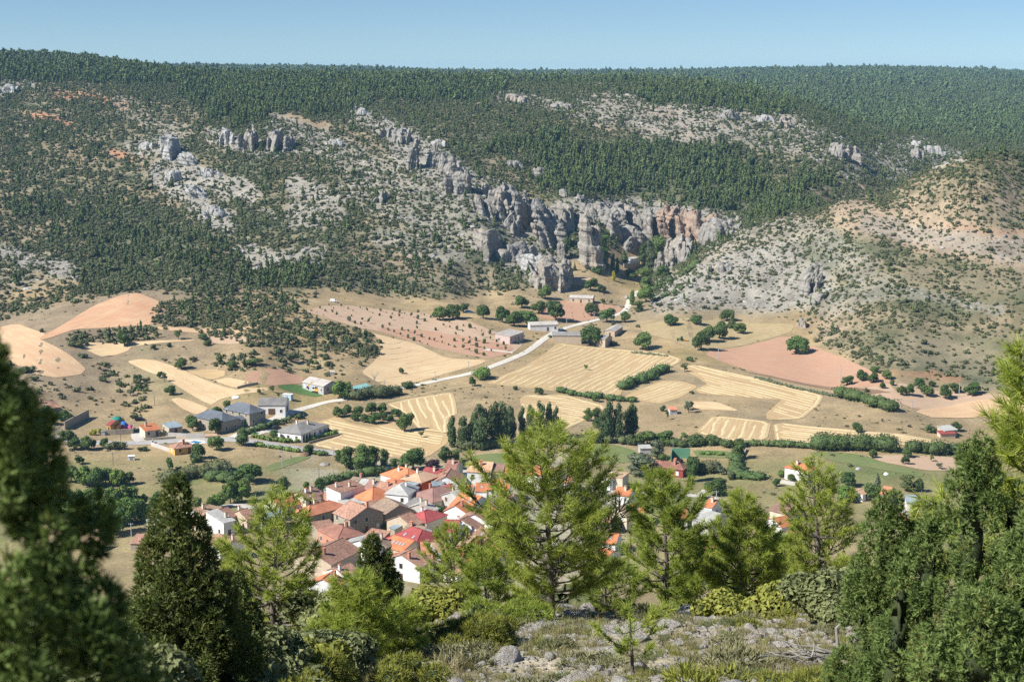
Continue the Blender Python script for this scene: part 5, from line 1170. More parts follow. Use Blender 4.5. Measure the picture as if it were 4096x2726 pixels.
for lab, tx, ty, bx, by, w, mt in [
 ('isolated grey rock finger on the mountain side', 1405, 772, 1408, 1020, 82, 'grey'), ('sloping grey crag right of the rock finger', 1590, 832, 1550, 1000, 120, 'grey'), ('wide smooth grey slab below the rock finger', 1725, 922, 1700, 1070, 150, 'grey'),
 ('big grey buttress with ochre foot halfway up the rib', 1775, 1020, 1785, 1240, 130, 'ochre'), ('grey cliff band at the top of the rib', 1290, 682, 1290, 800, 150, 'grey'), ('flat topped grey ledge near the rib top', 1620, 765, 1620, 830, 100, 'white'),
 ('narrow blade in the dark organ pipe crags', 12, 692, 20, 860, 42, 'grey'), ('broad dark tower of the organ pipe crags', 170, 702, 165, 862, 140, 'grey'), ('right hand tower of the organ pipe crags', 302, 722, 302, 872, 86, 'ochre'),
 ('small pointed crag on the scrubby flank', 1128, 1220, 1110, 1310, 64, 'grey'), ('ochre topped crag beside the pines', 2010, 1150, 2012, 1240, 80, 'ochre'), ('tall pale buttress under the pines', 2130, 1192, 2135, 1430, 120, 'ochre'),
 ('orange streaked tower at the lower rib', 2258, 1242, 2268, 1424, 104, 'ochre'), ('leaning fin of the lower rib', 1940, 1275, 1990, 1424, 90, 'grey'), ('grey wall at the bottom of the lower rib', 2220, 1402, 2235, 1560, 150, 'grey'),
 ('grey outcrop high in the scrub left of the pine belt', 1180, 660, 1170, 740, 90, 'grey'), ('pale rock patch above the rock finger', 980, 500, 985, 560, 90, 'white'), ('low grey step on the bare slope', 700, 770, 720, 820, 120, 'white')]: CR(C2t, s1, lab, tx, ty, bx, by, w, mt, pillar='finger' in lab)
for lab, tx, ty, bx, by, w, mt in [
 ('pale peak with ochre edge on the left mountain', 1412, 762, 1424, 930, 160, 'white'), ('left tower of the organ pipe crags', 2092, 702, 2098, 852, 110, 'grey'), ('thin spire between the organ pipe towers', 2160, 692, 2162, 862, 36, 'grey'),
 ('pale shoulder left of the organ pipe crags', 1945, 690, 1952, 806, 110, 'white'), ('upper slab of the pale diagonal rock band', 1590, 900, 1640, 990, 150, 'white'), ('middle slab of the pale diagonal rock band', 1760, 1020, 1810, 1090, 150, 'white'),
 ('upper slab of the second rock band', 1470, 1050, 1500, 1130, 130, 'white'), ('lower slab of the second rock band', 1640, 1170, 1700, 1270, 150, 'white'), ('tail of the second rock band', 1800, 1340, 1850, 1440, 120, 'white'), ('grey outcrop at the left top of the mountain', 60, 300, 60, 370, 120, 'white'),
 ('grey outcrop left of the pale peak', 1250, 790, 1255, 850, 130, 'white')]: CR(C1t, s1, lab, tx, ty, bx, by, w, mt, lump=.26, taper=.5)
for lab, tx, ty, bx, by, w, mt in [
 ('small cliff near the skyline with red earth', 110, 382, 118, 442, 110, 'ochre'), ('grey step beside the red earth cliff', 205, 402, 206, 452, 70, 'grey'), ('flat cliff edge under the pine crest', 1965, 522, 1985, 602, 150, 'grey'), ('rough grey outcrop between scrub and pines', 350, 1010, 352, 1090, 100, 'grey'),
 ('grey outcrop above the tall pale buttress', 105, 948, 125, 1012, 110, 'grey'), ('row of low crags along the upper slope', 520, 448, 540, 492, 130, 'grey'), ('grey crag above the gorge cleft', 550, 1190, 552, 1260, 60, 'grey'), ('broken crags in the scrub above the pillar', 690, 1240, 700, 1300, 90, 'grey')]: CR(C3t, s1, lab, tx, ty, bx, by, w, mt)
for lab, tx, ty, bx, by, w, mt in [
 ('pale mushroom shaped rock on the far ridge', 302, 574, 302, 660, 96, 'ochre'), ('dark cave rock on the far ridge', 770, 802, 765, 912, 120, 'grey'), ('pale crag right of the dark cave rock', 880, 822, 892, 962, 130, 'ochre'), ('shaded grey tower on the far bare slope', 1462, 852, 1462, 942, 76, 'grey'),
 ('pale cliff band on the far bare slope', 1570, 822, 1590, 892, 140, 'white'), ('grey outcrop on the far ridge by the mushroom rock', 140, 560, 150, 620, 120, 'white'), ('grey rock at the lip of the far bare slope', 1440, 780, 1440, 830, 80, 'white')]: CR(C4t, s1, lab, tx, ty, bx, by, w, mt, start=1150)
CR(C8, s1, 'smooth grey rock face on the stony spur', 560, 402, 545, 560, 150, 'grey', start=700, taper=.4)
CR(C8, s1, 'grey rock knot above the scree', 590, 330, 590, 380, 90, 'grey', start=700)
CR(C8, s1, 'rocky crest low on the scree', 620, 600, 610, 660, 120, 'grey', start=700)
CR(C8, s1, 'small pale quarry face at the meadow corner', 470, 810, 470, 880, 60, 'ochre', start=700)
CR(C7, s1, 'grey rock spine on the scree above the white road', 1890, 330, 1900, 400, 150, 'grey', start=800)

def fuse_crags():
    """one surface per crag, then bedding ledges, upright cracks and roughness"""
    dg = bpy.context.evaluated_depsgraph_get(); tot = 0
    for o, seed, h in CRAGS:
        me = bpy.data.meshes.new_from_object(o.evaluated_get(dg)); n = len(me.vertices); co = np.empty(n * 3, np.float32); me.vertices.foreach_get('co', co); q = co.reshape(-1, 3).astype(float)
        nr = np.empty(n * 3, np.float32); me.vertices.foreach_get('normal', nr); N = nr.reshape(-1, 3) * np.array([1, 1, .5]); o_ = seed * 13.7; sc = max(3.0, h * .22)
        wx = q[:, 0] + 2 * vnoise(q[:, 0] / 7, q[:, 1] / 7 + o_, q[:, 2] / 9, seed)
        crack = np.abs(vnoise(wx / sc + o_, q[:, 1] / sc, q[:, 2] / (sc * 5), seed + 3)); lay = n2(q[:, 2] / max(1.6, h * .07) + .25 * q[:, 0] / sc + o_, 0 * q[:, 2], seed + 4)
        d = -.10 * sc * sstep(.16, .0, crack) * 2.2 + .085 * sc * np.sign(lay) * sstep(.05, .5, np.abs(lay)) + .5 * fbm3(q[:, 0] / 2.2 + o_, q[:, 1] / 2.2, q[:, 2] / 2.8, 3, seed + 21, .6)
        q = q + N * d[:, None]; me.vertices.foreach_set('co', q.astype(np.float32).ravel()); me.polygons.foreach_set('use_smooth', np.zeros(len(me.polygons), bool)); me.update(); tot += len(me.polygons)
        old = o.data; o.modifiers.clear(); o.data = me; bpy.data.meshes.remove(old)
    print('CRAGS', len(CRAGS), tot)
fuse_crags()

# loose stone on the bare slopes
def plant_scree():
    rng = np.random.default_rng(77)
    forms = []
    for k in range(5):
        V, Fc = ICO[1]; q = V * rng.uniform(.6, 1.2, (len(V), 1)) * np.array([1, .8, .6]); forms.append(mesh_np('boulder', q, Fc, MR['white'] if k % 2 else MR['grey']))
    x, y, z = scatter_points(700, 1800, .16, rng); c = cover(x, y, z)
    p = c['rock'] * (.35 + .5 * np.clip(fbm2(x / 12, y / 12, 2, 3) + .4, 0, 1)) * (1 - c['valley']); k = (rng.random(len(x)) < p * .75) & ~hidden(x, y, z, 1)
    s = rng.lognormal(-.25, .55, k.sum()).clip(.3, 3.4)
    instancer('scree', forms, np.c_[x[k], y[k], z[k]], np.c_[s * 1.2, s, s * .9], rng.uniform(0, 6.28, k.sum()), rng.integers(0, 5, k.sum()), MR['white'], 'loose grey limestone blocks strewn over the bare slopes')
plant_scree()

# ------------------------------------------------------------------ valley trees
def unit_tree(kind, mat, seed):
    rng = np.random.default_rng(seed)
    if kind == 'round':
        L = [((0, 0, .54), (.30, .32, .30))] + [((math.cos(a) * .27 * rng.uniform(.6, 1.35), math.sin(a) * .27 * rng.uniform(.7, 1.3), rng.uniform(.32, .78)), (rng.uniform(.12, .25),) * 3) for a in np.linspace(0, 6.28, 12)[:-1]] + [((rng.normal(0, .14), rng.normal(0, .1), .84), (.2, .2, .15))]
        n, sz, tr = 900, .052, ([(0, 0, -.1), (0, 0, .2), (.03, .02, .5)], [.045, .035, .02])
    elif kind == 'tall':
        L = [((rng.normal(0, .10), rng.normal(0, .10), z), (rng.uniform(.2, .36),) * 2 + (rng.uniform(.12, .18),)) for z in np.linspace(.2, .88, 9)]
        n, sz, tr = 900, .045, ([(0, 0, -.08), (0, 0, .6)], [.035, .015])
    elif kind == 'poplar':
        L = [((rng.normal(0, .08), rng.normal(0, .08), z), (.42 * (1 - abs(z - .42) * .95), .42 * (1 - abs(z - .42) * .95), .12)) for z in np.linspace(.12, .93, 11)]
        n, sz, tr = 900, .05, ([(0, 0, -.05), (0, 0, .7)], [.04, .012])
    elif kind == 'conifer':
        L = [((rng.normal(0, .04), rng.normal(0, .04), z), (.5 * (1.02 - z), .5 * (1.02 - z), .085)) for z in np.linspace(.1, .95, 10)]
        n, sz, tr = 800, .045, ([(0, 0, -.05), (0, 0, .8)], [.035, .01])
    elif kind == 'open':
        L = [((math.cos(a) * rng.uniform(.12, .33), math.sin(a) * rng.uniform(.12, .33), rng.uniform(.45, .9)), (rng.uniform(.1, .2),) * 3) for a in np.linspace(0, 12, 12)]
        n, sz, tr = 420, .055, ([(0, 0, -.1), (0, 0, .35), (.05, .03, .75)], [.04, .032, .012])
    else:   # bush
        L = [((rng.normal(0, .2), rng.normal(0, .2), rng.uniform(.3, .6)), (rng.uniform(.22, .34), rng.uniform(.22, .34), rng.uniform(.25, .4))) for _ in range(7)]
        n, sz, tr = 520, .06, None
    return foliage('crown', L, n, sz, mat, rng, .74 if kind != 'open' else .5, .5, 1), tr
UT = {}
KM = {'walnut': ('round', M_WALNUT, 'tree'), 'tree': ('tall', M_WALNUT, 'tree'), 'poplar': ('poplar', M_POPLAR, 'poplar'), 'pine': ('conifer', M_PINE, 'pine tree'), 'cypress': ('poplar', M_SHRUB, 'cypress'), 'lime': ('round', M_LIME, 'tree'), 'limepop': ('poplar', M_LIME, 'poplar'),
      'yellow': ('poplar', M_YELLOW, 'poplar'), 'fruit': ('open', M_WALNUT, 'fruit tree'), 'olive': ('open', M_OLIVE, 'fruit tree'), 'bush': ('bush', M_HEDGE, 'bush'), 'darkbush': ('bush', M_SHRUB, 'bush'), 'limebush': ('bush', M_LIME, 'bush'), 'yellowbush': ('bush', M_YELLOW, 'bush'),
      'willow': ('tall', M_OLIVE, 'willow'), 'plum': ('round', M_PURPLE, 'tree'), 'spruce': ('conifer', M_OLIVE, 'conifer'), 'youngpine': ('tall', M_PINE, 'pine tree')}
TREE_N = [0]
def tree(label, sh, x, y, w, h, kind='walnut', name=None, group=None, s=None):
    """base pixel, width and height in the survey sheet's own pixels"""
    kd, mat, cat = KM[kind]; TREE_N[0] += 1; v = TREE_N[0] % 4
    if (kind, v) not in UT: UT[kind, v] = unit_tree(kd, mat, 100 + 7 * v + len(UT))
    crown, tr = UT[kind, v]
    px = sh(x, y); k = sh(1, 0)[0] - sh(0, 0)[0]
    g = ground(*px); m = math.hypot(g.y, HCAM - g.z) / FPX * k
    W, Hh = w * m, h * m * 1.02
    nm = name or ({'bush': 'bush'}.get(cat, cat.replace(' ', '_')) if cat != 'tree' else 'walnut_tree' if kind == 'walnut' else 'broadleaf_tree')
    rz = random.uniform(0, 6.28)
    if tr is None or Hh < 1.6:
        o = obj(nm, crown, None, g, rz); o.scale = (W / .95, W / .95, Hh / .95); return tag(o, label, cat, group)
    t = empty(nm, g, rz, label, cat, group); q_ = random.uniform(.88, 1.14); t.scale = (W / .98 * q_, W / .98 / q_, Hh)
    obj('crown', crown, t)
    if (kd, 'trunk') not in UT: UT[kd, 'trunk'] = MB().tube(tr[0], tr[1], 7).mesh('trunk', M_BARK)
    obj('trunk', UT[kd, 'trunk'], t); return t
def hedge(label, sh, pts, w, h, mat=None, name='hedge', dens=9, lumpy=.35, cat='hedge', group=None):
    mat = mat or M_HEDGE
    P = chaikin([tuple(ground(*sh(x, y))[:2]) for x, y in pts], False, 2); D = [P[0]]
    for p in P[1:]:
        n = max(1, int(math.dist(D[-1], p) / (w * .45))); a = D[-1]; D += [(a[0] + (p[0] - a[0]) * k / n, a[1] + (p[1] - a[1]) * k / n) for k in range(1, n + 1)]
    D = np.array(D); rng = np.random.default_rng(int(abs(D[0, 0]) * 7 + len(D))); c = D.mean(0); z0 = Z(*c)
    L = []
    for x, y in D:
        r = 1 + lumpy * rng.normal(); r = min(max(r, .5), 1.7); hh = h * (.75 + .3 * r)
        L.append(((x - c[0] + rng.normal(0, w * .12), y - c[1] + rng.normal(0, w * .12), Z(x, y) - z0 + hh * .45), (w * .5 * r, w * .5 * r, hh * .55)))
    o = obj(name, foliage(name, L, int(len(L) * dens * max(1, w * h / 5)), .42, mat, rng, .84), None, (c[0], c[1], z0)); return tag(o, label, cat, group)
def row(fmt, sh, items, kind, group=None, name=None):
    od = ['first', 'second', 'third', 'fourth', 'fifth', 'sixth', 'seventh', 'eighth', 'ninth', 'tenth', 'eleventh', 'twelfth']
    for k, (x, y, w, h) in enumerate(sorted(items)): tree(fmt % od[k], sh, x, y, w, h, kind, name, group)
# walnuts of the upper valley
row('%s from the left of the walnuts standing over the orchard corner', C6, [(1625, 812, 150, 118), (1738, 803, 150, 124), (1830, 745, 90, 80), (1998, 798, 125, 128)], 'walnut', 'big walnut trees of the valley')
row('%s from the left of the walnuts behind the white livestock shed', C7, [(20, 830, 130, 140), (120, 862, 150, 125), (235, 868, 170, 140)], 'walnut', 'big walnut trees of the valley')
for a in [('dark walnut on the red plot left of the spreading one', 188, 705, 138, 108), ('dark walnut between two neighbours above the livestock shed', 332, 755, 132, 112), ('tallest spreading walnut at the edge of the seedling plot', 475, 818, 192, 172), ('walnut standing in the seedling plot by the pole', 780, 772, 132, 110),
          ('thick walnut right where the white road bends', 915, 828, 142, 125), ('round walnut just right of the road bend', 1072, 830, 104, 96), ('dark walnut leaning against the rib foot', 385, 628, 128, 112), ('huge walnut in front of the long cement barn', 768, 1026, 200, 168), ('broad dark walnut alone above the straw field', 1222, 1062, 180, 148),
          ('flat crowned walnut on the dry meadow', 1460, 858, 140, 98), ('smaller walnut on the meadow below the scree', 1680, 846, 110, 78), ('lowest walnut of the meadow cluster', 1722, 1066, 158, 160), ('middle walnut of the meadow cluster', 1770, 992, 140, 130), ('upper walnut of the meadow cluster', 1880, 972, 140, 156), ('round walnut right of the meadow cluster', 2056, 930, 112, 96),
          ('walnut behind the tall pine on the meadow', 1945, 820, 120, 105), ('spreading walnut beside the pink spoil heap', 775, 556, 118, 105), ('small walnut right of the spoil heap tree', 872, 576, 86, 70)]: tree(a[0], C7, *a[1:], 'walnut', None, 'big walnut trees of the valley')
tree('tall pine beside the meadow walnuts', C7, 1985, 880, 100, 140, 'pine')
tree('walnut standing alone in the red field', C8, 405, 1100, 200, 150, 'walnut')
row('%s from the left of the walnuts along the red field margin', C8, [(840, 1366, 104, 84), (965, 1330, 112, 96), (1062, 1346, 104, 86), (1180, 1315, 90, 76), (1075, 1262, 80, 56)], 'walnut', 'walnuts along the red field')
for a in [('small bush tree below the red field walnuts', 1147, 1396, 56, 56), ('tiny round tree beside the small bush tree', 1225, 1370, 46, 46), ('little umbrella tree on the brown strip', 1010, 1430, 40, 38), ('flat dark bush on the brown strip', 880, 1436, 56, 26)]: tree(a[0], C8, *a[1:], 'walnut' if a[4] > 40 else 'bush')
row('%s from the left of the walnuts in the pinkish field', C8, [(1300, 1452, 74, 84), (1372, 1456, 96, 100), (1456, 1402, 92, 100), (1524, 1458, 120, 92), (1680, 1486, 112, 120), (1766, 1432, 116, 84), (1908, 1454, 142, 112), (1568, 1380, 66, 50)], 'walnut', 'walnuts in the pinkish field')
hedge('thick dark hedge bank between the pinkish field and the dry slope', C8, [(790, 1465), (900, 1500), (1050, 1540), (1225, 1590)], 7, 5)
hedge('low weedy strip beside the striped right field', C8, [(60, 1310), (300, 1375), (600, 1440), (780, 1470)], 2.2, 1.1, M_OLIVE)
# gorge
for a in [('big poplar with pale leaves in the gorge mouth', 1250, 545, 150, 180, 'tree'), ('dark cypress group by the gorge road', 1285, 400, 120, 260, 'cypress'), ('green tree at the left of the gorge pool', 900, 385, 110, 150, 'tree'), ('slim poplar in front of the gorge garden', 965, 400, 45, 150, 'poplar'), ('slim poplar right of the first garden poplar', 1005, 410, 40, 130, 'poplar'),
          ('dark pine above the gorge pool', 1065, 320, 100, 120, 'pine'), ('small yellow poplar on the gorge meadow', 975, 475, 42, 82, 'yellow'), ('broad walnut hedge under the gorge pool wall', 1125, 465, 120, 90, 'walnut'), ('tall green tree under the orange cave', 1360, 330, 170, 230, 'tree'), ('green tree at the back of the gorge trees', 1230, 330, 110, 170, 'tree'),
          ('yellow green poplar beside the white road', 1130, 680, 60, 118, 'limepop'), ('bushy green tree beside the yellow green poplar', 1250, 655, 150, 150, 'lime'), ('low willow at the gorge roadside', 1195, 740, 110, 90, 'tree'), ('dark tree at the foot of the pale pillar', 1395, 455, 110, 110, 'walnut'), ('round bush at the gorge meadow edge', 838, 410, 110, 56, 'bush'),
          ('little tree near the white gravel spoil', 640, 385, 40, 70, 'pine'), ('second little tree near the white gravel spoil', 598, 390, 40, 60, 'pine'), ('dark scrub tree in the pillar cleft', 560, 280, 90, 170, 'tree'), ('dark scrub tree right of the ochre pillar', 880, 250, 110, 170, 'tree'), ('evergreen bush under the dark overhang', 1165, 190, 50, 44, 'darkbush'), ('large ivy bush on the cliff edge', 1010, 0, 100, 80, 'bush'),
          ('small round tree by the sheep shed', 885, 675, 42, 46, 'walnut'), ('small olive tree by the sheep shed', 950, 680, 42, 42, 'olive'), ('tiny bush in the meadow by the askew shed', 1182, 872, 36, 26, 'bush'), ('bush at the askew shed corner', 970, 858, 36, 36, 'bush'), ('round bush behind the long barn gable', 905, 940, 46, 46, 'bush'), ('bush right of the barn gable', 970, 1030, 70, 44, 'bush'), ('dark bush on the field track corner', 1628, 1160, 60, 40, 'bush'),
          ('small tree at the striped field corner', 1580, 1256, 84, 66, 'fruit'), ('thin lone tree in the big striped field', 735, 1240, 40, 48, 'fruit'), ('bush on the near edge of the big striped field', 335, 1452, 76, 66, 'walnut'), ('bush at the left end of the bottom hedge', 130, 1405, 42, 36, 'bush'), ('round bush in the bottom hedge of the striped field', 824, 1510, 80, 66, 'walnut'), ('small bush by the wedge field', 1645, 1442, 34, 28, 'bush'),
          ('rounded grey bush left of the garden hut', 1610, 1580, 100, 70, 'olive')]: tree(a[0], C7, *a[1:5], a[5])
hedge('bramble hedge between the striped field and the wedge', C7, [(1060, 1405), (1130, 1370), (1250, 1335), (1290, 1300), (1420, 1250)], 6.5, 4.2)
hedge('bramble hedge along the bottom of the striped field', C7, [(510, 1430), (620, 1455), (720, 1470), (850, 1480)], 4, 2.6)
hedge('bramble patch below the striped field', C7, [(930, 1490), (1050, 1505), (1145, 1510)], 4.5, 2.4)
hedge('green scrub strip running down the spur foot', C7, [(1300, 560), (1420, 500), (1560, 440), (1700, 330)], 7, 3, M_PINE)
hedge('second green scrub strip on the spur', C7, [(1330, 650), (1480, 590), (1560, 540)], 5, 2.4, M_PINE)
hedge('weeds on the bank of the white road by the barn', C7, [(430, 960), (560, 1000)], 2.5, 1.4)
hedge('weedy bank along the top of the striped field', C7, [(1130, 1090), (1300, 1110), (1430, 1120)], 2.2, .9, M_OLIVE)
# around the knoll and the orchard
for a in [('lime green tree beside the excavator barn', C6, 785, 1478, 200, 155, 'lime'), ('round lime tree at the bend of the white road', C6, 1985, 1310, 160, 100, 'limebush'), ('walnut at the foot of the bend tree', C6, 1905, 1375, 66, 80, 'walnut'), ('oval bush on the edge of the middle straw field', C6, 1345, 1390, 120, 52, 'bush'), ('small green tree alone in the middle straw field', C6, 1297, 1270, 52, 56, 'walnut'),
          ('young tree in the tan plot under the scrub bank', C6, 508, 1230, 80, 90, 'fruit'), ('young pine among the tan plot junipers', C6, 340, 1165, 100, 85, 'darkbush'), ('dark juniper right of the young tree', C6, 680, 1200, 70, 45, 'darkbush'), ('small juniper by the middle straw field', C6, 938, 1200, 40, 46, 'darkbush'), ('big juniper at the tip of the knoll', C6, 1062, 1100, 78, 90, 'darkbush'),
          ('single round tree in the small stubble field', C5, 1065, 1032, 130, 110, 'walnut'), ('small tree standing on the stubble bank', C5, 1528, 975, 86, 82, 'fruit'), ('spreading bush under the stubble bank', C5, 1740, 975, 80, 56, 'bush'), ('low bush below the spreading bush', C5, 1775, 1028, 70, 52, 'bush'), ('rounded tree above the long sloping field', C5, 1550, 1228, 118, 92, 'walnut'),
          ('pair tree left at the long sloping field', C5, 1368, 1305, 50, 55, 'walnut'), ('grey pair tree right at the long sloping field', C5, 1412, 1340, 60, 80, 'olive'), ('green tree on the bank below the pair trees', C5, 1460, 1450, 100, 84, 'walnut'), ('small tree on the brown slope throwing a long shadow', C5, 1118, 1460, 80, 66, 'olive'), ('green bush tree above the shadowed small tree', C5, 1195, 1405, 72, 50, 'walnut'),
          ('dark juniper pair upper on the brown slope', C5, 1165, 1360, 70, 60, 'darkbush'), ('bright bush among the brown slope junipers', C5, 1185, 1325, 66, 56, 'bush'), ('dark juniper right of the bright bush', C5, 1245, 1350, 56, 52, 'darkbush'), ('round juniper low on the brown slope', C5, 770, 1488, 44, 34, 'darkbush'), ('juniper clump on the brown slope', C5, 890, 1335, 66, 50, 'darkbush'),
          ('juniper left of the ochre field tip', C5, 905, 1205, 66, 42, 'darkbush'), ('green bush in the middle of the brown slope', C5, 1035, 1380, 56, 46, 'bush'), ('pointed juniper on the brown slope', C5, 970, 1280, 36, 50, 'darkbush'), ('juniper group at the left edge below the ochre field', C5, 220, 1265, 120, 62, 'darkbush'), ('juniper alone at the far left', C5, 85, 1200, 50, 52, 'darkbush'), ('lower juniper of the left edge', C5, 290, 1330, 66, 46, 'darkbush'),
          ('juniper standing in front of the ochre field', C5, 355, 915, 40, 40, 'darkbush'), ('juniper group between the two ochre fields', C5, 630, 1045, 110, 66, 'darkbush'), ('juniper at the lower stubble bank', C5, 715, 1130, 70, 44, 'darkbush'), ('dark bush at the small stubble field end', C5, 1320, 1060, 52, 46, 'darkbush'), ('round bush right of the small stubble field end', C5, 1445, 1040, 46, 36, 'bush'), ('bush pair in the grass above the rounded tree', C5, 1655, 1158, 50, 40, 'darkbush'),
          ('green hedge bush above the red plot left part', C5, 1990, 1220, 90, 66, 'bush'), ('green hedge bush above the red plot right part', C5, 2170, 1200, 130, 66, 'bush'), ('young tree by the stubble terrace', C5, 2220, 1445, 36, 46, 'fruit')]: tree(a[0], a[1], *a[2:6], a[6])
# bare tree in the straw field
def bare_tree(label, px, hpx, name='bare_tree'):
    g = ground(*px); h = hpx * g.y / FPX; t = empty(name, g, 0, label, 'tree'); rr = random.Random(5)
    MB().tube([(0, 0, -.3), (0, 0, h * .25), (.1, 0, h * .4)], [h * .035, h * .03, h * .02], 6).build('trunk', M_DEADWOOD, t)
    for k in range(9):
        a = k * 2.4; L = h * rr.uniform(.4, .62); mb = MB(); p0 = Vector((0, 0, h * rr.uniform(.25, .4))); d = Vector((math.cos(a) * .75, math.sin(a) * .75, 1)).normalized()
        mb.tube([p0, p0 + d * L * .5, p0 + d * L + Vector((0, 0, .1))], [h * .014, h * .009, h * .003], 4)
        for j in range(4):
            q = p0 + d * L * rr.uniform(.4, .9); e = (d + Vector((rr.uniform(-.8, .8), rr.uniform(-.8, .8), .1))).normalized(); mb.tube([q, q + e * L * .35], [h * .006, h * .002], 3)
        mb.build('branch', M_DEADWOOD, t)
bare_tree('leafless grey tree at the edge of the straw field', C6(1068, 1345), 115 * s1)
# orchard rows
ORD = 'first second third fourth fifth sixth seventh eighth ninth tenth eleventh twelfth thirteenth fourteenth fifteenth sixteenth seventeenth eighteenth nineteenth twentieth'.split()
def plant_orchard():
    W = np.array(WPOLY['field' + 'red soil orchard planted with rows of young trees']); a, b = ground(*C6(900, 700)), ground(*C6(2100, 1100)); ang = math.atan2(b.y - a.y, b.x - a.x)
    d = np.array([math.cos(ang), math.sin(ang)]); n = np.array([-d[1], d[0]]); c = W.mean(0); s = (W - c) @ n; t = (W - c) @ d; rr = random.Random(9)
    ms = [unit_tree('open' if k < 2 else 'bush', M_WALNUT if k % 2 else M_OLIVE, 300 + k)[0] for k in range(4)]
    k = s.min() + 4; cnt = 0; rown = -1
    while k < s.max() - 3:
        j = t.min() + 3; col = 0; rown += 1
        while j < t.max() - 3:
            x, y = c + d * (j + rr.uniform(-.5, .5)) + n * (k + rr.uniform(-.5, .5))
            if in_poly(np.array([x]), np.array([y]), W)[0] and rr.random() < .74:
                h = rr.uniform(1.6, 3.6) * (.65 if (j - t.min()) / (t.max() - t.min()) < .25 and rr.random() < .5 else 1); o = obj('orchard_tree', ms[cnt % 4], None, (x, y, Z(x, y) - .05 * h), rr.uniform(0, 6)); o.scale = (h * .62, h * .62, h)
                tag(o, '%s young fruit tree, %s from the left in the %s orchard row from the road' % ('leafy' if cnt % 2 else 'thin', ORD[min(col, 19)], ORD[min(rown, 19)]), 'fruit tree', 'young trees in the red soil orchard'); cnt += 1; col += 1
            j += 6.2
        k += 9.5
    print('ORCHARD', cnt)
plant_orchard()
def seedlings():
    W = np.array(WPOLY['field' + 'red plot of seedlings beside the sheep shed']); rr = random.Random(2); m = unit_tree('bush', M_OLIVE, 333)[0]
    lo, hi = W.min(0), W.max(0); y = lo[1]
    while y < hi[1]:
        x = lo[0]
        while x < hi[0]:
            if in_poly(np.array([x]), np.array([y]), W)[0] and rr.random() < .6:
                o = obj('seedling', m, None, (x, y, Z(x, y)), rr.uniform(0, 6)); o.scale = (.5, .5, rr.uniform(.5, .9)); tag(o, 'tiny seedling on the red plot by the sheep shed', 'seedling', 'seedlings on the red plot')
            x += 7
        y += 9
seedlings()
# poplars and trees along the brook
row('%s from the left of the dark clump of poplars', M2, [(112, 215, 52, 125), (160, 222, 62, 132), (205, 215, 60, 150), (240, 222, 80, 180), (285, 205, 60, 172), (320, 200, 62, 168), (355, 185, 50, 140)], 'poplar', 'poplars along the brook')
row('%s from the left of the lighter poplars in the middle', M2, [(400, 190, 40, 140), (440, 195, 46, 150), (478, 185, 46, 156), (512, 180, 44, 150), (540, 170, 34, 120)], 'poplar', 'poplars along the brook')
row('%s from the left of the right hand poplar clump', M2, [(740, 190, 60, 130), (762, 195, 64, 168), (800, 195, 52, 160), (838, 180, 50, 130), (862, 175, 56, 138)], 'poplar', 'poplars along the brook')
for a in [('dark leafy tree left of the right hand poplars', 712, 135, 50, 82, 'tree'), ('little bright tree left of the right hand poplars', 678, 105, 42, 52, 'tree'), ('round walnut right of the poplar clump', 920, 205, 90, 60, 'walnut'), ('round walnut next to the allotment hut', 985, 200, 90, 56, 'walnut'), ('dark bush at the poplar foot', 856, 205, 40, 34, 'bush'), ('small bush by the allotment hut', 890, 205, 36, 30, 'bush'),
          ('pale windblown willow at the hut garden', 962, 265, 70, 80, 'willow'), ('large grey willow behind the cream house', 890, 330, 140, 88, 'willow'), ('dark trees left of the maroon villa', 985, 320, 60, 76, 'tree'), ('dark tree right of the ball court', 1108, 330, 66, 76, 'walnut'), ('pale green tree behind the bungalow court', 1075, 190, 46, 36, 'fruit'), ('bramble mound by the broad swath field', 1140, 205, 90, 50, 'bush'),
          ('bramble mound right of the first at the field end', 1195, 205, 60, 44, 'bush'), ('round tree at the lane of the broad swath field', 1300, 215, 56, 38, 'walnut'), ('tree where the ditch meets the hedge', 1300, 262, 64, 70, 'tree'), ('small grey tree by the garden hut', 1092, 72, 46, 50, 'olive'), ('thin tree below the garden hut', 1003, 100, 22, 36, 'fruit'), ('bush beside the garden hut', 988, 65, 24, 26, 'bush')]: tree(a[0], M2, *a[1:5], a[5])
tree('dark purple plum tree behind the crimson roof', M3, 712, 380, 80, 66, 'plum')
row('%s from the left of the trees hiding the road', M3, [(215, 330, 70, 66), (260, 360, 80, 110), (330, 385, 130, 150), (395, 360, 90, 118), (456, 370, 56, 110), (505, 370, 60, 56)], 'tree', 'trees along the road above the village')
for a in [('broad green tree right of the roadside trees', 610, 375, 140, 118, 'walnut'), ('dark tree alone in the striped field', 565, 165, 90, 100, 'walnut'), ('thin little tree alone in the striped field', 655, 200, 34, 36, 'fruit'), ('bush at the road verge', 42, 285, 54, 50, 'bush'), ('green tree at the left foot of the dark poplars', 780, 335, 90, 90, 'tree'), ('bushy green growth at the foot of the poplars', 840, 330, 80, 66, 'tree'),
          ('green tree beside the pale maroon roofed house', 868, 370, 50, 66, 'lime')]: tree(a[0], M3, *a[1:5], a[5])
row('%s from the left of the fruit trees in the orchard island', M3, [(205, 90, 60, 60), (250, 85, 66, 62), (292, 108, 50, 40), (312, 85, 66, 60), (352, 118, 60, 48), (385, 75, 70, 66), (402, 122, 72, 56), (440, 70, 66, 56), (450, 105, 56, 42), (485, 110, 46, 32), (520, 85, 60, 40)], 'walnut', 'fruit trees on the grassy island')
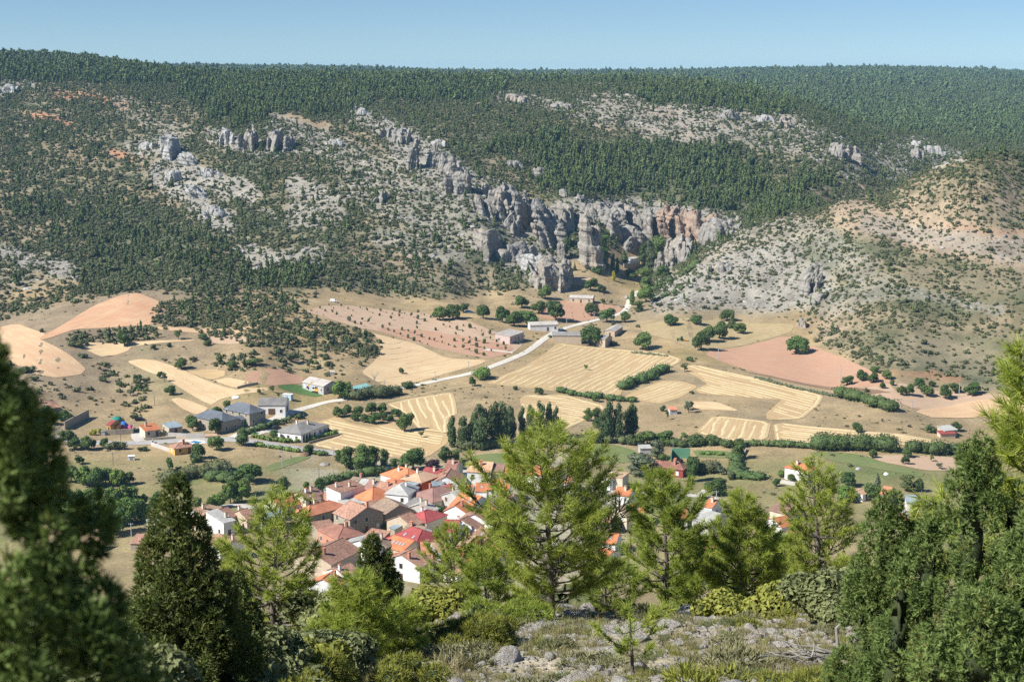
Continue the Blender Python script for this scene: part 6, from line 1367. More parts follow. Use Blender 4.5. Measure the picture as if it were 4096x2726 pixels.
# mansion and roadside on the left
for a in [('dark walnut at the left of the mansion', 240, 745, 180, 215, 'walnut'), ('tall walnut covering the mansion corner', 460, 700, 230, 200, 'walnut'), ('round walnut under the mansion wall', 545, 790, 190, 220, 'walnut'), ('tree in the mansion courtyard', 710, 530, 150, 200, 'tree'), ('second tree in the mansion courtyard', 870, 540, 150, 130, 'walnut'), ('tree left of the courtyard trees', 570, 510, 150, 100, 'walnut'),
          ('big bushy tree at the road fork', 900, 945, 230, 240, 'tree'), ('tree at the pool corner', 560, 1010, 230, 200, 'walnut'), ('dark tree in front of the pool house', 320, 1120, 200, 230, 'walnut'), ('low bush under the pool house', 280, 1165, 160, 130, 'bush'), ('bush in the dry grass below the pool', 470, 1240, 150, 90, 'bush'), ('grey bush by the old wall', 700, 1310, 170, 120, 'olive'), ('large dark tree beside the old wall', 1000, 1430, 380, 270, 'walnut'),
          ('small leafy tree at the garden strip end', 1790, 1050, 110, 120, 'tree'), ('small round garden tree of the bungalow', 1330, 840, 130, 110, 'walnut'), ('shrub mass at the bungalow right side', 1990, 760, 180, 110, 'bush'), ('shrubs at the bungalow garden tip', 2070, 790, 160, 80, 'bush'), ('tree beside the village edge lane', 1950, 1560, 150, 190, 'walnut'), ('bright small tree at the village edge', 1760, 1530, 90, 90, 'lime'), ('leafy bush above the excavator lawn', 1305, 225, 80, 90, 'fruit'),
          ('young tree at the lawn edge', 1130, 255, 60, 70, 'fruit'), ('small tree above the white barn', 1395, 300, 60, 60, 'fruit'), ('big leafy trees above the village road', 2300, 1250, 200, 260, 'walnut')]: tree(a[0], L2, *a[1:5], a[5])
for a in [('leafy tree left in the villa garden', 340, 690, 170, 260, 'lime'), ('dark tree in front of the villa', 580, 660, 210, 270, 'walnut'), ('round dark tree by the villa side wall', 880, 650, 190, 190, 'walnut'), ('thin pale tree in the villa garden', 745, 580, 110, 100, 'lime'), ('roadside tree under the villa wall', 920, 920, 230, 190, 'walnut'), ('second roadside tree under the villa wall', 1000, 990, 190, 160, 'walnut'), ('third roadside tree towards the cabin', 1160, 1000, 190, 190, 'walnut'),
          ('small tree at the end of the roadside trees', 1265, 980, 90, 120, 'walnut'), ('tree standing across from the cabin wall', 1400, 970, 120, 130, 'walnut'), ('dark round bush at the roadside', 1545, 1000, 200, 120, 'darkbush'), ('weed bush in the dry grass', 1930, 1010, 130, 60, 'bush'), ('small tree in the dry pasture right of the beehive hut', 2290, 1280, 110, 180, 'walnut'), ('bush tree above the thicket', 1075, 1190, 130, 110, 'walnut'), ('bush left of the thicket', 850, 1250, 130, 90, 'bush'), ('tiny bush in the dry pasture', 685, 1105, 50, 46, 'bush')]: tree(a[0], L1, *a[1:5], a[5])
row('%s from the left of the yellow bushes beside the cabin', L1, [(1215, 800, 60, 60), (1270, 800, 80, 90), (1340, 780, 70, 80)], 'yellowbush', 'yellow bushes by the cabin')
row('%s from the left of the olive trees by the garage', L1, [(1965, 820, 70, 60), (2020, 820, 50, 40), (2165, 815, 70, 60), (2225, 815, 60, 75), (2280, 810, 60, 60), (2325, 810, 60, 55)], 'olive', 'olive trees in front of the garage')
TH = [(960, 1440, 240, 240), (1120, 1480, 260, 270), (1280, 1500, 260, 270), (1420, 1460, 230, 220), (1560, 1480, 240, 230), (1700, 1470, 220, 170)]
for k, q in enumerate(TH): tree('%s from the left of the thicket trees in the dry pasture' % ['first', 'second', 'third', 'fourth', 'fifth', 'last'][k], L1, *q, 'lime' if k % 3 == 1 else 'walnut', None, 'thicket in the dry pasture')
LW = sheet(0, 1900, 1100 / 1193.)
row('%s from the left of the green saplings at the front of the poplar plantation', LW, [(205, 175, 90, 125), (250, 178, 92, 122), (300, 178, 92, 125), (348, 165, 90, 112), (392, 165, 90, 114), (440, 165, 96, 116), (484, 158, 90, 112), (530, 150, 92, 108), (572, 140, 92, 95)], 'lime', 'young poplar plantation')
row('%s from the left of the trees behind the front plantation trees', LW, [(240, 215, 110, 100), (320, 215, 120, 115), (395, 215, 120, 105), (470, 215, 130, 120), (545, 210, 120, 120), (610, 195, 100, 95)], 'lime', 'young poplar plantation')
row('%s from the left of the pale saplings by the tan meadow', LW, [(620, 128, 46, 50), (680, 150, 66, 80), (860, 150, 40, 58), (910, 150, 40, 60), (950, 140, 60, 70), (1000, 120, 66, 100), (1050, 115, 80, 90)], 'lime', 'pale trees above the left cluster')
for a in [('round walnut beside the tan outbuilding', 412, 255, 66, 80, 'walnut'), ('dark walnut right of the tan outbuilding', 500, 255, 130, 110, 'walnut')]: tree(a[0], LW, *a[1:5], a[5])
hedge('dark bramble hedge crossing the dry pasture', L2, [(-120, 1440), (60, 1400), (200, 1360), (420, 1360), (560, 1300), (640, 1290)], 6.5, 4.0, M_SHRUB)
hedge('bramble bank below the old wall', L2, [(480, 1400), (640, 1400), (760, 1420)], 7, 3)
hedge('clipped hedge around the bungalow garden', L2, [(1050, 830), (1200, 860), (1400, 895), (1600, 905), (1800, 890), (2000, 830), (2130, 800)], 2.4, 1.8, M_LIME)
hedge('weedy hedge between drive and white road', L2, [(1000, 790), (1150, 730), (1320, 670), (1500, 620), (1690, 570)], 3.6, 2.2)
hedge('vine hedge along the asphalt road', L2, [(1100, 945), (1250, 970), (1450, 1000), (1640, 1030)], 2.4, 1.6, M_LIME)
hedge('low bushes beside the asphalt road', L2, [(1850, 1050), (1950, 1065), (2010, 1075)], 2.6, 1.6)
hedge('green bank of bushes behind the village', K4, [(720, 400), (900, 360), (1100, 330), (1350, 260), (1640, 200)], 5, 3)
hedge('bushes at the back of the turquoise shed', C6, [(900, 1490), (1000, 1475), (1150, 1460), (1270, 1445)], 7, 4.5, M_SHRUB)
hedge('dark hedge along the foot of the striped strip', R2, [(190, 245), (320, 250), (480, 255), (640, 258), (800, 250), (920, 265)], 8, 6)
hedge('dark hedge along the fence of the brown plot', R2, [(1160, 270), (1300, 285), (1450, 290), (1640, 298)], 6, 4.5)
hedge('low bramble strip left of the dark hedge', R2, [(-180, 215), (-40, 225), (190, 240)], 4, 2.2)
hedge('bramble bank along the brook garden', R1, [(100, 260), (350, 270), (500, 290), (700, 260), (920, 250), (1050, 290)], 5, 3)
hedge('bramble strip under the broad swath field', R1, [(1300, 270), (1500, 265), (1700, 275), (1950, 290), (2250, 300)], 4.5, 2.4)
hedge('vine rows beside the ball court', R1, [(700, 390), (850, 395), (980, 400)], 2, 1.2, M_LIME)
hedge('overgrown ditch right of the allotments', R1, [(1180, 400), (1150, 520), (1140, 620), (1200, 720)], 5, 2.4)
hedge('low green bushes in the meadow beside the villa', R1, [(1220, 690), (1350, 700), (1480, 715)], 6, 2)
hedge('dark hedge below the maroon villa', R1, [(540, 620), (660, 640), (880, 630)], 5, 4, M_SHRUB)
hedge('dark brook thicket under the poplars', M2, [(170, 215), (260, 220), (400, 215), (520, 200), (600, 190), (700, 195), (860, 200)], 7, 4, M_SHRUB)
for a in [('dark leafy tree in the allotment', R1, 890, 940, 300, 250, 'walnut'), ('grey olive in the allotment', R1, 960, 660, 150, 130, 'olive'), ('upright juniper at the ditch', R1, 1085, 720, 130, 120, 'darkbush'), ('dark tree beside the maroon villa', R1, 570, 760, 200, 330, 'tree'), ('leafy garden tree left of the white villa', R1, 1770, 690, 120, 90, 'lime'), ('dark shrub at the white villa terrace', R1, 1895, 745, 130, 90, 'walnut'), ('tree on the white villa lawn edge', R1, 1700, 815, 110, 110, 'walnut'),
          ('small purple bush in front of the ball court', R1, 410, 500, 90, 50, 'plum'), ('round orchard tree on the left of the brown plot', R2, 770, 340, 96, 100, 'walnut'), ('round orchard tree in the middle of the brown plot', R2, 1125, 330, 120, 100, 'walnut'), ('lower round tree in the brown plot', R2, 1110, 405, 90, 92, 'walnut'), ('small bare fruit tree in the brown plot', R2, 1385, 375, 60, 60, 'fruit'), ('grey olive tree in the brown plot', R2, 1460, 455, 90, 70, 'olive'),
          ('tall blue green conifer by the white shed house', R2, 810, 700, 120, 220, 'spruce'), ('big dark walnut under the conifer', R2, 745, 780, 190, 170, 'walnut'), ('pale umbrella pine by the blue roofed shed', R2, 1120, 690, 170, 170, 'youngpine'), ('dark tree right of the umbrella pine', R2, 1240, 690, 130, 140, 'walnut'), ('dark tree left of the white shed house', R2, 500, 640, 180, 150, 'walnut'), ('leafy trees below the white villa', R2, 480, 800, 220, 170, 'lime'),
          ('tree on the field bank above the hut', R2, 605, 75, 110, 110, 'walnut'), ('dark trees behind the red lean-to', R2, 1640, 60, 130, 100, 'walnut'), ('bush left of the red lean-to', R2, 1370, 70, 110, 80, 'bush'), ('bush mound in the stubble', R2, 940, 190, 110, 70, 'bush'), ('tree under the red lean-to shed', R2, 1000, 290, 80, 90, 'fruit'),
          ('round ivy tree between the brown roofed houses', K4, 330, 785, 260, 130, 'walnut'), ('village fig tree in the grey yard', K5, 735, 1000, 260, 210, 'walnut'), ('round clipped bush in the dark yard', K4, 1860, 1255, 160, 130, 'walnut'), ('climbing plant at the old stone house', K4, 1370, 1290, 130, 130, 'lime'), ('tree above the roofless brick house', K4, 615, 555, 220, 280, 'walnut'), ('pointed bright tree left of the village lane', K4, 360, 490, 120, 150, 'lime'),
          ('tree between the tall tiled house and the maroon roof', K5, 1160, 130, 90, 160, 'walnut'), ('dark round tree at the raised street', K8, 1330, 330, 160, 120, 'walnut'), ('small round tree beside the white tower', K8, 1400, 390, 90, 100, 'walnut'), ('dark tree left of the trees by the left cluster', K3, 1450, 420, 220, 230, 'tree'), ('big dark tree above the left cluster', K3, 930, 430, 260, 220, 'tree')]: tree(a[0], a[1], *a[2:6], a[6])
hedge('vine arbour along the salmon roofed stone house', K4, [(600, 1010), (700, 990), (830, 980), (945, 970)], 2.6, 2.2, M_LIME)
# ------------------------------------------------------------------ poles, walls, pools, vehicles and other small things
M_POLE = mat_noise('grey_concrete_pole', (.36, .35, .33), (.46, .45, .43), 2); M_WPOLE = mat_noise('weathered_wood_pole', (.20, .16, .12), (.30, .25, .20), 3)
def pole(label, base, top, wood=False, arm=True):
    g = ground(*base); a, b, c = ray(*top); h = HCAM + c / b * g.y - g.z; h = max(h, 3); t = empty('utility_pole', g, 0, label, 'utility pole', 'utility poles of the valley')
    MB().tube([(0, 0, -.5), (0, 0, h)], [.19, .12], 6).build('post', M_WPOLE if wood else M_POLE, t)
    if arm:
        MB().box(-.75, .75, -.06, .06, h - .45, h - .32).build('crossarm', M_WPOLE if wood else M_METAL, t)
        for x in (-.65, 0, .65): MB().tube([(x, 0, h - .32), (x, 0, h - .1)], .05, 5).build('insulator', M_SHUT, t)
    return t
for lab, sh, b, tp, w in [('grey pole beside the turquoise shed', C6, (1152, 1410), (1150, 1320), 0), ('grey pole at the lower edge of the middle straw field', C6, (1585, 1330), (1583, 1248), 0), ('grey pole at the right corner of the middle straw field', C6, (1872, 1240), (1872, 1162), 0), ('grey pole by the chalky turning place', C6, (2102, 1170), (2102, 1098), 0),
    ('pole in front of the white livestock shed', C7, (572, 872), (572, 798), 0), ('pole beside the walnut on the seedling plot', C7, (807, 800), (807, 736), 0), ('pole at the end of the red field', C7, (1870, 1147), (1873, 1043), 0), ('pole between the seedling plot and the road', C7, (1020, 740), (1020, 680), 0), ('pole at the pale block shed', C7, (180, 1055), (180, 1008), 0), ('pole beside the barn end', C7, (912, 985), (912, 925), 0),
    ('tall pole left of the red field walnuts', C8, (783, 1342), (795, 1198), 0), ('tall pole in the pinkish field', C8, (1798, 1472), (1808, 1350), 0), ('thin pole on the dry slope', C8, (1302, 1562), (1303, 1480), 0), ('second thin pole on the dry slope', C8, (1396, 1568), (1398, 1500), 0), ('tall pole beside the kitchen garden strip', L2, (1445, 1242), (1447, 1000), 0), ('pole in the dry grass above the village', L2, (1937, 1372), (1938, 1245), 1),
    ('lamp pole beside the asphalt road', L2, (2130, 1062), (2128, 990), 0), ('pole in the dry pasture', L1, (1522, 1202), (1519, 1040), 1), ('pole in front of the cabin wall', L1, (1628, 938), (1625, 762), 1), ('thin pole on the brown slope', L1, (2080, 402), (2083, 275), 1), ('tall pole by the raised street', K8, (1686, 300), (1690, 80), 0), ('pole at the village bottom lane', R1, (893, 985), (896, 915), 0),
    ('street pole next to the flat white box house', LW, (570, 265), (570, 205), 0)]: pole(lab, sh(*b), sh(*tp), bool(w))
def wall(label, sh, pts, h, t=.4, mat=None, name='garden_wall', cap=None, posts=0, cat='wall', drop=None):
    W = [Vector(ground(*sh(x, y))) for x, y in pts]; o = empty(name, W[0], 0, label, cat); b0 = W[0]
    for a, b in zip(W[:-1], W[1:]):
        d = b - a; L = d.xy.length; n = Vector((-d.y, d.x, 0)).normalized() * t / 2; ha = h if not hasattr(h, '__len__') else h[0]
        mb = MB(); q = []
        for p in (a, b):
            for sg in (-1, 1): q.append(p - b0 + n * sg)
        z1 = Vector((0, 0, ha)); z0 = Vector((0, 0, -.8))
        mb.add([q[0] + z0, q[2] + z0, q[3] + z0, q[1] + z0, q[0] + z1, q[2] + z1, q[3] + z1, q[1] + z1], [(0, 3, 2, 1), (4, 5, 6, 7), (0, 1, 5, 4), (1, 2, 6, 5), (2, 3, 7, 6), (3, 0, 4, 7)])
        mb.build('wall_section', mat or WM['stone'], o)
        if cap: 
            n2_ = n * 1.3; zc = Vector((0, 0, ha + .12)); zb = Vector((0, 0, ha + .004)); r = [a - b0 - n2_, b - b0 - n2_, b - b0 + n2_, a - b0 + n2_]
            MB().add([p + zb for p in r] + [p + zc for p in r], [(0, 3, 2, 1), (4, 5, 6, 7), (0, 1, 5, 4), (1, 2, 6, 5), (2, 3, 7, 6), (3, 0, 4, 7)]).build('coping', cap, o)
        for k in range(posts):
            p = a + d * (k + .5) / posts - b0; MB().box(p.x - .35, p.x + .35, p.y - .35, p.y + .35, p.z + ha + .01, p.z + ha + 1.0).build('post', mat or WM['stone'], o)
    return o
wall('stone garden wall with square posts in front of the villa', L1, [(390, 745), (620, 770), (840, 795)], 2.6, .5, None, cap=WM['cream'], posts=3)
wall('high plain side wall of the villa garden', L1, [(870, 730), (1000, 660), (1195, 560)], 3.4, .5, None)
wall('curved stone retaining wall under the cabin', L1, [(1380, 800), (1560, 798), (1790, 785), (1800, 720)], 2.2, .5, None)
wall('grey boundary wall around the swimming pool', L1, [(2060, 905), (2035, 945), (2200, 1000), (2370, 1060)], 1.6, .3, WM['concrete'])
wall('long wall between the road and the mansion garden', L2, [(-120, 815), (150, 830), (400, 830)], 1.6, .3, WM['concrete'])
wall('low stone wall in front of the garage olives', L1, [(1940, 870), (2150, 862), (2370, 850)], 1.0, .35, None)
wall('low brick wall between the bungalow and the straw field', L2, [(1800, 915), (2000, 860), (2240, 800)], .8, .3, None)
wall('old dry stone wall in the pasture', L2, [(640, 1320), (760, 1360), (880, 1400)], 1.2, .5, None, name='stone_wall')
wall('ruined stone wall beside the thicket', L1, [(640, 1380), (750, 1400), (850, 1425)], 1.0, .5, None, name='stone_wall')
wall('stone field wall running down beside the ditch', R1, [(1300, 330), (1240, 440), (1170, 560), (1150, 640)], 1.0, .5, None, name='stone_wall')
wall('pale terrace wall of the white villa', R1, [(1735, 770), (1850, 790), (1960, 810)], 1.4, .3, WM['concrete'])
wall('dry stone bank above the stubble terrace', C5, [(2030, 1400), (2100, 1380), (2210, 1360)], 1.1, .6, None, name='stone_wall')
wall('low stone wall behind the hipped white house', K4, [(1690, 190), (1880, 150), (2010, 128)], 1.4, .4, None)
wall('rough retaining wall below the raised street', K8, [(1270, 470), (1400, 480), (1510, 490)], 2.4, .5, None)
wall('masonry wall of the gorge pool terrace', C7, [(1060, 360), (1120, 366), (1180, 360)], 3.0, .5, None)
wall('thin dry stone wall on top of the cliff', C3t, [(1125, 1338), (1180, 1334), (1240, 1338), (1330, 1350)], 1.6, .6, WM['stone'], name='stone_wall')
M_COURT = mat_noise('green_court_paint', (.09, .22, .14), (.12, .27, .17), .6)
def ball_court():
    a, b = ground(*R1(300, 440)), ground(*R1(540, 440)); d = (b - a); L = d.xy.length; t = empty('ball_court', a, math.atan2(d.y, d.x), 'green painted ball court wall with a short side wall', 'ball court')
    MB().box(0, L, 0, .4, -.5, 4.2).build('front_wall', M_COURT, t); MB().box(-.42, -.01, -6, .4, -.5, 3.6).build('side_wall', M_COURT, t)
    for x in (0.2, L - .2): MB().tube([(x, .6, 0), (x, .6, 6.5)], .07, 5).build('net_post', M_METAL, t)
    MB().box(.2, L, -7, -.01, -.3, .06).build('court_floor', FM['lane'], t)
ball_court()
def tower():
    m = ground(*K8(1490, 362)); z = m.z; a, b, c = ray(*K8(1500, 195)); h = HCAM + c / b * m.y - z; t = empty('transformer_tower', (m.x, m.y + 2, z), R(38), 'slim white transformer tower with small tiled roof', 'tower'); w = 2.1
    MB().box(-w, w, -w, w, -1, h).build('wall', WM['white'], t)
    MB().add([(-w - .4, -w - .4, h), (w + .4, -w - .4, h), (w + .4, w + .4, h), (-w - .4, w + .4, h), (0, 0, h + 1.3)], [(3, 2, 1, 0), (0, 1, 4), (1, 2, 4), (2, 3, 4), (3, 0, 4)]).build('roof', RM['old'], t)
    MB().box(-.5, .5, -w - .05, -w - .005, h - 2.2, h - 1.2).build('vent', M_WOOD, t); MB().box(-.6, .6, -w - .06, -w - .005, 0, 2.2).build('door', M_METAL, t)
    MB().box(w + .005, w + .12, -.4, .4, 1, h - 1).build('cable_duct', M_METAL, t)
tower()
M_WATER, _wnt, _wb = new_mat('pool_water'); _wb.inputs['Base Color'].default_value = (.02, .22, .48, 1); _wb.inputs['Roughness'].default_value = .15
def pool(label, sh, water, deck, wm=None):
    D = [ground(*sh(*p)) for p in deck]; c = sum(D, Vector()) / len(D); t = empty('swimming_pool', c, 0, label, 'swimming pool')
    zt_ = max(p.z for p in D) - c.z
    MB().prism([(p.x - c.x, p.y - c.y) for p in D], 'z', -2, zt_ + .15).build('deck', FM['road'], t)
    Wp = [ground(*sh(*p)) for p in water]; MB().prism([(p.x - c.x, p.y - c.y) for p in Wp], 'z', zt_ + .16, zt_ + .2).build('water', wm or M_WATER, t)
pool('turquoise swimming pool on a white terrace above the pool house', L2, [(205, 905), (260, 885), (370, 905), (310, 920)], [(40, 890), (150, 865), (400, 870), (450, 890), (330, 940), (120, 920)])
pool('pale pool on the walled terrace in the gorge', C7, [(1075, 338), (1150, 332), (1172, 345), (1100, 350)], [(1050, 335), (1150, 320), (1200, 335), (1180, 358), (1070, 360)])
# things standing about
def car(label, px, rz, body, van=False, start=330):
    g = ground(*px, start=start); t = empty('parked_car' if not van else 'parked_van', g, rz, label, 'car' if not van else 'van'); hh = 1.0 if van else .62
    m, nt, b = new_mat('car_paint'); b.inputs['Base Color'].default_value = c4(body); b.inputs['Roughness'].default_value = .25
    MB().prism([(-2.1, .35), (2.1, .35), (2.15, .8), (1.2, .95), (-2.0, .98), (-2.15, .7)], 'y', -.85, .85).build('body', m, t)
    MB().prism([(-1.9, .96), (1.15, .96), (.55 if not van else .95, .96 + hh), (-1.3 if not van else -1.9, .96 + hh)], 'y', -.75, .75).build('cabin', M_PANE if not van else m, t)
    MB().prism([(-1.25 if not van else -1.85, .97 + hh), (.5, .97 + hh), (.45, 1.02 + hh), (-1.2, 1.02 + hh)], 'y', -.7, .7).build('roof', m, t)
    for x in (-1.35, 1.35):
        for y in (-.86, .66): MB().prism([(x + .33 * math.cos(a), .33 + .33 * math.sin(a)) for a in np.linspace(0, 6.28, 11)[:-1]], 'y', y, y + .2).build('wheel', M_PANE, t)
car('black car parked on the dry grass above the garage', L1(1885, 608), R(4), (.012, .012, .014))
car('white van parked on the brown meadow above the orchard', C6(716, 656), R(-8), (.75, .75, .73), True, 700)
car('dark car in the drive of the bungalow', L2(1360, 722), R(40), (.02, .02, .022)); car('dark van beside the salmon tiled house', K4(265, 950), R(-20), (.03, .03, .035), True)
car('grey truck standing beside the white road at the gorge', C7(1085, 625), R(70), (.42, .43, .42), True, 800)
M_YEL = mat_noise('yellow_machine_paint', (.62, .33, .03), (.70, .40, .05), 1); M_TGREEN = mat_noise('green_machine_paint', (.04, .16, .03), (.06, .2, .04), 1); M_TRACK = mat_noise('black_rubber', (.02, .02, .02), (.05, .045, .04), 2)
def excavator():
    g = ground(*L2(1905, 232)); t = empty('excavator', g, R(150), 'yellow tracked excavator parked with folded arm by the grey barn', 'excavator')
    for y in (-1.25, .65): MB().prism([(-2.0, .15), (-1.7, 0), (1.7, 0), (2.0, .15), (2.0, .65), (1.7, .85), (-1.7, .85), (-2.0, .65)], 'y', y, y + .6).build('track', M_TRACK, t)
    MB().prism([(-2.3, 1.0), (1.4, 1.0), (1.5, 1.5), (.2, 2.0), (-2.1, 2.2), (-2.5, 1.7)], 'y', -1.25, 1.25).build('body', M_YEL, t); cb = MB().prism([(.1, 1.3), (1.7, 1.3), (1.6, 2.4), (1.0, 3.05), (.1, 3.05)], 'y', .15, 1.28).build('cab', M_SHUT, t)
    MB().prism([(.25, 1.9), (1.6, 1.9), (1.5, 2.4), (1.0, 2.9), (.25, 2.9)], 'y', .1, 1.31).build('window', M_PANE, cb)
    MB().prism([(1.2, 1.5), (1.6, 1.5), (3.6, 4.4), (3.3, 4.8), (2.9, 4.7)], 'y', -.45, -.05).build('boom', M_YEL, t); MB().prism([(3.2, 4.7), (3.7, 4.6), (5.4, 2.6), (5.1, 2.4)], 'y', -.4, -.1).build('arm', M_YEL, t)
    MB().prism([(5.0, 2.5), (5.5, 2.6), (5.6, 1.7), (4.9, 1.5), (4.6, 1.9)], 'y', -.8, .3).build('bucket', M_TRACK, t)
excavator()
def tractor():
    g = ground(*C7(1545, 988)); t = empty('tractor', g, R(175), 'green farm tractor standing on the trampled meadow', 'tractor')
    MB().box(-.5, 1.9, -.4, .4, .8, 1.5).build('bonnet', M_TGREEN, t); c = MB().prism([(-1.3, 1.0), (-.1, 1.0), (-.2, 2.4), (-1.2, 2.4)], 'y', -.7, .7).build('cab', M_PANE, t); MB().box(-1.35, -.1, -.75, .75, 2.41, 2.55).build('roof', M_TGREEN, c)
    for x, r in ((-.8, .85), (1.5, .5)):
        for y in (-1.0, .6): MB().prism([(x + r * math.cos(a), r + r * math.sin(a)) for a in np.linspace(0, 6.28, 15)[:-1]], 'y', y, y + .4).build('wheel', M_TRACK, t)
    MB().box(-4.2, -1.5, -.9, .9, .5, .75).build('trailer_tool', M_YEL, t)
tractor()
def container(label, sh, base, w, d, h, rz, wallm, roofm, name='container'):
    g = ground(*sh(*base)); t = empty(name, g, rz, label, name.replace('_', ' ')); MB().box(-w / 2, w / 2, -d / 2, d / 2, -.3, h).build('wall', wallm, t); MB().box(-w / 2 - .15, w / 2 + .15, -d / 2 - .15, d / 2 + .15, h + .004, h + .16).build('roof', roofm, t)
    MB().box(-.6, .6, -d / 2 - .04, -d / 2 - .004, .1, h * .8).build('door', M_METAL, t)
M_PBLUE = mat_noise('pale_blue_panel', (.40, .55, .62), (.52, .66, .72), 1); M_TARP = mat_noise('blue_tarpaulin', (.02, .12, .42), (.05, .2, .55), 1); M_GTARP = mat_noise('green_tarpaulin', (.02, .16, .11), (.05, .26, .2), 1); M_PINKF = leaf_mat('pink_blossom', (.32, .05, .14), (.5, .12, .26), .1)
container('small white and blue site hut above the white barn', L2, (1520, 318), 4.2, 2.4, 2.3, R(-18), M_PBLUE, M_SHUT, 'site_hut')
container('little green and white beehive hut in the dry pasture', L1, (1770, 1135), 2.4, 1.8, 1.6, R(10), WM['white'], M_SHUT, 'beehive_hut')
container('grey metal box at the cabin wall corner', L1, (1395, 800), 1.6, 1.2, 1.6, R(0), M_METAL, M_METAL, 'metal_box')
container('grey shed box at the red plot', C6, (705, 1278), 1.8, 1.4, 1.5, R(5), WM['concrete'], M_SHUT, 'storage_box')
house('cabin', 'ochre cabin with dark red sheet roof on the walled terrace', L1(1500, 600), L1(1560, 612), 6, 3.0, 1.3, 'gable', 'red', 'yellow', cat='cabin', chim=0)
house('cabin', 'small red roofed lean-to beside the ochre cabin', L1(1555, 634), L1(1625, 640), 3, 2.3, .5, 'shed', 'red', 'yellow', cat='cabin', chim=0, win=False)
def heap(label, sh, base, w, h, mat, name, cat, seed=1, flat=1.0):
    g = ground(*sh(*base)); V, Fc = ICO[3]; n = fbm3(V[:, 0] * 2 + seed, V[:, 1] * 2, V[:, 2] * 2, 3, seed); q = V * (1 + .35 * n)[:, None] * np.array([w / 2, w / 2 * flat, h]); return tag(obj(name, mesh_np(name, q, Fc, mat), None, g), label, cat)
heap('blue tarpaulin cover beside the ochre cabin', L1, (1655, 690), 4.5, 2.2, M_TARP, 'tarpaulin', 'tarpaulin', 3); heap('dark green tarpaulin behind the cabin', L1, (1570, 610), 5, 2.0, M_GTARP, 'tarpaulin', 'tarpaulin', 5); heap('green tarpaulin mound beside the pale block shed', C6, (2240, 1000), 5.5, 1.3, M_GTARP, 'tarpaulin', 'tarpaulin', 7, .6)
heap('pink flowering oleander on the cabin terrace', L1, (1655, 718), 3, 1.6, M_PINKF, 'flowering_shrub', 'shrub', 9); heap('second pink oleander at the terrace end', L1, (1752, 712), 3, 1.6, M_PINKF, 'flowering_shrub', 'shrub', 11)
heap('pink gravel spoil heap in the gorge meadow', C7, (660, 490), 30, 3.5, FM['pink'], 'spoil_heap', 'spoil heap', 13, .6); heap('pale scrap heap by the brown road bend', L2, (820, 300), 4, .8, M_SHUT, 'scrap_heap', 'scrap heap', 15)
heap('white stone heap at the ruined wall', L1, (820, 1285), 5, 1.0, M_SHUT, 'rubble_heap', 'rubble heap', 17); heap('grey brush heap in the dry grass above the village', L2, (2010, 1200), 4, .7, M_DEADWOOD, 'brush_heap', 'brush heap', 19)
heap('blue scrap pile behind the pale block shed', C6, (2320, 945), 4, 1.0, M_PBLUE, 'scrap_heap', 'scrap heap', 21); heap('light bales wrapped in plastic under the walnuts', C6, (1870, 742), 6, 1.0, M_PBLUE, 'wrapped_bale', 'bale', 23)
heap('brown compost heap by the kitchen garden', L2, (1740, 1070), 4, 1.2, FM['brown'], 'compost_heap', 'compost heap', 25); heap('white field boulder lying in the green meadow', R2, (615, 460), 2.4, .9, MR['white'], 'boulder', 'boulder', 27); heap('white trough like block in the meadow', R2, (905, 515), 2.0, .8, M_SHUT, 'water_trough', 'trough', 29)
# porch posts of the bungalow and gate of the mansion
def porch():
    t = None
    for o in COL.objects:
        if o.get('label', '').startswith('modern bungalow'): t = o
    x0 = min(v.co.x for c in t.children if c.name.startswith('wall') for v in c.data.vertices); y0 = min(v.co.y for c in t.children if c.name.startswith('wall') for v in c.data.vertices)
    for k in range(4): MB().box(x0 + .3 + k * 2.1, x0 + .7 + k * 2.1, y0 - .32, y0 - .06, -.3, 3.1).build('porch_post', WM['white'], t)
    MB().box(x0 + .3, x0 + 7.0, y0 - .05, y0 - .003, .3, 2.7).build('porch_dark_panel', M_PANE, t)  # flat dark panel set on the wall in place of an open porch
    for o in COL.objects:
        if o.get('label', '').startswith('low slate roofed link'):
            wv = [c for c in o.children if c.name.startswith('wall')][0].data.vertices; ys = min(v.co.y for v in wv)
            MB().prism([(-1.2, 0), (1.2, 0), (1.2, 1.9), (.85, 2.7), (0, 3.05), (-.85, 2.7), (-1.2, 1.9)], 'y', ys - .12, ys - .01).build('gate', M_TGREEN, o)
porch()
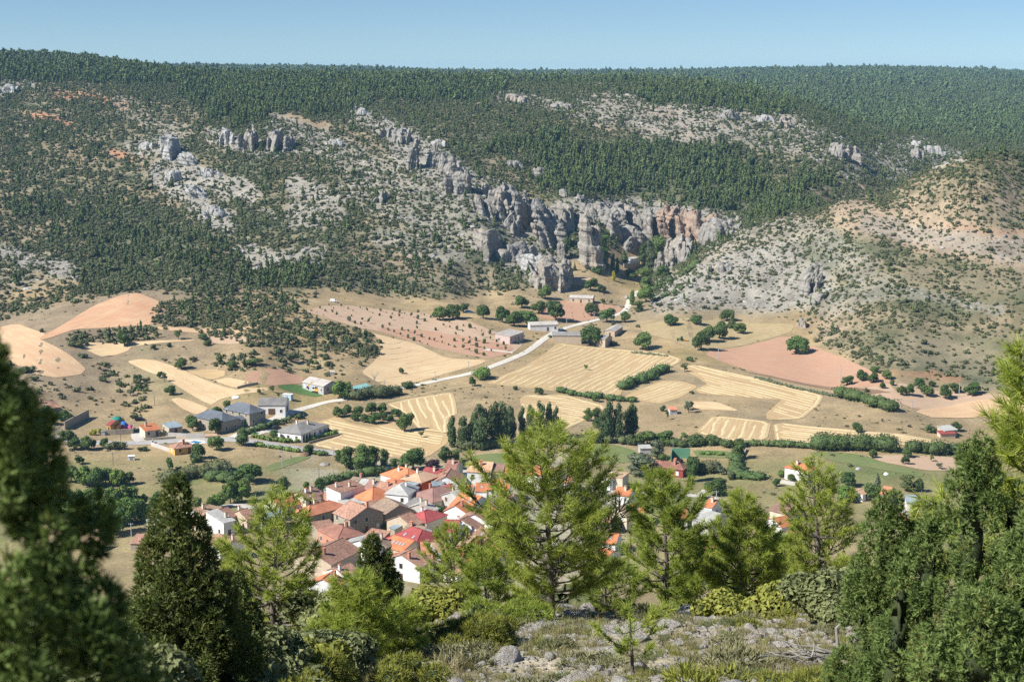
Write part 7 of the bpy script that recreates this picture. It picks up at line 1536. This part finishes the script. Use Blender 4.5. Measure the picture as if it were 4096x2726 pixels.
# ------------------------------------------------------------------ the hillside in front: pines, junipers, scrub, stones
def spot(fx, D):
    a, b, c = ray(*F(fx, 1300)); x = a / b * D; return x, D, Z(x, D)
def height_to(fy, D, z):
    a, b, c = ray(*F(1178, fy)); return HCAM + c / b * D - z
def fg_mat(name, ca, cb, trans, scale=2.5, cc=None):
    m, nt, b = new_mat(name); v = vec_of(nt, 'Object'); t = noise_node(nt, scale, 3, v); ge = nt.nodes.new('ShaderNodeNewGeometry')
    ad = nt.nodes.new('ShaderNodeMath'); ad.operation = 'MULTIPLY_ADD'; ad.inputs[1].default_value = .35; nt.links.new(ge.outputs['Random Per Island'], ad.inputs[0]); nt.links.new(t.outputs['Fac'], ad.inputs[2])
    r = ramp(nt, ad.outputs[0], [(.4, ca), (.85, cb)] + ([(.97, cc)] if cc else [])); nt.links.new(r.outputs[0], b.inputs['Base Color']); b.inputs['Roughness'].default_value = .6
    o = nt.nodes['Material Output']; tr = nt.nodes.new('ShaderNodeBsdfTranslucent'); mx = nt.nodes.new('ShaderNodeMixShader'); mx.inputs[0].default_value = trans
    nt.links.new(r.outputs[0], tr.inputs['Color']); nt.links.new(b.outputs[0], mx.inputs[1]); nt.links.new(tr.outputs[0], mx.inputs[2]); nt.links.new(mx.outputs[0], o.inputs['Surface']); return m
M_NEEDLE = fg_mat('pine_needle', (.20, .285, .038), (.47, .52, .105), .42)
M_NEEDLE2 = fg_mat('darker_pine_needle', (.16, .245, .034), (.40, .46, .088), .4)  # second, darker needle tone
M_JUN = fg_mat('juniper_spray', (.085, .145, .038), (.235, .315, .095), .3, 3, (.28, .24, .09))
M_JUN2 = fg_mat('dark_juniper_spray', (.062, .098, .027), (.185, .23, .065), .25, 3, (.24, .2, .07))
M_OAK = fg_mat('grey_green_shrub_leaf', (.10, .125, .05), (.25, .275, .12), .25, 3)
M_BROOM = fg_mat('yellow_green_broom', (.14, .165, .03), (.33, .34, .07), .25, 3)
M_SAGE = fg_mat('silvery_cushion_leaf', (.15, .155, .075), (.31, .30, .16), .15, 4)
M_GRASS = fg_mat('dry_grass_blade', (.20, .18, .075), (.38, .33, .16), .25, 4)
M_CORE = mat_noise('dark_core_fill', (.03, .045, .018), (.055, .07, .03), 14)  # dark colour standing in for the shade inside the foliage
M_FBARK = mat_noise('grey_pine_bark', (.06, .05, .042), (.20, .175, .15), 9, bmp=.8, bdist=.02, stretch=(1, 1, .3))

def blades(P, Dr, n, length, width, spread, rng, tri_w=True):
    """n thin pointed blades at every point, fanned about the direction Dr"""
    m = len(P); P = np.repeat(P, n, 0); Dr = np.repeat(Dr, n, 0); k = len(P)
    d = unit(Dr + rng.normal(0, 1, (k, 3)) * spread); L = (length * rng.uniform(.7, 1.2, k))[:, None]; s = unit(np.cross(d, rng.normal(0, 1, (k, 3)))) * width * .5
    V = np.stack([P - s, P + s, P + d * L], 1).reshape(-1, 3)
    return V, np.arange(3 * k).reshape(k, 3)
def bez(p0, p1, p2, n):
    t = np.linspace(0, 1, n)[:, None]; return (1 - t) ** 2 * p0 + 2 * t * (1 - t) * p1 + t * t * p2
def pine(label, fx, D, ftop, fwidth, seed, mat=M_NEEDLE, lean=0.0, bare=.12, dens=1.0, tuft=.17, low=.1, base=None, open_top=.0, name='pine_tree', dead=0.0):
    rng = np.random.default_rng(seed); x, y, z = spot(fx, D) if base is None else base
    H = height_to(ftop, D, z); Rw = fwidth * FS / FPX * math.hypot(D, HCAM - z) / 2
    t = empty(name, (x, y, z), 0, label, 'pine tree', 'pines on the near hillside')
    r0 = .020 * H + .012
    tr = np.array([[lean * H * f + .05 * H * math.sin(3 * f + seed) * f, .03 * H * math.sin(4 * f + seed * 2) * f, H * f * .98] for f in np.linspace(-.05, 1, 12)])
    MB().tube(tr, [r0 * (1 - .93 * k / 11) for k in range(12)], 8).build('trunk', M_FBARK, t, smooth=True)
    tp = lambda f: np.array([np.interp(f, np.linspace(-.05, 1, 12), tr[:, k]) for k in range(3)])
    br = MB(); T_P, T_D = [], []
    f = bare; lev = 0
    step = .25 / H * (1 if H > 3 else .8)
    while f < .97:
        nb = rng.integers(4, 7) if f < .85 else rng.integers(3, 5); a0 = rng.uniform(0, 6.28)
        prof = (min(1, (1.03 - f) / .66)) ** .75 * (low + (1 - low) * min(1, (f - bare + .08) / .22))
        for k in range(nb):
            a = a0 + k * 6.28 / nb + rng.normal(0, .25); L = Rw * prof * rng.uniform(.45, 1.25); L = max(L, .10 * H * (1.02 - f) + .12)
            el = .22 + .85 * f ** 1.3 + rng.normal(0, .2); h = np.array([math.cos(a), math.sin(a), 0])
            p0 = tp(f); p2 = p0 + h * L * math.cos(el * .6) + np.array([0, 0, L * math.sin(el) * .85 + .18 * L]); p1 = p0 + h * L * .55 + np.array([0, 0, L * .12 * math.sin(el) - .06 * L])
            B = bez(p0, p1, p2, 7); rb = max(.005, r0 * .34 * (L / (Rw + .01)) ** .8 * (1.1 - f * .5)); br.tube(B, [rb * (1 - .8 * j / 6) for j in range(7)], 5)
            isdead = rng.random() < dead * (1.2 - f)
            d_end = unit(B[6] - B[4]) + np.array([0, 0, .35]); ends = [] if isdead else [(B[6], d_end)]
            ns = max(3, int(L / .085))
            for j in range(ns):
                u = .36 + .62 * (j + rng.random()) / ns; q = np.array([np.interp(u, np.linspace(0, 1, 7), B[:, c]) for c in range(3)])
                side = np.array([-h[1], h[0], 0]) * (1 if j % 2 else -1); dd = unit(h * .75 + side * rng.uniform(.4, 1.0) + np.array([0, 0, rng.uniform(.15, .8)])); l2 = L * rng.uniform(.16, .36) * (1.15 - u * .6) + .05
                e = q + dd * l2 + np.array([0, 0, l2 * .22]); br.tube([q, (q + e) / 2 + np.array([0, 0, -.03 * l2]), e], [rb * .42, rb * .3, .003], 3)
                if isdead: continue
                ends.append((e, dd + np.array([0, 0, .3])))
                if rng.random() < .95 * dens: ends.append((q * .45 + e * .55, dd + np.array([0, 0, .25])))
                if l2 > .3 and rng.random() < .8: 
                    s2 = unit(dd + rng.normal(0, .7, 3)); e2 = (q + e) / 2 + s2 * l2 * .5; br.tube([(q + e) / 2, e2], [rb * .25, .003], 3); ends.append((e2, s2 + np.array([0, 0, .3])))
            for p, dd in ends:
                if rng.random() < dens * (1 - open_top * f): T_P.append(p); T_D.append(dd)
        f += step * rng.uniform(.8, 1.2); lev += 1
    T_P.append(tr[-1]); T_D.append(np.array([0, 0, 1.0]))
    br.build('branch', M_FBARK, t, smooth=True).name = 'branches'
    P, Dd = np.array(T_P), unit(np.array(T_D))
    wmul = max(1.0, D / 34)
    V1, F1 = blades(P, Dd, 22, tuft * 1.2, .0135 * wmul, .6, rng); V2, F2 = blades(P - Dd * tuft * .4, Dd, 9, tuft, .0135 * wmul, .8, rng)
    obj('needles', mesh_np('needles', np.r_[V1, V2], np.r_[F1, F2 + len(V1)], mat), t)
    print('PINE', label[:30], 'H %.1f R %.1f tufts %d' % (H, Rw, len(P)))
    return t
def sprays(lobes, per_m2, n_leaf, length, width, rng, up=.55, spread=.5, inner=.2, leafy=False):
    area = sum(4 * math.pi * ((r[0] * r[1]) ** 1.6 / 3 + (r[0] * r[2]) ** 1.6 / 3 + (r[1] * r[2]) ** 1.6 / 3) ** (1 / 1.6) for c, r in lobes)
    P, N = lobes_points(lobes, int(area * per_m2), rng, inner); d = unit(N + np.array([0, 0, up]) + rng.normal(0, .25, P.shape))
    if leafy: 
        V, Q = leaf_quads(P, d, length, rng, spread, .55); return V, tri(Q)
    return blades(P, d, n_leaf, length, width, spread, rng)
def juniper(label, fx, D, ftop, fwidth, seed, mat=M_JUN, n=90, lobe=.15, per=700, leaf=.05, wid=.014, pw=.8, name='juniper', spires=(), base=None, cat='juniper', group=None, lean=0.0, shape=None):
    rng = np.random.default_rng(seed); x, y, z = spot(fx, D) if base is None else base
    H = height_to(ftop, D, z); Rw = fwidth * FS / FPX * math.hypot(D, HCAM - z) / 2
    t = empty(name, (x, y, z), 0, label, cat, group); L = []
    sp = [(0, 0, 1.0, 1.0)] + list(spires)
    Lc = []
    for sx, sy, sh, sw in sp:
        for f in (.12, .3, .48, .66, .82): r = Rw * sw * max(.05, 1 - f) ** pw * .3; Lc.append(((sx * Rw + lean * f * H, sy * Rw, f * H * sh * .95), (r, r, H * sh * .13)))
    for k in range(n):
        sx, sy, sh, sw = sp[rng.integers(0, len(sp))] if k > n * .4 else sp[0]
        f = rng.random() ** .9 if k > 3 else .97; R_ = Rw * sw * max(.03, (1.0 - f)) ** pw * (.8 + .35 * min(1, f / .15)); a = rng.uniform(0, 6.28); rr = R_ * rng.uniform(.62, 1.12)
        s = lobe * rng.uniform(.5, 1.25) * (1.05 - .45 * f)
        L.append(((sx * Rw + math.cos(a) * rr + lean * f * H, sy * Rw + math.sin(a) * rr, f * H * sh * .96 + .05), (s * .8, s * .8, s * rng.uniform(1.1, 1.9))))
    V, T = sprays(L, per, 5, leaf, wid, rng)
    obj('foliage', mesh_np('foliage', V, T, mat), t)
    if D < 5: return t
    Vc, Fc = core(Lc, 1.0, 2, rng); Vc = Vc + np.random.default_rng(seed).normal(0, .025, Vc.shape); tag(obj('dark_core', mesh_np('dark_core', Vc, Fc, M_CORE), t), kind='stuff')  # dark solid core added inside the foliage to stop see-through
    MB().tube([(0, 0, -.3), (0, 0, H * .45)], [.02 + .008 * H, .012], 6).build('trunk', M_FBARK, t)
    print('JUN', label[:30], 'H %.2f R %.2f tris %d' % (H, Rw, len(T)))
    return t
def shrub(label, fx, D, w, h, seed, mat=M_OAK, per=420, leaf=.05, wid=.02, n=16, leafy=True, name='shrub', cat='shrub', group=None, base=None, up=.5, lob=.3):
    rng = np.random.default_rng(seed); x, y, z = spot(fx, D) if base is None else base
    L = [((rng.normal(0, w * .24), rng.normal(0, w * .24), h * rng.uniform(.15, .75)), (w * lob * rng.uniform(.6, 1.1),) * 2 + (h * lob * rng.uniform(.7, 1.1),)) for _ in range(n)]
    V, T = sprays(L, per, 4, leaf, wid, rng, up, .6, .35, leafy); Vc, Fc = core(L, .6, 1, rng)
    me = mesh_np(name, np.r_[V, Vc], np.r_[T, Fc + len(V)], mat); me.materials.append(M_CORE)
    mi = np.zeros(len(T) + len(Fc), np.int32); mi[len(T):] = 1; me.polygons.foreach_set('material_index', mi)  # core faces get the dark fill, added behind the leaves
    o = obj(name, me, None, (x, y, z)); return tag(o, label, cat, group)

# pines
pine('tallest young pine with a bare leader in front of the village', 1268, 33, 972, 360, 3, bare=.08, dens=1.0, tuft=.18, open_top=.45, lean=.012)
pine('slender grey branched pine in front of the left cluster of houses', 628, 28, 1118, 250, 5, dens=.9, tuft=.15, open_top=.25, bare=.06)
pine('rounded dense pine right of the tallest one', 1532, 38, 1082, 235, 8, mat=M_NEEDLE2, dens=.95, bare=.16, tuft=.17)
pine('broad pine standing between the rounded and the thin one', 1706, 39, 1122, 215, 13, dens=.95, bare=.12, tuft=.17)
pine('thin wide branched pine next to the big juniper group', 1884, 37, 1046, 200, 21, dens=.8, bare=.10, tuft=.16, open_top=.3)
pine('knee high pine with bare grey twigs on the stony shelf', 1458, 21.5, 1390, 170, 34, dens=.75, bare=.28, tuft=.13, dead=.5, name='young_pine')
pine('small open pine seen against the red roofs', 1036, 44, 1200, 165, 44, dens=.8, bare=.22, tuft=.17, open_top=.3)
pine('low bushy pine in front of the dark twin topped juniper', 818, 24, 1322, 190, 55, dens=1.0, bare=.03, tuft=.15, low=.5, name='young_pine')
pine('short pine beside the dark twin topped juniper', 925, 25, 1395, 120, 56, dens=1.0, bare=.03, tuft=.15, low=.5, name='young_pine')
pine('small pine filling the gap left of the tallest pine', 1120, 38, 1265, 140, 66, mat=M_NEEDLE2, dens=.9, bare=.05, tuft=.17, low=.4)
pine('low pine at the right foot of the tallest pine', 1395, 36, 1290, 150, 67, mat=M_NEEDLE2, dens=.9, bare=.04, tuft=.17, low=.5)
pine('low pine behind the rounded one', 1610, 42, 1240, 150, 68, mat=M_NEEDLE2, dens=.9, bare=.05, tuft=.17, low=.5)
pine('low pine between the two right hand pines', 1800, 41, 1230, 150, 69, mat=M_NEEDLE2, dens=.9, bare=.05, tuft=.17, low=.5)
pine('pine just inside the right edge above the junipers', 2395, 16, 760, 420, 71, dens=.95, bare=.2, tuft=.17, low=.6)
pine('little pine tip between the junipers on the right', 2128, 30, 1140, 110, 72, dens=.8, bare=.1, tuft=.16)
# junipers
juniper('blurred dark juniper close by at the left edge', -38, 2.9, 755, 1060, 1, M_JUN, n=420, lobe=.06, per=3000, leaf=.032, wid=.010, pw=.72, spires=[(.28, .05, .74, .7), (.5, -.05, .5, .6), (-.4, 0, .8, .7)])
juniper('tall cone shaped juniper behind the grey green scrub', 408, 11.5, 1100, 400, 2, M_JUN2, n=300, lobe=.14, per=560, leaf=.055, wid=.014, pw=.95, spires=[(.45, .0, .62, .7), (-.35, .1, .66, .6)])
juniper('dark juniper with twin tips in front of the village', 858, 26, 1240, 150, 4, M_JUN2, n=120, lobe=.15, per=380, leaf=.085, wid=.026, pw=.75, spires=[(.5, 0, .9, .7), (-.5, .1, .6, .7)])
juniper('largest juniper with a pointed top at the right', 2228, 13, 1000, 330, 6, n=210, lobe=.13, per=640, leaf=.056, wid=.0135, pw=.62, spires=[(-.5, .1, .82, .6), (.55, 0, .86, .6), (-.9, -.1, .6, .55), (.95, .1, .72, .6)])
juniper('upright juniper left of the largest one', 2040, 14.5, 1135, 200, 7, n=150, lobe=.125, per=640, leaf=.056, wid=.0135, pw=.5, spires=[(-.45, -.1, .8, .6), (.5, .1, .9, .6)])
juniper('juniper half cut by the right edge', 2375, 12.2, 1130, 240, 9, n=130, lobe=.125, per=640, leaf=.056, wid=.0135, pw=.6, spires=[(-.5, 0, .8, .6)])
juniper('rounded juniper at the bottom right corner', 2270, 10.5, 1370, 330, 10, n=150, lobe=.11, per=560, leaf=.05, wid=.016, pw=.45, spires=[(-.6, -.1, .8, .6), (.6, 0, .9, .6)])
juniper('dark juniper flank beside the tall cone juniper', 545, 12.5, 1330, 150, 12, M_JUN2, n=90, lobe=.12, per=520, leaf=.055, wid=.017, pw=.7)
# scrub on the left
for k, (lab, fx, D, w, h, mat, n, leafy) in enumerate([
 ('grey green holm oak scrub under the blurred juniper', 262, 9.0, 1.0, 1.25, M_OAK, 26, True), ('grey green scrub in front of the cone juniper', 385, 8.6, .8, 1.0, M_OAK, 22, True), ('olive scrub at the foot of the cone juniper', 320, 7.2, .7, .75, M_OAK, 18, True),
 ('yellow green bush at the bottom beside the cone juniper', 470, 7.8, .6, .72, M_BROOM, 18, True), ('yellow green heather bush in the lower left', 545, 9.0, .7, .55, M_BROOM, 16, False), ('grey bush left of the stony shelf', 640, 15.5, 1.3, .8, M_OAK, 18, True), ('olive bush below the slender pine', 590, 17.5, 1.2, 1.1, M_OAK, 20, True),
 ('pale green heath bush at the shelf edge', 690, 17.5, 1.0, .7, M_BROOM, 16, False), ('tall grass like broom in the bottom left', 735, 13.8, .5, .45, M_BROOM, 12, False), ('pale scrub behind the shelf on the left', 745, 22.5, 1.4, .9, M_OAK, 18, True), ('bright broom right of the bushy pines', 918, 20.0, .8, .6, M_BROOM, 14, False), ('yellow broom under the tallest pine', 1112, 26.5, 1.2, .6, M_BROOM, 14, False),
 ('pale olive bush at the foot of the junipers', 1940, 27.0, 1.5, 1.1, M_OAK, 18, True), ('yellowish bush in front of the right pines', 1815, 31.0, 1.3, .8, M_BROOM, 14, True), ('green bush between the right pines', 1660, 32.0, 1.2, .6, M_BROOM, 14, True), ('bright broom at the bottom by the right junipers', 1880, 17.2, .8, .4, M_BROOM, 12, False), ('low broom at the bottom right of the shelf', 1990, 15.5, .8, .45, M_BROOM, 12, False),
 ('green bush under the small open pine', 1010, 36.0, 1.6, .9, M_BROOM, 14, True), ('bush at the left foot of the tallest pine', 1190, 29.5, 1.3, .8, M_NEEDLE2, 14, False), ('silvery bush behind the bottom left scrub', 215, 13.0, 1.3, 1.4, M_OAK, 20, True), ('leafy heath bush in the lower left middle', 500, 8.2, .8, .8, M_BROOM, 20, False), ('olive heath bush right of the cone juniper', 585, 11.5, 1.0, .8, M_OAK, 20, True), ('yellowish heath at the bottom left of the shelf', 640, 11.0, .8, .6, M_BROOM, 16, False), ('grey green bush between cone juniper and slender pine', 560, 14.5, 1.2, 1.2, M_OAK, 20, True), ('pale bush behind the low bushy pines', 770, 27.0, 1.6, 1.3, M_OAK, 18, True), ('light green bush left of the low bushy pine', 720, 20.0, 1.0, .9, M_BROOM, 16, True),
 ('dark scrub at the bottom left corner', 330, 5.6, .7, .6, M_JUN2, 18, False), ('dark low scrub left of the yellow bush', 420, 6.4, .6, .55, M_JUN2, 16, False)]):
    far = D / 9
    shrub(lab, fx, D, w, h, 200 + k, mat, per=900 / max(1, far) ** 1.3, leaf=.032 * max(1, far ** .6) * (1.7 if not leafy else 1), wid=.008 * max(1, far ** .6), n=n, leafy=leafy)
# cushions, grass, stones on the shelf
def shelf():
    rng = np.random.default_rng(12)
    fm = [None] * 5
    for k in range(5):
        r2 = np.random.default_rng(400 + k); L = [((r2.normal(0, .2), r2.normal(0, .2), .12), (.26, .26, .2)) for _ in range(6)]; V, T = sprays(L, 70, 4, .17, .03, r2, 1.0, .5)
        fm[k] = mesh_np('cushion_shrub', V, T, (M_SAGE, M_SAGE, M_OAK, M_BROOM, M_SAGE)[k])
    rocks = []
    for k in range(7):
        V, Fc = ICO[3]; n = fbm3(V[:, 0] * 1.3 + k * 9, V[:, 1] * 1.3, V[:, 2] * 1.3, 3, k); q = np.sign(V) * np.abs(V) ** .7 * (1 + .42 * n)[:, None] * np.array([1, .72, .4]); rocks.append(mesh_np('rock', q, Fc, MR_NEAR))
    cnt = 0
    def pos(): 
        D = rng.uniform(14.5, 41) ; fx = rng.uniform(700, 2010) if rng.random() < .85 else rng.uniform(560, 2100)
        return spot(fx, D)
    for k in range(280):
        x, y, z = pos(); s = float(np.clip(rng.lognormal(-1.95, .5), .07, .45)); o = bpy.data.objects.new('rock', rocks[k % 7]); COL.objects.link(o)
        o.location = (x, y, z + s * .1); o.rotation_euler = (rng.normal(0, .25), rng.normal(0, .25), rng.uniform(0, 6.28)); o.scale = (s * 1.15, s, s * rng.uniform(.6, 1.1)); tag(o, '%s white limestone rock lying %s' % ('large' if s > .2 else 'mid sized' if s > .13 else 'small', place(x, y, z, SHELF_MARKS)), 'rock', 'limestone rocks on the stony shelf')
    for k in range(120):
        x, y, z = pos(); s = float(np.clip(rng.lognormal(-.75, .4), .22, .95)); o = bpy.data.objects.new('cushion_shrub', fm[k % 5]); COL.objects.link(o)
        o.location = (x, y, z - .02); o.rotation_euler.z = rng.uniform(0, 6.28); o.scale = (s, s, s * rng.uniform(.6, 1)); tag(o, '%s %s cushion shrub %s' % ('wide' if s > .5 else 'little', ('silvery', 'pale silvery', 'olive', 'yellow green', 'grey')[k % 5], place(x, y, z, SHELF_MARKS)), 'shrub', 'cushion shrubs on the stony shelf')
    peb = [mesh_np('pebble', ICO[1][0] * np.array([1, .75, .5]) * rng.uniform(.75, 1.2, (len(ICO[1][0]), 1)), ICO[1][1], MR_NEAR) for _ in range(4)]
    n = 18000; D = 13 + 30 * rng.random(n) ** 1.2; a = rng.uniform(-.20, .30, n); x = a * D; m = fbm2(x / 2.4, D / 1.6, 3, 83); k = rng.random(n) < np.clip(.75 - 1.2 * m, .05, 1); x, D = x[k], D[k]; s = rng.lognormal(-3.2, .5, len(x))
    instancer('pebbles', peb, np.c_[x, D, zt(x, D) + s * .2], np.c_[s * 1.2, s, s * .9], rng.uniform(0, 6.28, len(x)), rng.integers(0, 4, len(x)), MR_NEAR, 'small broken limestone scattered over the shelf')
    gr = []
    for k in range(4):
        r2 = np.random.default_rng(440 + k); P = np.c_[r2.normal(0, .05, (14, 2)), np.zeros(14)]; V, T = blades(P, np.tile([0, 0, 1.0], (14, 1)), 5, .17, .008, .45, r2); gr.append(mesh_np('grass_tuft', V, T, (M_GRASS, M_SAGE, M_GRASS, M_BROOM)[k]))
    n = 6000; D = 13 + 30 * rng.random(n); a = rng.uniform(-.36, .36, n); x = a * D; m = fbm2(x / 2.4, D / 1.6, 3, 83); k = rng.random(n) < np.clip(.45 + 1.4 * m, .08, 1); x, D = x[k], D[k]; s = rng.lognormal(-.2, .35, len(x))
    instancer('grass', gr, np.c_[x, D, zt(x, D)], np.c_[s, s, s], rng.uniform(0, 6.28, len(x)), rng.integers(0, 4, len(x)), M_GRASS, 'dry grass tufts between the stones')
MR_NEAR = rock_mat('white_field_stone', (.36, .335, .29), (.54, .51, .455), (.68, .655, .60), (.48, .40, .30), .55, .7)
for n_ in MR_NEAR.node_tree.nodes:
    if n_.type == 'TEX_NOISE': n_.inputs['Scale'].default_value *= 9
shelf()
def dead_branches():
    rng = np.random.default_rng(31); x, y, z = spot(1905, 20.5); t = empty('dead_branch_pile', (x, y, z), 0, 'heap of dead grey branches lying beside the junipers', 'dead branches')
    for k in range(16):
        a = rng.uniform(2.2, 4.2); L = rng.uniform(.35, 1.0); p = np.array([rng.normal(0, .2), rng.normal(0, .15), .08]); d = np.array([math.cos(a), math.sin(a) * .5, rng.uniform(.0, .25)])
        mb = MB(); B = bez(p, p + d * L * .5 + np.array([0, 0, .15]), p + d * L, 6); mb.tube(B, [.022 * (1 - .8 * j / 5) for j in range(6)], 5)
        for j in range(4): q = B[1 + j]; e = q + unit(d + rng.normal(0, .8, 3)) * L * .3; e[2] = max(e[2], .03); mb.tube([q, e], [.009, .003], 3)
        mb.build('branch', M_DEADWOOD, t)
    MB().tube([(.15, 0, 0), (.2, 0, .25), (.16, .02, .6), (.25, .0, .72)], [.03, .026, .02, .008], 6).build('stump', M_DEADWOOD, t)
dead_branches()
def twig_bush(label, fx, D, ftop, w, seed):
    rng = np.random.default_rng(seed); x, y, z = spot(fx, D); H = .9; t = empty('dead_bush', (x, y, HCAM - D * math.tan(PITCH + math.atan((1340 * FS - 1362) / FPX))), 0, label, 'dead bush')
    for k in range(14):
        a = rng.uniform(0, 6.28); d = np.array([math.cos(a) * .55 * w, math.sin(a) * .55 * w, H * rng.uniform(.6, 1)]); mb = MB(); B = bez(np.zeros(3), d * .5 + np.array([0, 0, .12 * H]), d, 6); mb.tube(B, [.02 * (1 - .8 * j / 5) for j in range(6)], 4)
        for j in range(9): q = B[rng.integers(1, 6)]; e = q + unit(d + rng.normal(0, .9, 3) * np.linalg.norm(d)) * H * .22; mb.tube([q, e], [.006, .002], 3)
        mb.build('branch', M_DEADWOOD, t)
# ------------------------------------------------------------------ scrub of the slope below the shelf
def slope_scrub():
    rng = np.random.default_rng(91); n = 5200; y = 44 + 330 * rng.random(n) ** .8; x = rng.uniform(-.40, .40, n) * y; k = (y > 44)
    s = rng.lognormal(.1, .3, n) * .8
    for hx, hy, hr in HOUSES: k &= np.hypot(x - hx, y - hy) > hr * .6 + 2
    x, y, s = x[k], y[k], s[k]
    instancer('slope_scrub', SHRUB_MESH, np.c_[x, y, zt(x, y) - .1], np.c_[s, s, s], rng.uniform(0, 6.28, len(x)), rng.integers(0, 6, len(x)), M_SHRUB, 'scrub covering the steep slope above the village')
slope_scrub()
plant_hills()
